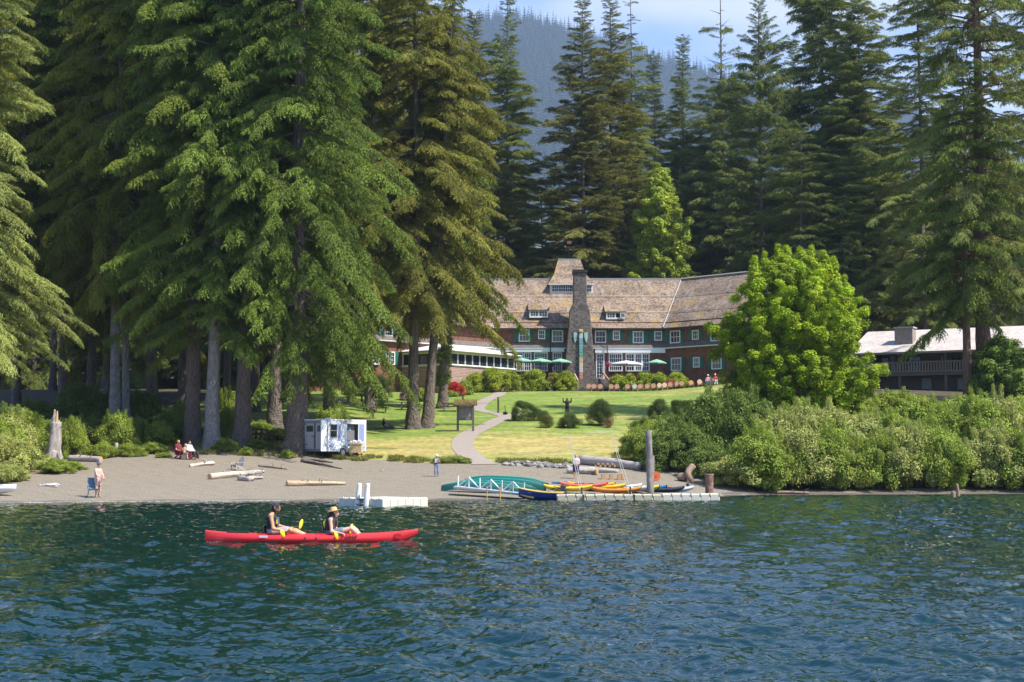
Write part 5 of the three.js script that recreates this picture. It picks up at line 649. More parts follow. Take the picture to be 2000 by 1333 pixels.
// ---------- the trailer ----------
{
  const p = G(616, 894), t = thing('trailer', 'white two-axle trailer with twin rear doors and an open side hatch, parked by the beach', 'trailer', p, -0.65), W = 2.15, L = 3.9, y0 = 0.42, H = 2.12, body = std({ color: lin(0.66, 0.68, 0.7), roughness: 0.4 }), trim = std({ color: lin(0.4, 0.41, 0.43), metalness: 0.6, roughness: 0.35 });
  // local: the rear faces +z, the hatch side faces +x
  const hz0 = -3.1, hz1 = -1.35, hy0 = 1.12, hy1 = 2.32, sd = W / 2;
  part(t, 'side_panel', [box(0.06, H, L + hz1, sd, y0 + H / 2, hz1 / 2 + 0 - L / 2 + (L) / 2), box(0.06, H, L + hz0, sd, y0 + H / 2, -L + (L + hz0) / 2), box(0.06, hy0 - y0, hz1 - hz0, sd, (y0 + hy0) / 2, (hz0 + hz1) / 2), box(0.06, y0 + H - hy1, hz1 - hz0, sd, (hy1 + y0 + H) / 2, (hz0 + hz1) / 2)], body);
  part(t, 'far_side', box(0.06, H, L, -sd, y0 + H / 2, -L / 2), body); part(t, 'front_wall', box(W, H, 0.06, 0, y0 + H / 2, -L), body); part(t, 'roof', [rbox(W + 0.1, 0.1, L + 0.06, 0.04, 0, y0 + H + 0.04, -L / 2)], body); part(t, 'roof_vent', rbox(0.4, 0.1, 0.4, 0.03, 0.5, y0 + H + 0.13, -0.7), body); part(t, 'floor', box(W, 0.12, L, 0, y0, -L / 2), darkM);
  part(t, 'inner_lining', [box(0.04, H - 0.2, L - 0.2, -sd + 0.2, y0 + H / 2, -L / 2)], std({ color: lin(0.22, 0.12, 0.04) })); part(t, 'inner_panel', box(0.04, 1.1, 0.75, sd - 0.3, 1.72, -2.66), std({ color: lin(0.16, 0.15, 0.155) })); part(t, 'inner_sheet', box(0.02, 0.22, 0.16, sd - 0.27, 1.95, -2.55, 0, 0, 0.5), std({ color: lin(0.2, 0.5, 0.6) }));
  part(t, 'rear_frame', [box(0.09, H, 0.1, -sd, y0 + H / 2, 0.0), box(0.09, H, 0.1, sd, y0 + H / 2, 0.0), box(W - 0.1, 0.16, 0.1, 0, y0 + H - 0.08, 0.0), box(W - 0.1, 0.12, 0.1, 0, y0 + 0.06, 0.0)], std({ color: lin(0.2, 0.2, 0.21), roughness: 0.5 }));
  for (const s of [-1, 1]) { const d = part(t, 'rear_door', rbox(W / 2 - 0.09, H - 0.32, 0.06, 0.02, s * (W / 4 - 0.02), y0 + H / 2 - 0.02, 0.02), std({ color: lin(0.36, 0.36, 0.36), roughness: 0.45 })); part(d, 'door_window', rbox(0.66, 0.42, 0.05, 0.02, s * (W / 4 - 0.02), 1.98, 0.04), glassM); part(d, 'hinge', [box(0.22, 0.04, 0.03, s * (W / 2 - 0.16), 0.9, 0.06), box(0.22, 0.04, 0.03, s * (W / 2 - 0.16), 2.3, 0.06)], darkM); if (s < 0) part(d, 'latch', [box(0.3, 0.04, 0.04, -0.2, 1.46, 0.08), box(0.04, H - 0.4, 0.03, -0.05, y0 + H / 2, 0.07)], darkM); }  // doors greyer than the white body: their shade is put into the colour
  const wn = new THREE.Group(); wn.name = 'side_window'; t.add(wn); part(wn, 'frame', [box(0.04, 0.94, 0.06, sd + 0.04, 1.82, -0.27), box(0.04, 0.94, 0.06, sd + 0.04, 1.82, -0.93), box(0.04, 0.06, 0.6, sd + 0.04, 2.26, -0.6), box(0.04, 0.06, 0.6, sd + 0.04, 1.38, -0.6), box(0.04, 0.05, 0.6, sd + 0.045, 1.84, -0.6)], trim); part(wn, 'pane', box(0.02, 0.84, 0.6, sd + 0.035, 1.82, -0.6), glassM);
  // blue print on the side: flat wedges and spots
  const printT = tex(256, 256, (u, v) => { let c = [0.66, 0.68, 0.7]; const b = u - 0.33 - 0.2 * v; if (b > 0) c = mixc([0.32, 0.4, 0.55], [0.55, 0.62, 0.72], clamp(0.5 + fbm(u * 6, v * 6, 2, 3) * 1.6)); const s = nz(u * 11, v * 9, 5), q = nz(u * 9 + 5, v * 11, 8); if (v < 0.55 && s > 0.3) c = [0.07, 0.16, 0.45]; if (v < 0.5 && q > 0.33) c = [0.04, 0.3, 0.22]; if (v < 0.45 && s < -0.36) c = [0.5, 0.1, 0.14]; return c; });
  const pr = quads([[V(sd + 0.036, y0 + 0.05, -0.1), V(sd + 0.036, y0 + 0.05, -L + 0.1), V(sd + 0.036, hy0 - 0.03, -L + 0.1), V(sd + 0.036, hy0 - 0.03, -0.1)]]); { const u = pr.attributes.uv, ps = pr.attributes.position; for (let i = 0; i < u.count; i++) u.setXY(i, (-0.1 - ps.getZ(i)) / (L - 0.2), (ps.getY(i) - y0) / 0.75); } part(t, 'printed_panel', pr, std({ map: printT, roughness: 0.4 }));
  part(t, 'blue_panel', [box(0.012, 1.2, 0.5, sd + 0.036, 1.72, -3.42), box(0.012, 1.1, 0.26, sd + 0.036, 1.7, -1.18)], std({ color: lin(0.24, 0.3, 0.52), roughness: 0.4 }));
  part(t, 'fender', [0, 1].map((k) => { const g = new THREE.TorusGeometry(0.45, 0.05, 6, 14, Math.PI); g.rotateY(Math.PI / 2); g.translate(sd + 0.05, 0.36, -1.55 - k * 0.82); return g; }), trim);
  for (const s of [-1, 1]) for (const k of [0, 1]) { const w = new THREE.Group(); w.name = 'wheel'; w.position.set(s * (sd - 0.02), 0.34, -1.55 - k * 0.82); t.add(w); const ty = new THREE.TorusGeometry(0.26, 0.095, 10, 24); ty.rotateY(Math.PI / 2); part(w, 'tyre', ty, std({ color: lin(0.02, 0.02, 0.021), roughness: 0.85 })); part(w, 'rim', [rod(V(-0.07, 0, 0), V(0.07, 0, 0), 0.2, 0.2, 18), rod(V(-0.09, 0, 0), V(0.09, 0, 0), 0.06, 0.06, 10)], std({ color: lin(0.6, 0.6, 0.62), metalness: 0.8, roughness: 0.3 })); }
  part(t, 'jack_stand', [rod(V(0.5, -0.05, -0.2), V(0.5, 0.42, -0.2), 0.05), rod(V(-0.6, -0.05, -0.3), V(-0.6, 0.42, -0.3), 0.05)], darkM);
  const q = G(694.5, 893), c = thing('crate_cart', 'plywood crate cart on a small wheel, loaded with white bags, at the trailer side', 'cart', q, -0.1); part(c, 'crate', [box(0.86, 0.6, 0.5, 0, 0.6, 0)], woodM([0.5, 0.33, 0.15], [0.66, 0.47, 0.25], 15)); part(c, 'rim_board', box(0.92, 0.07, 0.56, 0, 0.9, 0), woodM([0.5, 0.36, 0.2], [0.66, 0.5, 0.3], 16)); const wl = new THREE.TorusGeometry(0.12, 0.05, 8, 16); wl.translate(0.1, 0.16, 0.2); part(c, 'wheel', wl, darkM); part(c, 'leg', [bar(V(-0.38, -0.03, 0), V(-0.38, 0.35, 0), 0.06), bar(V(0.38, -0.03, -0.15), V(0.38, 0.35, -0.15), 0.06)], darkWoodM);
  const sm = std({ color: lin(0.75, 0.74, 0.72) }), r = rng(6); for (let i = 0; i < 4; i++) { const b = rbox(0.24, 0.2, 0.26, 0.07, 0, 0, 0); single('white_bag', b, sm, 'white bag heaped on the plywood crate cart', 'bag', 'white bags on the crate cart', V(q.x - 0.3 + i * 0.19, q.y + 1.02 + 0.05 * (i % 2), q.z + 0.04 * i)); }
}

// ---------- the beach ----------
// a log between two pixels: axis points, radius, bark and sawn ends
function log(px0, py0, px1, py1, r0, r1, label, o = {}) {
  const a = o.D ? at(px0, py0, o.D[0]) : G(px0, py0), b = o.D ? at(px1, py1, o.D[1]) : G(px1, py1); if (!o.D) { a.y += r0 * 0.85; b.y += r1 * 0.85; } const t = thing('driftwood_log', label, 'log', a.clone(), 0, o.group), e = b.clone().sub(a), d = e.clone().normalize(), mid = e.clone().multiplyScalar(0.5).add(V(0, o.bow ?? 0.02, 0));
  part(t, 'wood', limb([V(0, 0, 0), mid, e], [r0, (r0 + r1) / 2, r1], 12, o.rough ?? 0.2, px0), o.m ?? driftM); if (o.cut !== 0) part(t, 'sawn_end', rod(d.clone().multiplyScalar(-0.02), d.clone().multiplyScalar(0.06), r0 * 0.93, r0 * 0.93, 14), cutM); if (o.cut === 2) part(t, 'sawn_end', rod(e.clone().addScaledVector(d, -0.06), e.clone().addScaledVector(d, 0.02), r1 * 0.93, r1 * 0.93, 14), cutM);
  const r = rng(px0 + 7); for (let i = 0; i < (o.knots ?? 2); i++) { const k = 0.2 + r() * 0.7, s = e.clone().multiplyScalar(k); part(t, 'branch_stub', limb([s, s.clone().add(V((r() - 0.5) * 0.3, 0.12 + r() * 0.2, 0.1)), s.clone().add(V((r() - 0.5) * 0.6, 0.2 + r() * 0.25, 0.2))], [r1 * 0.4, r1 * 0.25, 0.01], 6), o.m ?? driftM); }
  return t;
}
log(409, 937, 474, 931, 0.19, 0.17, 'pale straight log with a sawn end before the single beach chair'); log(473, 931, 514, 924, 0.16, 0.1, 'forked grey driftwood branch lying behind the pale straight log', { m: driftGreyM, rough: 0.5, knots: 4 }); log(466, 939, 488, 941, 0.16, 0.14, 'short dark log piece under the driftwood pile', { m: driftGreyM }); log(484, 940, 494, 940, 0.14, 0.14, 'short sawn pale block by the driftwood pile', { cut: 2, knots: 0 }); log(492, 938, 512, 936, 0.13, 0.08, 'knotted driftwood stick at the right of the pile', { m: driftGreyM, rough: 0.6, knots: 4 });
log(560, 950, 674, 948, 0.17, 0.1, 'long brown log lying alone near the water', { m: woodM([0.3, 0.2, 0.11], [0.56, 0.43, 0.28], 21), knots: 5, rough: 0.35 }); log(370, 913, 416, 909, 0.1, 0.14, 'bleached twisted driftwood below the red chairs', { rough: 0.7, knots: 4, cut: 0 }); log(134, 901, 196, 903, 0.2, 0.2, 'white weathered log at the foot of the tall stump', { m: driftGreyM, rough: 0.3, cut: 2 }); log(-20, 908, 26, 913, 0.2, 0.17, 'white log end at the left edge in the bushes', { m: driftGreyM, rough: 0.3, cut: 0 }); log(24, 913, 37, 921, 0.12, 0.08, 'dark root end beside the white log at the left edge', { m: brownLogM, rough: 0.5, cut: 0 });
log(188, 888, 250, 893, 0.12, 0.08, 'brown root wad log with broken ends near the dark wood', { m: brownLogM, rough: 0.7, knots: 6, cut: 0 }); log(176, 862, 204, 850, 0.14, 0.06, 'dark broken snag leaning in the undergrowth', { m: brownLogM, rough: 0.5, cut: 0 }); log(505, 912, 560, 918, 0.08, 0.05, 'thin dark branch on the sand below the trunks', { m: brownLogM, cut: 0 }); log(590, 903, 668, 917, 0.14, 0.03, 'long root running over the sand from the thick trunk', { m: barkBrown, rough: 0.5, cut: 0, knots: 0 }); log(592, 900, 650, 905, 0.16, 0.04, 'second root running right from the thick trunk', { m: barkBrown, rough: 0.5, cut: 0, knots: 0 });
log(1134, 907, 1252, 919, 0.34, 0.28, 'thick grey fallen trunk behind the firewood', { m: driftGreyM, cut: 0, rough: 0.25 }); log(1107, 925, 1162, 927, 0.22, 0.24, 'log bench with a pale sawn end, right of the man in shorts', { m: driftGreyM, cut: 0, knots: 0 }).children[0]; log(1160, 923, 1207, 926, 0.16, 0.14, 'split timber lying under the firewood', { m: greyWoodM, cut: 0, knots: 0 });
{ const e = G(1162, 928); single('sawn_log_end', rod(V(-0.05, 0, 0.0), V(0.06, 0, 0.04), 0.22, 0.22, 16), cutM, 'round pale sawn disc at the end of the log bench', 'log', null, e.add(V(0.1, 0.24, 0.05))); }
for (let i = 0; i < 9; i++) { const r = rng(90 + i), p = G(1164 + i * 4.6, 921); p.y += 0.34 + 0.13 * (i % 2); single('firewood_piece', rod(V(0, 0, -0.2), V(0.05 * (r() - 0.5), 0, 0.2), 0.075, 0.075, 6), cutM, 'orange-brown split firewood piece stacked by the fallen trunk', 'firewood', 'stacked firewood', p); }
{ const p = G(1198, 937), t = thing('plank_bench', 'pale plank bench on sawn blocks right of the log bench', 'bench', p); part(t, 'plank', box(1.5, 0.07, 0.3, 0, 0.36, 0), driftM); for (const x of [-0.6, -0.1, 0.4, 0.62]) part(t, 'block', rbox(0.3, 0.36, 0.26, 0.03, x, 0.14, 0.02), cutM); }
log(1326, 939, 1342, 941, 0.22, 0.28, 'dark root end of the fallen stump log', { m: brownLogM, rough: 0.6, cut: 0 }); { const t = log(1404, 944, 1340, 916, 0.24, 0.4, 'brown fallen log with raised root end and sawn tip near the rusty pile', { m: brownLogM, rough: 0.25 }); part(t, 'root', limb([V(-1.55, 0.85, -0.3), V(-1.9, 0.4, 0.1), V(-1.6, -0.25, 0.5)], [0.22, 0.2, 0.14], 8, 0.4, 4), brownLogM); }
log(1460, 948, 1500, 952, 0.12, 0.1, 'dark driftwood under the bank bushes', { m: brownLogM, cut: 0 }); log(1518, 965, 1580, 966, 0.1, 0.08, 'brown log lying at the water edge under the bushes', { m: brownLogM, cut: 0 });
{ // the tall weathered stump
  const p = foot(106, 98.5), t = thing('weathered_stump', 'tall silvery weathered tree stump with a torn top and spreading roots', 'stump', p), m = woodM([0.14, 0.115, 0.095], [0.5, 0.44, 0.39], 31); part(t, 'wood', [limb([V(0, -0.2, 0), V(0, 0.8, 0), V(0.05, 1.9, 0), V(0.08, 2.65, 0)], [0.62, 0.44, 0.36, 0.3], 18, 0.35, 3, 0.25)], m);
  for (const [x, h, r] of [[-0.06, 3.45, 0.12], [0.1, 3.35, 0.1], [0.22, 2.75, 0.1], [-0.16, 3.0, 0.12]]) part(t, 'splinter', limb([V(x, 2.3, 0.05), V(x, (2.4 + h) / 2, 0.03), V(x * 1.05, h, 0)], [r * 1.5, r, r * 0.4], 7, 0.4, h), x === 0.1 ? cutM : m);
  for (const [x, z, k] of [[-1, 0.3, 1.0], [-0.7, 0.8, 0.6], [0.1, 1, 0.8], [0.9, 0.5, 1.0], [0.6, -0.6, 0.7]]) part(t, 'root', limb([V(x * 0.25, 0.75, z * 0.25), V(x * 0.5, 0.28, z * 0.5), V(x * 0.85 * k, 0.04, z * 0.85 * k), V(x * 1.2 * k, -0.12, z * 1.2 * k)], [0.24, 0.17, 0.11, 0.05], 8, 0.3, x + 4), m);
}
{ const p = G(227, 892), t = thing('small_stump', 'small grey stump among broken roots on the upper beach', 'stump', p); part(t, 'wood', limb([V(0, -0.1, 0), V(0, 0.4, 0), V(-0.03, 0.9, 0)], [0.3, 0.2, 0.1], 10, 0.4, 6, 0.2), driftGreyM); part(t, 'root', limb([V(0.1, 0.2, 0.1), V(0.5, 0.1, 0.3), V(0.9, 0.25, 0.3)], [0.12, 0.09, 0.03], 7, 0.5, 2), brownLogM); }
{ // stones along the edge of the lawn
  const r = rng(17), vs = [0, 1, 2, 3].map((k) => { const g = new THREE.IcosahedronGeometry(1, 2), p = g.attributes.position; for (let i = 0; i < p.count; i++) { const v = V(p.getX(i), p.getY(i), p.getZ(i)), f = 1 + 0.45 * nz(v.x * 1.3 + k * 5, v.y * 1.3, v.z * 1.3); p.setXYZ(i, v.x * f, v.y * f * 0.7, v.z * f); } g.computeVertexNormals(); return g; }), ms = [std({ color: lin(0.24, 0.225, 0.21), roughness: 0.95 }), std({ color: lin(0.34, 0.31, 0.28), roughness: 0.95 }), std({ color: lin(0.16, 0.145, 0.14), roughness: 0.95 })];
  for (let i = 0; i < 46; i++) { const u = r(), p = G(984 + u * 150, 907 + u * 9 + (r() - 0.5) * 7), s = 0.11 + 0.16 * r() * r() + 0.05; const m = single('stone', vs[i % 4], ms[i % 3], 'grey field stone edging the lawn above the boats', 'stone', 'field stones between lawn and beach', p); m.scale.set(s * (1 + 0.5 * r()), s, s); m.rotation.y = r() * 6; m.position.y += s * 0.3; }
}
adirondack('single weathered grey adirondack chair on the beach', greyWoodM, G(463, 919), -0.75, 'adirondack chairs on the beach', 'adirondack_chair');
const redA = G(352, 896), redB = G(373, 897.5); adirondack('red adirondack chair with the person in dark shirt, the one farther back', redWoodM, redA, 0.95, 'red chairs under the trees'); adirondack('red adirondack chair with the person in pale trousers', redWoodM, redB, 0.95, 'red chairs under the trees');
{ const p = G(181, 972), t = thing('camp_chair', 'grey blue folding camp chair beside the person in the blue hat', 'chair', p, 0.5), m = std({ color: lin(0.12, 0.19, 0.24), roughness: 0.9 }); part(t, 'backrest', slab(V(-0.26, 0.42, 0.02), V(0.26, 0.42, 0.02), V(0.24, 1.0, -0.28), V(-0.24, 1.0, -0.28), 0.02), m); part(t, 'seat', slab(V(-0.26, 0.44, 0.45), V(0.26, 0.44, 0.45), V(0.26, 0.38, 0), V(-0.26, 0.38, 0), 0.02), m); for (const s of [-1, 1]) { part(t, 'leg', rod(V(s * 0.28, -0.02, 0.4), V(s * 0.26, 0.5, -0.1), 0.014), std({ color: lin(0.3, 0.32, 0.35), metalness: 0.7, roughness: 0.4 })); part(t, 'leg', rod(V(s * 0.28, -0.02, -0.25), V(s * 0.26, 0.5, 0.4), 0.014), darkM); part(t, 'armrest', rod(V(s * 0.28, 0.56, -0.05), V(s * 0.28, 0.56, 0.4), 0.02), darkM); } }
function cloth(px, py, w, d, col, label, seed) { const p = G(px, py), g = new THREE.PlaneGeometry(w, d, 18, 14); g.rotateX(-Math.PI / 2); const q = g.attributes.position; for (let i = 0; i < q.count; i++) { const x = q.getX(i), z = q.getZ(i); q.setXYZ(i, x * (1 + 0.3 * nz(z * 3, seed)), 0.07 + 0.13 * Math.abs(nz(x * 3.1 + seed, z * 3.3, seed)) + ground(p.x + x, p.z + z) - p.y, z * (1 + 0.3 * nz(x * 3, seed + 4))); } g.computeVertexNormals(); single('beach_towel', g, std({ color: col, roughness: 0.95, side: THREE.DoubleSide }), label, 'towel', null, p); }
cloth(99, 950, 0.75, 0.5, lin(0.6, 0.64, 0.72), 'crumpled pale blue and white towel on the sand', 3); cloth(106, 953, 0.35, 0.2, lin(0.72, 0.5, 0.5), 'small pink cloth beside the crumpled towel', 5); cloth(79, 950.5, 0.3, 0.15, lin(0.72, 0.6, 0.58), 'tiny pinkish cloth left of the towel', 8); cloth(745, 921, 0.3, 0.16, lin(0.6, 0.5, 0.1), 'small yellow cloth on the upper beach', 9);

// ---------- boats ----------
// a hull lofted along x: half-width w(t), bottom b(t) and sheer s(t), t from stern 0 to bow 1
function hull(L, w, b, s, deck, n = 30) {
  const pos = [], idx = [], m = 14;
  for (let i = 0; i <= n; i++) { const t = i / n, W = w(t), B = b(t), S = s(t), x = (t - 0.5) * L; for (let j = 0; j <= m; j++) { const a = j / m; if (a <= 0.72) { const th = (a / 0.72) * Math.PI; pos.push(x, B + (S - B) * (1 - Math.pow(Math.max(0, Math.sin(th)), 0.7)), -Math.cos(th) * W * (0.9 + 0.1 * Math.abs(Math.cos(th)))); } else { const q = (a - 0.72) / 0.28; pos.push(x, S + deck(t) * Math.sin(q * Math.PI), (1 - 2 * q) * W); } } }
  const k = m + 1; for (let i = 0; i < n; i++) for (let j = 0; j < m; j++) { const a = i * k + j, c = a + k; idx.push(a, c, a + 1, a + 1, c, c + 1); }
  const g = new THREE.BufferGeometry(); g.setAttribute('position', new THREE.Float32BufferAttribute(pos, 3)); g.setIndex(idx); g.computeVertexNormals(); return g;
}
const plastic = (c, r = 0.35) => phys({ color: c, roughness: r, clearcoat: 0.15, clearcoatRoughness: 0.3 });
const rentalHull = hull(2.9, (t) => 0.36 * Math.pow(Math.sin(Math.PI * clamp(t * 0.92 + 0.04)), 0.6), (t) => 0.0 + 0.26 * Math.pow(Math.abs(t - 0.5) * 2, 4), (t) => 0.24 + 0.12 * Math.pow(Math.abs(t - 0.5) * 2, 2.5), (t) => 0.05);
{
  const GR = 'rental kayaks laid side by side on the beach', list = [[1110, 962, 0.36, lin(0.72, 0.5, 0.02), 'yellow kayak, nearest on the left of the row', 1], [1140, 958, 0.42, lin(0.7, 0.14, 0.08), 'coral red kayak next to the yellow one'], [1156, 958, 0.42, lin(0.75, 0.36, 0.02), 'yellow-orange kayak right of the coral one'], [1176, 958, 0.4, lin(0.78, 0.5, 0.02), 'golden yellow kayak in the middle of the row'], [1203, 961, 0.26, lin(0.72, 0.24, 0.02), 'deep orange kayak lying broadside in front', 1], [1207, 954, 0.3, lin(0.62, 0.64, 0.66), 'white kayak behind the broadside orange one'], [1226, 956, 0.42, lin(0.5, 0.52, 0.55), 'pale grey kayak behind the second leaning pole'], [1242, 957, 0.45, lin(0.68, 0.6, 0.03), 'lemon yellow kayak left of the wooden pile'], [1256, 955, 0.45, lin(0.02, 0.18, 0.36), 'blue kayak beside the wooden pile'], [1288, 957, 0.3, lin(0.04, 0.04, 0.045), 'dark grey kayak right of the wooden pile'], [1306, 960, 0.22, lin(0.62, 0.63, 0.64), 'white kayak with a black fin at the right end of the row']];
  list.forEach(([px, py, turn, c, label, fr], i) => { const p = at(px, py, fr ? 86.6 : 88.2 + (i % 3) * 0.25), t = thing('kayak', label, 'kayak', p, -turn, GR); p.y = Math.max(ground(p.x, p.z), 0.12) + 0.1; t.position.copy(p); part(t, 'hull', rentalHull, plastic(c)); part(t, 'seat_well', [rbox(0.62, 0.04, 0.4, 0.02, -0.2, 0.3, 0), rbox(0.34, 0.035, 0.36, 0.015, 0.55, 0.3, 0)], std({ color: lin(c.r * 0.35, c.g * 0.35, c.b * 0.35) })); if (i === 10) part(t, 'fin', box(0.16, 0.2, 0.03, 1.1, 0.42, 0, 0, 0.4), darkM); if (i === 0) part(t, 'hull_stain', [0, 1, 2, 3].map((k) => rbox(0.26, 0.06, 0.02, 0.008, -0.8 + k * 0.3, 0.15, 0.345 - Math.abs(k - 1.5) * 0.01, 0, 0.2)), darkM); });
  const blue = at(1096, 941, 92), bt = thing('paddle_board', 'pale blue board lying behind the yellow kayak', 'paddleboard', [blue.x, ground(blue.x, blue.z) + 0.02, blue.z], -0.3); part(bt, 'deck', rbox(1.0, 0.12, 0.5, 0.05, 0, 0.08, 0), plastic(lin(0.18, 0.3, 0.42))); part(bt, 'rail', rbox(1.02, 0.05, 0.52, 0.02, 0, 0.03, 0), plastic(lin(0.1, 0.2, 0.3)));
}
{ // green canoes upside down
  const g = hull(4.9, (t) => 0.37 * Math.pow(Math.sin(Math.PI * clamp(t * 0.98 + 0.01)), 0.85), (t) => 0.26 * Math.pow(Math.abs(t - 0.5) * 2, 3.2), (t) => 0.38 + 0.2 * Math.pow(Math.abs(t - 0.5) * 2, 3), () => -0.02); g.rotateX(Math.PI);
  const m = plastic(lin(0.006, 0.085, 0.062), 0.35), kt = plastic(lin(0.03, 0.3, 0.23), 0.35);
  [[948, 967, 85.6, 0.06, 'green canoe turned over, nearest to the white gangway'], [964, 958, 86.5, 0.16, 'second green canoe turned over behind the nearest'], [985, 953, 87.5, 0.22, 'third green canoe turned over in the row'], [990, 948, 88.5, 0.14, 'rear green canoe turned over, farthest from the water']].forEach(([px, py, D, turn, l], i) => { const p = at(px, py, D), t = thing('canoe', l, 'canoe', [p.x, ground(p.x, p.z) + 0.6, p.z], -turn, 'green canoes on the beach'); t.position.y += 0.04 * i - 0.06; t.rotation.z = -0.05; part(t, 'hull', g, m); part(t, 'keel_strip', limb([V(-2.2, -0.19, 0), V(-1.5, -0.06, 0), V(-0.8, -0.005, 0), V(0, 0.005, 0), V(0.8, -0.005, 0), V(1.5, -0.06, 0), V(2.2, -0.19, 0)], [0.03, 0.035, 0.035, 0.035, 0.035, 0.035, 0.03], 6), kt); part(t, 'gunwale', [0, 1].map((s) => limb([V(-2.3, -0.55, 0), V(-1.2, -0.42, (s ? 1 : -1) * 0.38), V(0, -0.38, (s ? 1 : -1) * 0.43), V(1.2, -0.42, (s ? 1 : -1) * 0.38), V(2.3, -0.55, 0)], [0.02, 0.02, 0.02, 0.02, 0.02], 5)), kt); });
}
{ // white truss gangway from the beach to the floats
  const a = at(886, 955, 83.9), b = at(1030, 970, 82.4), t = thing('gangway', 'white truss gangway sloping from the beach to the floating dock', 'gangway', a), e = b.clone().sub(a), P = (k, y, z = 0) => e.clone().multiplyScalar(k).add(V(0, y, z)), m = std({ color: lin(0.66, 0.66, 0.64), roughness: 0.5 });
  part(t, 'deck', [slab(P(0, 0.1, 0.5), P(1, 0.1, 0.5), P(1, 0.1, -0.5), P(0, 0.1, -0.5), 0.09)], std({ color: lin(0.5, 0.48, 0.44) })); for (const z of [0.5, -0.5]) { part(t, 'chord', bar(P(0.02, 0.12, z), P(1, 0.12, z), 0.09), m); for (let i = 0; i < 7; i++) { const k = 0.06 + i * 0.15; part(t, 'upright', rod(P(k, 0.1, z), P(k, 0.72, z), 0.03), m); if (i < 6) { part(t, 'brace', rod(P(k, i % 2 ? 0.7 : 0.14, z), P(k + 0.15, i % 2 ? 0.14 : 0.7, z), 0.025), m); } } if (z > 0) part(t, 'brace', [0.13, 0.43, 0.73].map((k) => rod(P(k, 0.14, z), P(k + 0.09, 0.46, z), 0.022)), m); }
  part(t, 'float', rbox(0.55, 0.25, 0.6, 0.05, 1.5, -0.55, 0.1), darkM);
  for (const [px, l] of [[951, 'yellow marker stake in the shallows by the gangway, nearer the beach'], [977, 'orange yellow marker stake in the shallows beside the blue boat']]) { const p = at(px, 975, 81.5), s = thing('marker_stake', l, 'stake', [p.x, ground(p.x, p.z) - 0.1, p.z], 0, 'marker stakes in the shallows'); part(s, 'stake', rod(V(0, 0, 0), V(0, 0.85, 0), 0.025), std({ color: lin(0.62, 0.42, 0.06) })); part(s, 'band', rod(V(0, 0.6, 0), V(0, 0.72, 0), 0.03), std({ color: lin(0.6, 0.2, 0.05) })); }
}
{ // blue motor boat
  const g = hull(2.9, (t) => 0.6 * (1 - Math.pow(t, 3.2)) + 0.02, (t) => -0.08 + 0.25 * Math.pow(t, 4), (t) => 0.4 + 0.28 * t * t, () => -0.02), p = at(1058, 974, 81.6), t = thing('motor_boat', 'small blue open boat with a yellow rim and an outboard motor', 'boat', [p.x, 0.0, p.z], Math.PI - 0.22), bs = t.scale.setScalar(0.86), m = plastic(lin(0.012, 0.04, 0.2)), ym = plastic(lin(0.62, 0.42, 0.08));
  part(t, 'hull', g, m); part(t, 'inside', rbox(2.1, 0.03, 0.86, 0.01, -0.25, 0.43, 0), std({ color: lin(0.42, 0.4, 0.36) })); part(t, 'rim', [1, -1].map((s) => limb([V(-1.45, 0.42, s * 0.6), V(-0.3, 0.45, s * 0.58), V(0.6, 0.55, s * 0.44), V(1.15, 0.64, s * 0.2), V(1.45, 0.7, 0)], [0.045, 0.045, 0.045, 0.045, 0.045], 6)), ym); part(t, 'bow_stripe', limb([V(0.4, 0.12, -0.4), V(0.9, 0.2, -0.25), V(1.3, 0.3, -0.08)], [0.07, 0.07, 0.03], 6), ym); part(t, 'thwart', [box(0.25, 0.04, 1.0, 0.3, 0.5, 0), box(0.25, 0.04, 1.1, -0.6, 0.48, 0)], greyWoodM);
  const o = new THREE.Group(); o.name = 'outboard_motor'; t.add(o); part(o, 'cowling', rbox(0.34, 0.36, 0.3, 0.08, -1.35, 0.72, 0), std({ color: lin(0.04, 0.05, 0.07), roughness: 0.4 })); part(o, 'shaft', box(0.12, 0.75, 0.1, -1.5, 0.25, 0), std({ color: lin(0.06, 0.07, 0.09) })); part(o, 'tiller', rod(V(-1.2, 0.72, 0), V(-0.75, 0.8, 0.05), 0.025), darkM);
}
// floating docks of moulded cubes
const cubeM = std({ map: tex(128, 128, (u, v) => mixc([0.4, 0.36, 0.24], [0.56, 0.51, 0.36], clamp(0.5 + tileN(u, v, 8, 8, 3, 3) + tileN(u, v, 30, 30, 5, 2) * 0.5))), roughness: 0.75 }), lugLitCubeM = std({ color: lin(0.62, 0.59, 0.47), roughness: 0.7 });
{
  const a = at(1088, 978, 80.2), b = at(1405, 978, 80.6), t = thing('floating_dock', 'long beige floating dock of moulded cubes with the kayaks behind it', 'dock', [a.x, 0.0, a.z]), n = 17, e = b.clone().sub(a), w = e.x / n, cg = new RoundedBoxGeometry(w * 0.985, 0.4, 0.5, 2, 0.05);
  for (let j = 0; j < 3; j++) for (let i = 0; i < n; i++) { const m = part(t, 'float_cube', cg, i > 10 ? (j === 0 ? lugLitCubeM : cubeM) : cubeM); m.position.set((i + 0.5) * w, 0.1 + 0.012 * Math.sin(i * 1.7) + (i > 10 ? 0.03 : 0), e.z * i / n - j * 0.515); }  // front cubes on the right are whiter: sunlight put into their colour
  const lug = new THREE.CylinderGeometry(0.045, 0.045, 0.1, 8); for (let i = 0; i <= n; i++) { const m = part(t, 'connector_lug', lug, lugLitCubeM); m.position.set(i * w, 0.27 + (i > 10 ? 0.03 : 0), e.z * i / n + 0.26); }
  for (const i of [2.7, 8.0]) part(t, 'black_strap', box(0.09, 0.42, 0.03, i * w, 0.1, 0.262), darkM);
}
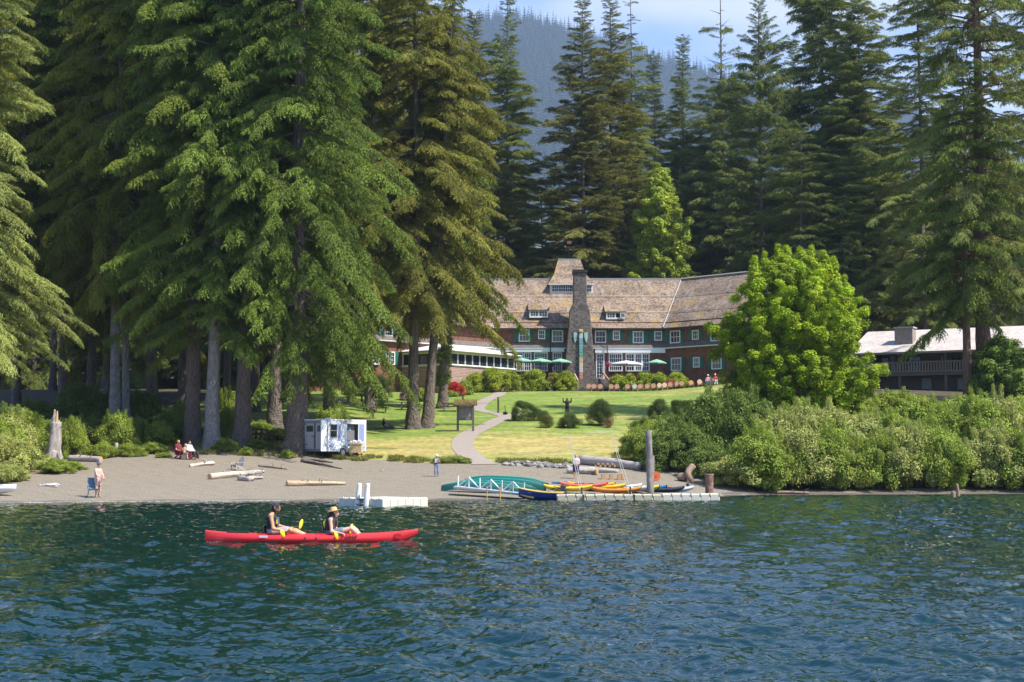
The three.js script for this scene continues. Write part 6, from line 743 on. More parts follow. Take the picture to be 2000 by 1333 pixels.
{
  const c = at(747, 990, 69.6), t = thing('swim_float', 'small pale floating platform with two white upright handles, off the beach', 'dock', [c.x, 0, -69.6], -0.72), cg = new RoundedBoxGeometry(0.485, 0.42, 0.485, 2, 0.04), m2 = std({ color: lin(0.6, 0.58, 0.47), roughness: 0.75 });
  for (let i = 0; i < 6; i++) for (let j = 0; j < 6; j++) { const m = part(t, 'float_cube', cg, m2); m.position.set(-(i + 0.5) * 0.49, 0.15, -(j + 0.5) * 0.49); }
  const lug = new THREE.CylinderGeometry(0.04, 0.04, 0.1, 8); for (let i = 0; i < 6; i++) { part(t, 'connector_lug', lug, lugLitCubeM).position.set(-i * 0.49 - 0.25, 0.36, -0.05); part(t, 'connector_lug', lug, lugLitCubeM).position.set(-0.05, 0.36, -i * 0.49 - 0.25); }
  const hM = std({ color: lin(0.78, 0.77, 0.66), roughness: 0.6 }); for (const x of [-1.55, -1.0]) part(t, 'handle_post', [limb([V(x, -0.1, 0.06), V(x, 0.45, 0.04), V(x + 0.02, 1.05, -0.02)], [0.15, 0.13, 0.09], 10)], hM); part(t, 'ladder_step', [rbox(0.5, 0.06, 0.22, 0.02, -1.27, 0.1, 0.12), rbox(0.5, 0.06, 0.22, 0.02, -1.27, 0.33, 0.08)], std({ color: lin(0.25, 0.24, 0.2) }));
}
{ // piles and poles
  const p = at(1271, 966, 81.8), t = thing('wooden_pile', 'tall grey weathered wooden pile standing behind the dock', 'pile', [p.x, -0.6, p.z - 0.6]), top = at(1270, 841, 82.4).y + 0.6; part(t, 'timber', limb([V(0.05, 0, 0), V(0.02, top * 0.5, 0), V(-0.04, top, 0)], [0.19, 0.185, 0.165], 14, 0.2, 5), woodM([0.13, 0.105, 0.09], [0.34, 0.3, 0.27], 41)); part(t, 'side_board', box(0.09, 0.9, 0.06, 0.22, top * 0.58, 0.05), greyWoodM);
  const q = at(1392, 966, 81.2), u = thing('rusty_pile', 'short thick rusty steel pile at the end of the dock', 'pile', [q.x, -0.6, q.z - 1.3]), rt = at(1392, 927, 82.5).y + 0.6; part(u, 'pipe', limb([V(0, 0, 0), V(0, rt * 0.5, 0), V(0, rt, 0)], [0.22, 0.22, 0.22], 18, 0.03, 2), std({ map: tex(128, 128, (x, y) => mixc([0.14, 0.06, 0.035], [0.34, 0.2, 0.15], clamp(0.5 + tileN(x, y, 6, 4, 2, 4) * 1.6))), roughness: 0.85, metalness: 0.2 })); part(u, 'rim', rod(V(0, rt - 0.05, 0), V(0, rt + 0.02, 0), 0.24, 0.24, 18), std({ color: lin(0.3, 0.22, 0.18) }));
  for (const [x0, y0, x1, y1, l] of [[1111, 853, 1137, 968, 'leaning pale pole pair standing on the dock near the man in shorts'], [1193, 849, 1232, 966, 'leaning pale pole pair standing on the dock left of the wooden pile']]) { const a = at(x1, y1, 81.0), b = at(x0, y0, 81.6), s = thing('leaning_poles', l, 'pole', a, 0, 'leaning poles on the dock'), e = b.clone().sub(a); const pm = std({ color: lin(0.5, 0.48, 0.44), roughness: 0.5 }); part(s, 'pole', rod(V(0, -0.3, 0), e, 0.022, 0.012, 6), pm); part(s, 'pole', rod(V(0.12, -0.2, 0), e.clone().multiplyScalar(0.97).add(V(0.07, 0, 0)), 0.02, 0.01, 6), pm); part(s, 'foot', rod(V(0, -0.35, 0), V(0, 0.35, 0).add(e.clone().multiplyScalar(0.02)), 0.04), darkM); }
  const d = G(1281, 940), o = thing('orange_disc', 'round orange disc standing behind the wooden pile', 'buoy', d, 0.2); const dg = new THREE.CylinderGeometry(0.29, 0.29, 0.09, 24); dg.rotateX(Math.PI / 2); dg.translate(0, 0.3, 0); part(o, 'disc', dg, plastic(lin(0.6, 0.12, 0.03))); const hub = new THREE.CylinderGeometry(0.09, 0.09, 0.12, 16); hub.rotateX(Math.PI / 2); hub.translate(0, 0.3, 0); part(o, 'hub', hub, plastic(lin(0.45, 0.08, 0.02)));
  const w = at(1868, 971, 86.5), k = thing('broken_pile', 'two dark broken pile stubs standing in the water at the right', 'pile', [w.x, -0.5, w.z]); part(k, 'stub', limb([V(-0.13, 0, 0), V(-0.14, 0.5, 0), V(-0.16, 0.85, 0)], [0.16, 0.15, 0.1], 9, 0.4, 3), brownLogM); part(k, 'stub', limb([V(0.1, 0, 0), V(0.12, 0.6, 0), V(0.06, 1.25, 0)], [0.13, 0.11, 0.07], 9, 0.4, 7), brownLogM);
  const n = at(-6, 962, 79), bt = thing('white_dinghy', 'tip of a white boat drawn up at the left edge of the beach', 'boat', [n.x, ground(n.x, n.z) + 0.05, n.z], -0.25); part(bt, 'hull', hull(2.2, (t) => 0.5 * (1 - Math.pow(t, 4)) + 0.01, (t) => 0.25 * Math.pow(t, 4), (t) => 0.4 + 0.08 * t, () => 0.05), plastic(lin(0.7, 0.7, 0.7))); part(bt, 'rim', rbox(1.6, 0.04, 0.06, 0.01, -0.1, 0.45, 0.48), plastic(lin(0.5, 0.5, 0.52)));
}
{ // thin foam where the ripples run out
  const r = rng(23), L = new Leaves(); const pos = []; const foamAt = (x, D, len, wid) => { for (let k = 0; k < len / 0.07; k++) { const xx = x + k * 0.07 + r() * 0.05, dd = D(xx) + (r() - 0.5) * wid, s = 0.02 + 0.05 * r(), y = Math.max(ground(xx, -dd), 0) + 0.02 + (D.lift ? D.lift(xx, dd) : 0); L.add(V(xx, y, -dd), V(1, 0, 0), V(0, 0, 1), s * 2.4, s, 0.15, [1, 1, 1]); } };
  for (const [a, b] of [[-26, -20], [-19.2, -17], [-15.6, -11.5], [-9.2, -7.6], [-6.3, -4.4], [-24, -12], [12, 14]]) foamAt(a, (x) => shoreD(x) + 0.1 + 0.25 * nz(x * 0.8, 2), b - a, 0.16);
  for (const [px, py, n, w] of [[822, 1002, 40, 0.7], [1320, 1128, 26, 0.35], [1805, 1072, 22, 0.4], [1650, 1092, 14, 0.4], [1790, 1322, 34, 0.16], [1470, 1205, 10, 0.25], [1262, 1250, 10, 0.2], [1190, 1262, 10, 0.2], [410, 1062, 34, 0.5]]) { const D = CAM_H / Math.tan(Math.atan((py - PH / 2) / FPX) - TILT), q = at(px, py, D); for (let k = 0; k < n; k++) { const x = q.x + (r() - 0.5) * w, d = D + (r() - 0.5) * w * 0.7, s = (0.008 + 0.02 * r()) * clamp(D / 30, 0.6, 1.6); L.add(V(x, wave(x, -d) + 0.006, -d), V(1, 0, 0), V(0, 0.2, 1).normalize(), s * 2.6, s, 0.2, [1, 1, 1]); } }
  const m = new THREE.Mesh(L.build(), std({ color: lin(0.75, 0.77, 0.78), roughness: 0.6 })); m.name = 'foam'; m.userData = { kind: 'stuff', label: 'thin white foam along the shoreline', category: 'foam' }; m.castShadow = m.receiveShadow = true; scene.add(m);
}
{ // rough grass where the lawn meets the beach
  const r = rng(29), L = new Leaves(); for (let i = 0; i < 26; i++) { const a = r() * 6.28, d = V(Math.cos(a) * 0.5, 1, Math.sin(a) * 0.5).normalize(); L.add(V((r() - 0.5) * 0.25, -0.03, (r() - 0.5) * 0.25), d, V(-Math.sin(a), 0, Math.cos(a)), 0.2 + 0.2 * r(), 0.016, 0.3, [0.8 + 0.4 * r(), 0.9 + 0.2 * r(), 1]); }
  const g = L.build(), pts = []; for (let i = 0; i < 2600; i++) { const x = -22 + 36 * r(), D = 104 + 3.5 * smooth(-11, -14, x) + 1.5 * smooth(-6, -9, x) + (r() - 0.4) * 2.4 + 1.2 * nz(x * 0.5, 3); if (Math.abs((x / D * 3000 + 1000) - 945) < 26 || nz(x * 0.6, D * 0.6, 8) < -0.05) continue; pts.push([x, D]); } for (let i = 0; i < 900; i++) { const x = 7 + 8 * r(), D = 102 + 14 * r(); if (x > 6 + (D - 104) * 0.25) pts.push([x, D]); } for (let i = 0; i < 1500; i++) pts.push([-40 + 27 * r(), 104 + 16 * r()]);
  const im = new THREE.InstancedMesh(g, leafM(0.2, 0.24, 0.05, 0.3), pts.length); im.name = 'rough_grass'; im.userData = { kind: 'stuff', label: 'rough grass tufts along the top of the beach', category: 'grass' }; im.castShadow = im.receiveShadow = true; pts.forEach(([x, D], i) => { const s = 0.6 + 0.7 * r(), c = 0.7 + 0.6 * r(); M_.compose(V(x, ground(x, -D), -D), Q_.setFromEuler(new THREE.Euler(0, r() * 6, 0)), V(s, s, s)); im.setMatrixAt(i, M_); im.setColorAt(i, lin(c * (1 + 0.5 * r()), c, c)); }); scene.add(im);
}

// ---------- people ----------
// a skin round tapered bones [a, b, ra, rb], joined smoothly, meshed by surface nets; keep(p) > 0 cuts away
function skin(bones, cell, k = 0.05, keep) {
  const lo = V(1e9, 1e9, 1e9), hi = V(-1e9, -1e9, -1e9); for (const [a, b, r, q] of bones) for (const [p, s] of [[a, r], [b, q]]) { lo.min(p.clone().addScalar(-s - k * 0.5 - 2 * cell)); hi.max(p.clone().addScalar(s + k * 0.5 + 2 * cell)); }
  const nx = Math.ceil((hi.x - lo.x) / cell) + 1, ny = Math.ceil((hi.y - lo.y) / cell) + 1, nz_ = Math.ceil((hi.z - lo.z) / cell) + 1, F = new Float32Array(nx * ny * nz_), B = bones.map(([a, b, r, q]) => { const d = b.clone().sub(a); return [a.x, a.y, a.z, d.x, d.y, d.z, Math.max(d.lengthSq(), 1e-9), r, q]; });
  for (let z = 0, i = 0; z < nz_; z++) for (let y = 0; y < ny; y++) for (let x = 0; x < nx; x++, i++) { const X = lo.x + x * cell, Y = lo.y + y * cell, Z = lo.z + z * cell; let f = 1e3; for (const b of B) { const ax = X - b[0], ay = Y - b[1], az = Z - b[2], t = Math.min(1, Math.max(0, (ax * b[3] + ay * b[4] + az * b[5]) / b[6])), d = Math.hypot(ax - b[3] * t, ay - b[4] * t, az - b[5] * t) - (b[7] + (b[8] - b[7]) * t); const h = Math.max(k - Math.abs(f - d), 0) / k; f = Math.min(f, d) - h * h * k * 0.25; } if (keep) f = Math.max(f, keep(X, Y, Z)); F[i] = f; }
  const id = new Int32Array(F.length).fill(-1), pos = [], idx = [], st = [1, nx, nx * ny];
  for (let z = 0; z < nz_ - 1; z++) for (let y = 0; y < ny - 1; y++) for (let x = 0; x < nx - 1; x++) { const o = x + y * nx + z * nx * ny; let m = 0, cx = 0, cy = 0, cz = 0, n = 0; for (let c = 0; c < 8; c++) if (F[o + (c & 1) + (c >> 1 & 1) * nx + (c >> 2) * nx * ny] < 0) m |= 1 << c; if (m === 0 || m === 255) continue;
    for (let a = 0; a < 3; a++) for (let c = 0; c < 8; c++) if (!(c >> a & 1)) { const e = c | 1 << a; if ((m >> c & 1) !== (m >> e & 1)) { const p = F[o + (c & 1) + (c >> 1 & 1) * nx + (c >> 2) * nx * ny], q = F[o + (e & 1) + (e >> 1 & 1) * nx + (e >> 2) * nx * ny], t = p / (p - q), w = [c & 1, c >> 1 & 1, c >> 2]; w[a] += t; cx += w[0]; cy += w[1]; cz += w[2]; n++; } }
    id[o] = pos.length / 3; pos.push(lo.x + (x + cx / n) * cell, lo.y + (y + cy / n) * cell, lo.z + (z + cz / n) * cell); }
  for (let z = 1; z < nz_ - 1; z++) for (let y = 1; y < ny - 1; y++) for (let x = 1; x < nx - 1; x++) { const o = x + y * nx + z * nx * ny; for (let a = 0; a < 3; a++) { const s0 = F[o] < 0, s1 = F[o + st[a]] < 0; if (s0 === s1) continue; const u = st[(a + 1) % 3], v = st[(a + 2) % 3], A = id[o], Bq = id[o - u], C = id[o - u - v], D = id[o - v]; if (A < 0 || Bq < 0 || C < 0 || D < 0) continue; if (s0) idx.push(A, Bq, C, A, C, D); else idx.push(A, C, Bq, A, D, C); } }
  const g = new THREE.BufferGeometry(); g.setAttribute('position', new THREE.Float32BufferAttribute(pos, 3)); g.setIndex(idx); g.computeVertexNormals(); return g;
}
const J = (o) => Object.fromEntries(Object.entries(o).map(([k, v]) => [k, V(...v)]));
const mid2 = (a, b, t) => a.clone().lerp(b, t);
// joints: pelvis chest neck head fwd(face direction), sl el hl, sr er hr, pl kl al, pr kr ar
function bodyBones(j, s = 1) {
  const side = j.sr.clone().sub(j.sl).normalize(), b = [], w = 0.075 * s;
  for (const e of [-1, 1]) { const o = side.clone().multiplyScalar(e * w); b.push([j.pelvis.clone().add(o), mid2(j.pelvis, j.chest, 0.5).addScaledVector(o, 0.85), 0.108 * s, 0.1 * s], [mid2(j.pelvis, j.chest, 0.5).addScaledVector(o, 0.85), j.chest.clone().addScaledVector(o, 1.1), 0.1 * s, 0.112 * s]); }
  b.push([j.chest, j.neck, 0.1 * s, 0.058 * s], [j.neck, mid2(j.neck, j.head, 0.6), 0.052 * s, 0.055 * s]);
  for (const [S, E, H] of [[j.sl, j.el, j.hl], [j.sr, j.er, j.hr]]) b.push([S, E, 0.056 * s, 0.042 * s], [E, H, 0.043 * s, 0.028 * s], [mid2(S, j.neck, 0.1), mid2(S, j.neck, 0.55), 0.058 * s, 0.05 * s]);
  for (const [P, K, A] of [[j.pl, j.kl, j.al], [j.pr, j.kr, j.ar]]) b.push([P, K, 0.092 * s, 0.058 * s], [K, mid2(K, A, 0.35), 0.057 * s, 0.06 * s], [mid2(K, A, 0.35), A, 0.06 * s, 0.036 * s]);
  return b;
}
function headBones(j, s = 1) { const f = j.fwd.clone().normalize(), up = j.head.clone().sub(j.neck).normalize().lerp(V(0, 1, 0), 0.6).normalize(), sd = f.clone().cross(up), at_ = (x, y, z, r, x2, y2, z2, r2) => [j.head.clone().addScaledVector(f, x * s).addScaledVector(up, y * s).addScaledVector(sd, z * s), j.head.clone().addScaledVector(f, x2 * s).addScaledVector(up, y2 * s).addScaledVector(sd, z2 * s), r * s, r2 * s];
  return [at_(-0.015, 0.025, 0, 0.088, -0.005, 0.03, 0, 0.086), at_(0.03, -0.05, 0, 0.062, 0.035, -0.07, 0, 0.05), at_(0.05, -0.085, 0, 0.03, 0.055, -0.09, 0, 0.026), at_(0.082, 0.02, 0, 0.012, 0.108, -0.022, 0, 0.017), at_(0.07, 0.03, -0.03, 0.02, 0.07, 0.03, 0.03, 0.02), at_(0.083, -0.052, -0.02, 0.012, 0.083, -0.052, 0.02, 0.012), at_(-0.01, 0, 0.085, 0.018, -0.015, 0.03, 0.09, 0.02), at_(-0.01, 0, -0.085, 0.018, -0.015, 0.03, -0.09, 0.02)]; }
// a hand closed round a bar that runs along `axis`; dir: from the wrist on
function handBones(w, dir, axis, s = 1) { const d = dir.clone().normalize(), a = axis.clone().sub(d.clone().multiplyScalar(axis.dot(d))).normalize(), n = d.clone().cross(a).normalize(), P = (x, y, z) => w.clone().addScaledVector(d, x * s).addScaledVector(a, y * s).addScaledVector(n, z * s), b = [[P(0, -0.015, 0), P(0.065, -0.028, 0), 0.022 * s, 0.015 * s], [P(0, 0.015, 0), P(0.065, 0.028, 0), 0.022 * s, 0.015 * s]]; [[-0.033, 0.85], [-0.011, 1], [0.011, 1.05], [0.033, 0.95]].forEach(([y, l]) => b.push([P(0.07, y, 0), P(0.07 + 0.034 * l, y * 1.08, -0.012), 0.0095 * s, 0.009 * s], [P(0.07 + 0.034 * l, y * 1.08, -0.012), P(0.085 + 0.018 * l, y * 1.05, -0.044), 0.009 * s, 0.0085 * s], [P(0.085 + 0.018 * l, y * 1.05, -0.044), P(0.068, y, -0.056), 0.0085 * s, 0.008 * s])); b.push([P(0.015, 0.03, 0), P(0.045, 0.055, -0.018), 0.013 * s, 0.011 * s], [P(0.045, 0.055, -0.018), P(0.072, 0.05, -0.042), 0.011 * s, 0.009 * s]); return b; }
function footBones(A, f, s = 1) { return [[A.clone().add(V(0, -0.03 * s, 0)).addScaledVector(f, -0.05 * s), A.clone().add(V(0, -0.05 * s, 0)).addScaledVector(f, 0.13 * s), 0.036 * s, 0.028 * s]]; }
const skinTan = std({ color: lin(0.54, 0.27, 0.13), roughness: 0.55 }), skinFair = std({ color: lin(0.62, 0.37, 0.26), roughness: 0.55 }), cap = (c) => std({ color: c, roughness: 0.9 });
function figure(o) { // o: label, p, turn, j, s, skin, cell, wear: [[name, parts, grow, material, cut]], hair
  const t = thing('person', o.label, 'person', o.p, o.turn ?? 0, o.group), s = o.s ?? 1, j = o.j, c = o.cell ?? 0.03, fw = j.fwd.clone().setY(0).normalize(), all = bodyBones(j, s), feet = o.feet === false ? [] : [...footBones(j.al, j.toe ?? fw, s), ...footBones(j.ar, j.toe ?? fw, s)];
  const near = c < 0.02, hands = [[j.hl, j.el], [j.hr, j.er]].flatMap(([h, e], i) => handBones(h, h.clone().sub(e), o.grip ?? V(0, 0, 1), s));
  const geos = [skin([...all, ...feet], c, 0.05 * s), skin([...headBones(j, s), [mid2(j.neck, j.head, 0.2), mid2(j.neck, j.head, 0.7), 0.05 * s, 0.055 * s]], near ? 0.007 : 0.014, 0.03 * s)]; for (let i = 0; i < 2; i++) geos.push(skin(hands.slice(i * 16, i * 16 + 16), near ? 0.0045 : 0.008, 0.008));
  part(t, 'body', geos, o.skin ?? skinTan);
  for (const [name, pick, grow, m, cut, k] of o.wear ?? []) part(t, name, skin(pick(all, j).map(([a, b, r, q]) => [a, b, r + grow * s, q + grow * s]), Math.min(c, 0.022), k ?? 0.05, cut), m);
  return t;
}
const torso = (a) => a.slice(0, 5), shirt = (a) => [...a.slice(0, 5), a[6], a[8], a[9], a[11]].map((b, i) => i === 5 || i === 7 ? [b[0], mid2(b[0], b[1], 0.6), b[2], b[3]] : b), longShirt = (a) => [...a.slice(0, 5), ...a.slice(6, 12)], shorts = (a) => [a[0], a[2], [a[12][0], mid2(a[12][0], a[12][1], 0.75), 0.1, 0.085], [a[15][0], mid2(a[15][0], a[15][1], 0.75), 0.1, 0.085]], trousers = (a) => [a[0], a[2], ...a.slice(12, 18)];
const headTop = (a, j) => { const f = j.fwd.clone().normalize(); return [[j.head.clone().add(V(0, 0.035, 0)).addScaledVector(f, -0.02), j.head.clone().add(V(0, 0.045, 0)).addScaledVector(f, 0.005), 0.088, 0.086]]; };
const hairBack = (len) => (a, j) => { const f = j.fwd.clone().normalize(), h = j.head.clone().addScaledVector(f, -0.04); return [[h.clone().add(V(0, 0.04, 0)), h.clone().add(V(0, -0.03, 0)), 0.083, 0.08], [h.clone().add(V(0, -0.03, 0)), h.clone().add(V(0, -0.06 - len, 0)).addScaledVector(f, -0.05), 0.075, 0.065]]; };
const hairM = std({ color: lin(0.018, 0.011, 0.008), roughness: 0.6 }), blondM = std({ color: lin(0.42, 0.27, 0.1), roughness: 0.6 });
const stand = (o = {}) => J({ pelvis: [0, 0.95, 0], chest: [0, 1.32, 0], neck: [0, 1.47, 0.01], head: [0, 1.63, 0.03], fwd: o.fwd ?? [0, 0, 1], sl: [-0.19, 1.4, 0], el: o.el ?? [-0.25, 1.12, 0.02], hl: o.hl ?? [-0.24, 0.87, 0.1], sr: [0.19, 1.4, 0], er: o.er ?? [0.25, 1.12, 0.02], hr: o.hr ?? [0.24, 0.87, 0.1], pl: [-0.1, 0.92, 0], kl: [-0.11, 0.5, 0.03], al: [-0.12, 0.08, 0], pr: [0.1, 0.92, 0], kr: [0.11, 0.5, 0.03], ar: [0.12, 0.08, 0] });
const sit = (h = 0.42, lean = -0.12, reach = 0.45) => J({ pelvis: [0, h + 0.08, 0], chest: [0, h + 0.43, lean * 0.8], neck: [0, h + 0.58, lean], head: [0, h + 0.74, lean + 0.03], fwd: [0, -0.05, 1], sl: [-0.18, h + 0.52, lean], el: [-0.27, h + 0.25, lean + 0.12], hl: [-0.18, h + 0.17, lean + 0.36], sr: [0.18, h + 0.52, lean], er: [0.27, h + 0.25, lean + 0.12], hr: [0.18, h + 0.17, lean + 0.36], pl: [-0.09, h + 0.07, 0.02], kl: [-0.13, h + 0.1, reach], al: [-0.13, 0.08, reach + 0.12], pr: [0.09, h + 0.07, 0.02], kr: [0.13, h + 0.1, reach], ar: [0.13, 0.08, reach + 0.12] });
const scaleJ = (j, s) => { for (const k in j) if (k !== 'fwd' && k !== 'toe') j[k].multiplyScalar(s); return j; };
function hatOn(t, j, brim, m, crown = 0.1, tilt = 0) { const g = new THREE.LatheGeometry([[0, crown], [0.05, crown + 0.005], [0.088, crown - 0.02], [0.098, 0.01], [brim * 0.7, 0], [brim, 0.012], [brim, 0.002], [brim * 0.7, -0.01], [0.09, -0.005]].map((q) => new THREE.Vector2(...q)), 24); const f = j.fwd.clone().normalize(); g.applyQuaternion(new THREE.Quaternion().setFromAxisAngle(V(0, 0, 1).cross(f).lengthSq() > 0.1 ? V(0, 0, 1) : V(1, 0, 0), tilt)); g.translate(j.head.x - f.x * 0.01, j.head.y + 0.075, j.head.z - f.z * 0.01); return part(t, 'hat', g, m); }
part(statue[0], 'figure', skin(statueBones, 0.02, 0.04), statue[1]); delete statue[0].userData.later;

// ----- the red tandem kayak and its crew -----
{
  const KD = 40.4, kp = at(609, 1057, KD), K = thing('tandem_kayak', 'long red two-seat kayak paddling across the water', 'kayak', [kp.x, 0.0, -KD], 0.02), L = 5.54, red = phys({ color: lin(0.66, 0.028, 0.03), roughness: 0.32, clearcoat: 0.25, clearcoatRoughness: 0.2 });
  const g = hull(L, (t) => 0.37 * Math.pow(Math.max(0.0012, Math.sin(Math.PI * clamp(t * 0.96 + 0.03))), 0.72), (t) => -0.12 + 0.34 * Math.pow(clamp((t - 0.86) / 0.14), 1.6) + 0.02 * smooth(0.06, 0, t), (t) => 0.2 + 0.115 * Math.pow(Math.abs(t - 0.5) * 2, 2.6) + 0.03 * smooth(0.8, 1, t), (t) => 0.035 * Math.sin(Math.PI * t), 60);
  const kb = part(K, 'hull', g, red);
  { const sh = new THREE.Shape(); sh.moveTo(-2.77, 0.31); sh.lineTo(-2.3, 0.26); sh.lineTo(-2.0, -0.02); sh.lineTo(-2.58, -0.1); sh.lineTo(-2.66, 0.1); const e = new THREE.ExtrudeGeometry(sh, { depth: 0.07, bevelEnabled: true, bevelSize: 0.012, bevelThickness: 0.012, bevelSegments: 2 }); e.translate(0, 0, -0.035); part(K, 'skeg', e, red); }
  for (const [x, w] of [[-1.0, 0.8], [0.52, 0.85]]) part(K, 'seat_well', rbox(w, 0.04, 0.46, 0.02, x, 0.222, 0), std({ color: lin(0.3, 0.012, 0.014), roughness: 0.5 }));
  for (const x of [-1.28, 0.24]) part(K, 'seat_back', rbox(0.06, 0.22, 0.36, 0.03, x + 0.03, 0.32, 0, 0, 0.12), std({ color: lin(0.02, 0.02, 0.02), roughness: 0.8 }));
  part(K, 'deck_strap', [bar(V(-2.2, 0.285, 0.14), V(-1.62, 0.255, 0.14), 0.035, 0.02), bar(V(-2.2, 0.285, -0.1), V(-1.62, 0.25, 0.1), 0.03, 0.02)], darkM); part(K, 'bow_toggle', box(0.16, 0.03, 0.05, 2.32, 0.305, 0.03), darkM); part(K, 'scupper', [-0.14, 0.15, 0.62].map((x) => rod(V(x, 0.13, 0.355), V(x, 0.13, 0.375), 0.022, 0.022, 10)), darkM);
  // marks on the side that faces the viewer
  const font = await new FontLoader().loadAsync('fonts/droid/droid_sans_bold.typeface.json'), sideZ = (x) => 0.37 * Math.pow(Math.sin(Math.PI * ((x / L + 0.5) * 0.96 + 0.03)), 0.72);
  const slope = (x) => Math.atan((sideZ(x + 0.1) - sideZ(x - 0.1)) / 0.2), word = (s, x, y, h, c) => { const q = new TextGeometry(s, { font, size: h, depth: 0.006, curveSegments: 3 }); q.computeBoundingBox(); q.rotateY(-slope(x + 0.2)); q.translate(x, y, sideZ(x) * 1.0 + 0.012); part(K, 'lettering', q, std({ color: c, roughness: 0.6 })); };
  word('DROP', 0.9, 0.12, 0.085, lin(0.02, 0.015, 0.015)); { const st1 = box(0.22, 0.055, 0.006, 0, 0, 0, -slope(-1.3)); st1.translate(-1.22, 0.165, sideZ(-1.22) + 0.012); part(K, 'white_sticker', st1, std({ color: lin(0.75, 0.72, 0.72) })); const st2 = box(0.17, 0.13, 0.006, 0, 0, 0, -slope(2.25)); st2.translate(2.25, 0.17, sideZ(2.25) + 0.012); part(K, 'red_patch', st2, std({ color: lin(0.5, 0.0, 0.01) })); }
  const base = K.position.clone();
  // the man behind
  const mj = J({ pelvis: [-1.06, 0.27, 0], chest: [-1.06, 0.62, 0], neck: [-1.03, 0.75, 0], head: [-0.945, 0.885, 0], fwd: [1, 0.05, 0.12], sl: [-1.05, 0.69, -0.2], el: [-0.93, 0.42, -0.28], hl: [-0.64, 0.36, -0.26], sr: [-1.05, 0.69, 0.2], er: [-0.97, 0.37, 0.3], hr: [-0.69, 0.31, 0.27], pl: [-1.0, 0.26, -0.1], kl: [-0.56, 0.33, -0.13], al: [-0.18, 0.2, -0.13], pr: [-1.0, 0.26, 0.1], kr: [-0.56, 0.32, 0.13], ar: [-0.18, 0.2, 0.13] });
  const vestM = std({ color: lin(0.018, 0.018, 0.022), roughness: 0.8 }), greyM = std({ color: lin(0.13, 0.125, 0.14), roughness: 0.8 }), yel = plastic(lin(0.8, 0.62, 0.02), 0.4);
  const man = figure({ label: 'person in a dark cap, sunglasses and black life vest, rear seat of the red kayak', p: base, j: mj, cell: 0.013, skin: skinTan, grip: V(0.17, 0.07, -1), wear: [['life_vest', (a) => torso(a), 0.04, vestM, (x, y, z) => Math.max(y - 0.74, 0.36 - y)], ['shorts', shorts, 0.016, std({ map: tex(64, 64, (u, v) => nz(u * 9, v * 9, 3) > 0.08 ? [0.2, 0.06, 0.09] : [0.34, 0.3, 0.33]), roughness: 0.9 })], ['cap', headTop, 0.012, std({ color: lin(0.03, 0.03, 0.05), roughness: 0.9 }), (x, y, z) => 0.905 - y + 0.22 * (x + 0.95)], ['hair', hairBack(0.1), 0.0, hairM, (x, y) => Math.max(x + 0.955, y - 0.93)]] });
  part(man, 'vest_panel', [rbox(0.03, 0.2, 0.1, 0.012, -0.895, 0.55, 0.1, 0, 0.1), rbox(0.03, 0.2, 0.1, 0.012, -0.895, 0.55, -0.1, 0, 0.1), rbox(0.12, 0.1, 0.02, 0.008, -0.99, 0.5, 0.235)], greyM); part(man, 'vest_strap', [bar(V(-1.08, 0.75, 0.12), V(-0.93, 0.63, 0.13), 0.05, 0.02), bar(V(-0.9, 0.6, 0.15), V(-0.9, 0.49, 0.16), 0.03, 0.02)], yel); part(man, 'vest_web', [bar(V(-1.19, 0.47, 0.19), V(-0.92, 0.47, 0.2), 0.025, 0.012), bar(V(-1.19, 0.56, 0.18), V(-1.05, 0.56, 0.215), 0.025, 0.012)], greyM);
  part(man, 'sunglasses', [rbox(0.02, 0.03, 0.13, 0.008, -0.853, 0.902, 0.012), bar(V(-0.86, 0.905, 0.08), V(-0.95, 0.9, 0.095), 0.012), bar(V(-0.86, 0.905, -0.065), V(-0.95, 0.9, -0.085), 0.012)], glassM); part(man, 'cap_brim', rbox(0.07, 0.012, 0.13, 0.005, -1.05, 0.905, -0.01, 0, 0.35), std({ color: lin(0.03, 0.03, 0.05), roughness: 0.9 })); part(man, 'beard', skin([[V(-0.89, 0.82, -0.03), V(-0.89, 0.82, 0.045), 0.04, 0.04], [V(-0.94, 0.83, 0.07), V(-0.9, 0.81, 0.05), 0.02, 0.028]], 0.008, 0.02), std({ color: lin(0.12, 0.06, 0.035), roughness: 0.8 }));
  // the woman in front
  const wj = J({ pelvis: [0.46, 0.26, 0], chest: [0.5, 0.54, 0], neck: [0.53, 0.64, 0], head: [0.595, 0.755, 0], fwd: [1, 0.12, 0.05], sl: [0.5, 0.585, -0.17], el: [0.58, 0.34, -0.25], hl: [0.86, 0.3, -0.22], sr: [0.5, 0.585, 0.17], er: [0.545, 0.29, 0.27], hr: [0.79, 0.25, 0.3], pl: [0.55, 0.24, -0.09], kl: [1.06, 0.37, -0.1], al: [1.28, 0.18, -0.1], pr: [0.55, 0.24, 0.09], kr: [1.04, 0.36, 0.1], ar: [1.26, 0.18, 0.1] });
  const straw = std({ map: tex(64, 64, (u, v) => mixc([0.5, 0.28, 0.1], [0.72, 0.48, 0.22], clamp(0.5 + tileN(u, v, 20, 20, 2, 2)))), roughness: 0.85 });
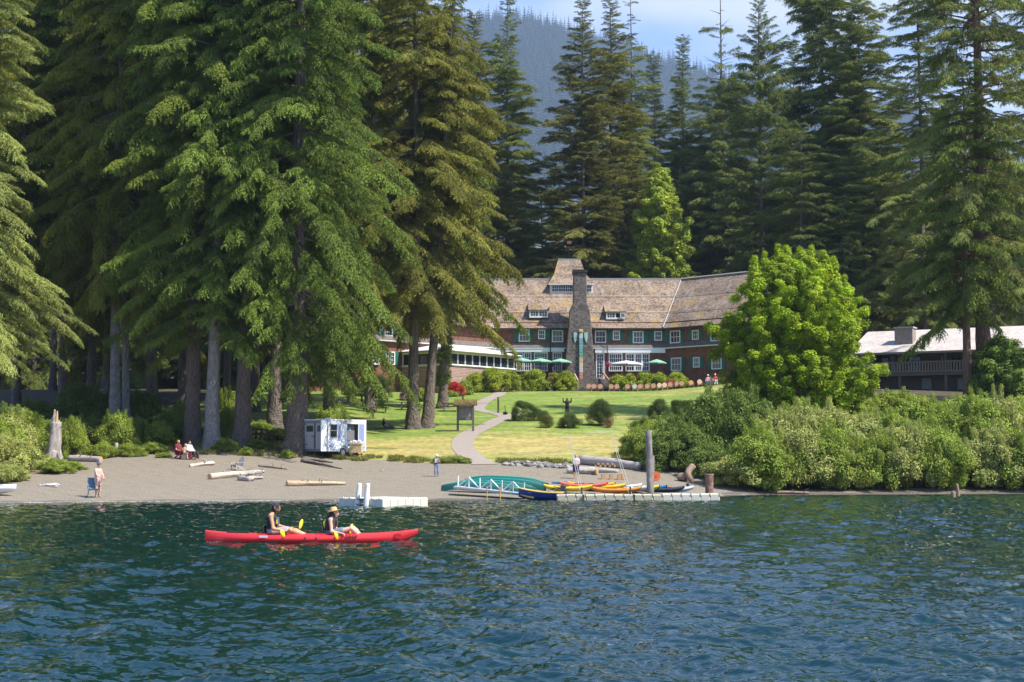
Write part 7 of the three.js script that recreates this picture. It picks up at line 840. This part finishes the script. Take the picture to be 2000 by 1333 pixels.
  const wo = figure({ label: 'person in a straw hat with long dark hair, front seat of the red kayak', p: base, j: wj, s: 0.92, cell: 0.013, skin: skinFair, grip: V(0.05, 0.05, -1), wear: [['life_vest', (a) => torso(a), 0.04, vestM, (x, y, z) => Math.max(y - 0.63, 0.32 - y)], ['shorts', (a) => shorts(a).map((b, i) => i > 1 ? [b[0], mid2(b[0], b[1], 0.6), b[2], b[3]] : b), 0.012, std({ color: lin(0.16, 0.17, 0.22), roughness: 0.9 })], ['hair', hairBack(0.17), 0.004, hairM, (x, y, z) => Math.max(x - 0.6, y - 0.82)]] });
  part(wo, 'hair_lock', [limb([V(0.55, 0.78, 0.075), V(0.52, 0.66, 0.1), V(0.55, 0.55, 0.12), V(0.53, 0.47, 0.13)], [0.04, 0.05, 0.045, 0.02], 8, 0.5, 2), limb([V(0.5, 0.76, 0.02), V(0.43, 0.62, 0.06), V(0.44, 0.5, 0.08)], [0.05, 0.06, 0.03], 8, 0.5, 5)], hairM); part(wo, 'vest_trim', limb([V(0.36, 0.6, 0.05), V(0.325, 0.5, 0.08), V(0.35, 0.4, 0.1)], [0.022, 0.028, 0.02], 7), yel); part(wo, 'vest_panel', [rbox(0.12, 0.16, 0.02, 0.008, 0.56, 0.47, 0.205), rbox(0.03, 0.16, 0.12, 0.012, 0.66, 0.5, 0.06)], std({ map: tex(64, 64, (u, v) => nz(u * 8, v * 8, 6) > 0.05 ? [0.2, 0.13, 0.09] : [0.03, 0.03, 0.04]), roughness: 0.9 }));
  { const hj = { head: wj.head.clone().add(V(-0.02, -0.015, 0)), fwd: wj.fwd }; hatOn(wo, hj, 0.185, straw, 0.105, 0.2); } part(wo, 'eyes', [1, -1].map((s) => { const e = new THREE.SphereGeometry(0.011, 8, 6); e.translate(wj.head.x + 0.078, wj.head.y + 0.02, s * 0.03); return e; }), hairM);
  // paddles
  const paddle = (a, b, label) => { const t = thing('kayak_paddle', label, 'paddle', base.clone().add(a), 0, 'yellow-bladed paddles'), e = b.clone().sub(a), d = e.clone().normalize(); part(t, 'shaft', rod(d.clone().multiplyScalar(0.3), e.clone().addScaledVector(d, -0.3), 0.015, 0.015, 10), darkM); for (const [o, s] of [[V(0, 0, 0), 1], [e, -1]]) { const g2 = new THREE.SphereGeometry(1, 14, 10), p = g2.attributes.position; g2.scale(0.03, 0.095, 0.2); g2.rotateX(0.45); { const zz = d.clone().multiplyScalar(s), xx = V(0, 1, 0).cross(zz).normalize(), yy = zz.clone().cross(xx); g2.applyMatrix4(new THREE.Matrix4().makeBasis(xx, yy, zz)); } g2.translate(o.x + d.x * s * 0.2, o.y + d.y * s * 0.2, o.z + d.z * s * 0.2); part(t, 'blade', g2, yel); } };
  paddle(V(-0.69, 0.24, 0.95), V(-0.36, 0.46, -0.95), 'paddle with yellow blades across the lap of the rear paddler'); paddle(V(0.69, 0.19, 0.95), V(0.98, 0.34, -0.9), 'paddle with yellow blades held by the front paddler in the straw hat');
}
// ----- people ashore -----
{
  const C = (r, g, b) => cap(lin(r, g, b));
  { const j = stand({ er: [0.2, 1.12, 0.14], hr: [0.1, 1.0, 0.3], el: [-0.2, 1.13, 0.14], hl: [-0.1, 1.0, 0.3] }), t = figure({ label: 'person in a pink swimsuit and blue sun hat standing at the water edge', p: G(190, 972), turn: 1.0, j, skin: skinFair, wear: [['swimsuit', (a) => [...torso(a), a[12], a[15]].map((b, i) => i > 4 ? [b[0], mid2(b[0], b[1], 0.2), b[2], b[2]] : b), 0.014, C(0.62, 0.38, 0.33)]] }); hatOn(t, j, 0.17, C(0.06, 0.1, 0.28), 0.12); }
  { const j = scaleJ(stand({ er: [0.24, 1.15, 0.1], hr: [0.1, 1.3, 0.22] }), 0.76), t = figure({ label: 'small figure in a white cap and dark top standing alone on the upper beach', p: G(852.5, 931.5), turn: 0.3, j, s: 0.76, skin: skinTan, wear: [['shirt', shirt, 0.02, C(0.12, 0.1, 0.13)], ['trousers', trousers, 0.018, C(0.22, 0.26, 0.34)], ['cap', headTop, 0.012, C(0.72, 0.7, 0.68), (x, y) => 1.25 - y]] }); part(t, 'towel', box(0.2, 0.25, 0.05, -0.05, 0.98, 0.14), C(0.5, 0.45, 0.42)); }
  { const p = G(1125, 936), j = stand({ er: [0.24, 1.12, 0.1], hr: [0.05, 1.0, 0.24], el: [-0.24, 1.12, 0.1], hl: [-0.05, 0.98, 0.24] }); scaleJ(j, 0.86); figure({ label: 'person in a light grey shirt and navy shorts standing among the kayaks', p, turn: 0.2, j, s: 0.86, skin: skinTan, wear: [['shirt', shirt, 0.025, C(0.5, 0.46, 0.46)], ['shorts', shorts, 0.03, C(0.03, 0.04, 0.12)], ['hair', headTop, 0.006, C(0.3, 0.2, 0.13), (x, y, z) => Math.max(1.42 - y, z - 0.05)]] }); }
  { const p = G(1003.5, 759.5), j = J({ pelvis: [0, 0.28, 0], chest: [-0.12, 0.58, 0.0], neck: [-0.2, 0.7, 0], head: [-0.27, 0.81, 0], fwd: [-1, -0.5, 0], sl: [-0.15, 0.64, -0.18], el: [-0.32, 0.42, -0.2], hl: [-0.5, 0.3, -0.1], sr: [-0.15, 0.64, 0.18], er: [-0.32, 0.42, 0.2], hr: [-0.5, 0.3, 0.1], pl: [-0.02, 0.27, -0.1], kl: [-0.38, 0.48, -0.12], al: [-0.18, 0.09, -0.12], pr: [-0.02, 0.27, 0.1], kr: [-0.38, 0.46, 0.12], ar: [-0.18, 0.09, 0.12] }); figure({ label: 'person in a white shirt crouching at the top of the path', p, j, skin: skinTan, wear: [['shirt', longShirt, 0.04, C(0.72, 0.7, 0.72)], ['trousers', trousers, 0.02, C(0.05, 0.05, 0.06)], ['hair', headTop, 0.01, hairM, (x, y) => 0.8 - y - 0.5 * (x + 0.27)]] }); }
  for (const [px, top, leg, hat, l] of [[1383.5, [0.6, 0.3, 0.45], [0.06, 0.12, 0.3], [0.72, 0.68, 0.6], 'seated person in a pink top and blue trousers at the end of the chair row'], [1397.5, [0.4, 0.03, 0.07], [0.66, 0.63, 0.6], [0.72, 0.66, 0.58], 'seated person in a red top and white trousers, right end of the chair row']]) { const p = at(px, 760, 172.4); p.y = ground(p.x, p.z); adirondack(px < 1390 ? 'salmon chair under the person in the pink top' : 'salmon chair under the person in the red top', salmonM, p.clone().add(V(0, 0, -0.12)), 0, 'adirondack chairs lined up before the lodge'); const j = sit(0.38, -0.14, 0.42), t = figure({ label: l, p, j, skin: skinFair, wear: [['shirt', shirt, 0.025, C(...top)], ['trousers', trousers, 0.02, C(...leg)]] }); hatOn(t, j, 0.17, C(...hat)); }
  { const j = sit(0.34, -0.25, 0.42); figure({ label: 'person in a dark red shirt leaning back in the rear red chair', p: redA, turn: 0.95, j, skin: skinTan, wear: [['shirt', shirt, 0.025, C(0.16, 0.02, 0.03)], ['shorts', shorts, 0.025, C(0.04, 0.035, 0.05)], ['hair', headTop, 0.008, blondM, (x, y, z) => Math.max(1.1 - y, z + 0.15)]] }); }
  { const j = sit(0.34, -0.22, 0.42), t = figure({ label: 'dark-haired person in pale blue clothes in the front red chair', p: redB, turn: 0.95, j, skin: skinTan, wear: [['shirt', longShirt, 0.025, C(0.42, 0.44, 0.52)], ['trousers', trousers, 0.02, C(0.03, 0.03, 0.04)], ['hair', headTop, 0.012, hairM, (x, y, z) => Math.max(1.09 - y, z + 0.12)]] }); }
  { const p = redA.clone().lerp(redB, 0.5).add(V(0.05, 0, 0.35)); p.y = ground(p.x, p.z); const j = scaleJ(sit(0.3, 0.02, 0.3), 0.85); const st2 = thing('wooden_block', 'low wooden block used as a seat between the red chairs', 'block', p, 0.9); part(st2, 'block', rbox(0.4, 0.3, 0.4, 0.03, 0, 0.13, 0), driftM); part(st2, 'bark_edge', rbox(0.42, 0.05, 0.42, 0.02, 0, 0.02, 0), brownLogM); figure({ label: 'small fair-haired person in tan clothes sitting between the red chairs', p: p.clone().add(V(0, 0.02, 0)), turn: 0.9, j, s: 0.85, skin: skinFair, wear: [['shirt', shirt, 0.02, C(0.4, 0.24, 0.1)], ['shorts', shorts, 0.015, C(0.35, 0.24, 0.14)], ['hair', hairBack(0.05), 0.01, blondM, (x, y, z) => z - 0.06]] }); }
  { const p = G(752, 838), j = J({ pelvis: [0, 0.12, 0], chest: [-0.1, 0.45, 0], neck: [-0.1, 0.58, 0], head: [-0.08, 0.73, 0], fwd: [1, -0.1, 0.4], sl: [-0.1, 0.52, -0.18], el: [-0.3, 0.3, -0.2], hl: [-0.38, 0.08, -0.2], sr: [-0.1, 0.52, 0.18], er: [0.02, 0.3, 0.25], hr: [0.2, 0.25, 0.15], pl: [0.02, 0.12, -0.09], kl: [0.42, 0.3, -0.12], al: [0.78, 0.09, -0.1], pr: [0.02, 0.12, 0.09], kr: [0.45, 0.16, 0.14], ar: [0.85, 0.07, 0.14] }); figure({ label: 'person in a black top sitting on the grass in the tree shade', p, j, skin: skinTan, wear: [['shirt', shirt, 0.025, C(0.02, 0.02, 0.025)], ['trousers', trousers, 0.02, C(0.1, 0.1, 0.12)], ['hair', hairBack(0.06), 0.008, hairM, (x, y) => x + 0.05]] }); cloth(741, 838, 0.6, 0.4, lin(0.35, 0.25, 0.32), 'mauve blanket under the person sitting on the grass', 12); }
}
console.log('instances', nInst);
renderer.render(scene, camera);
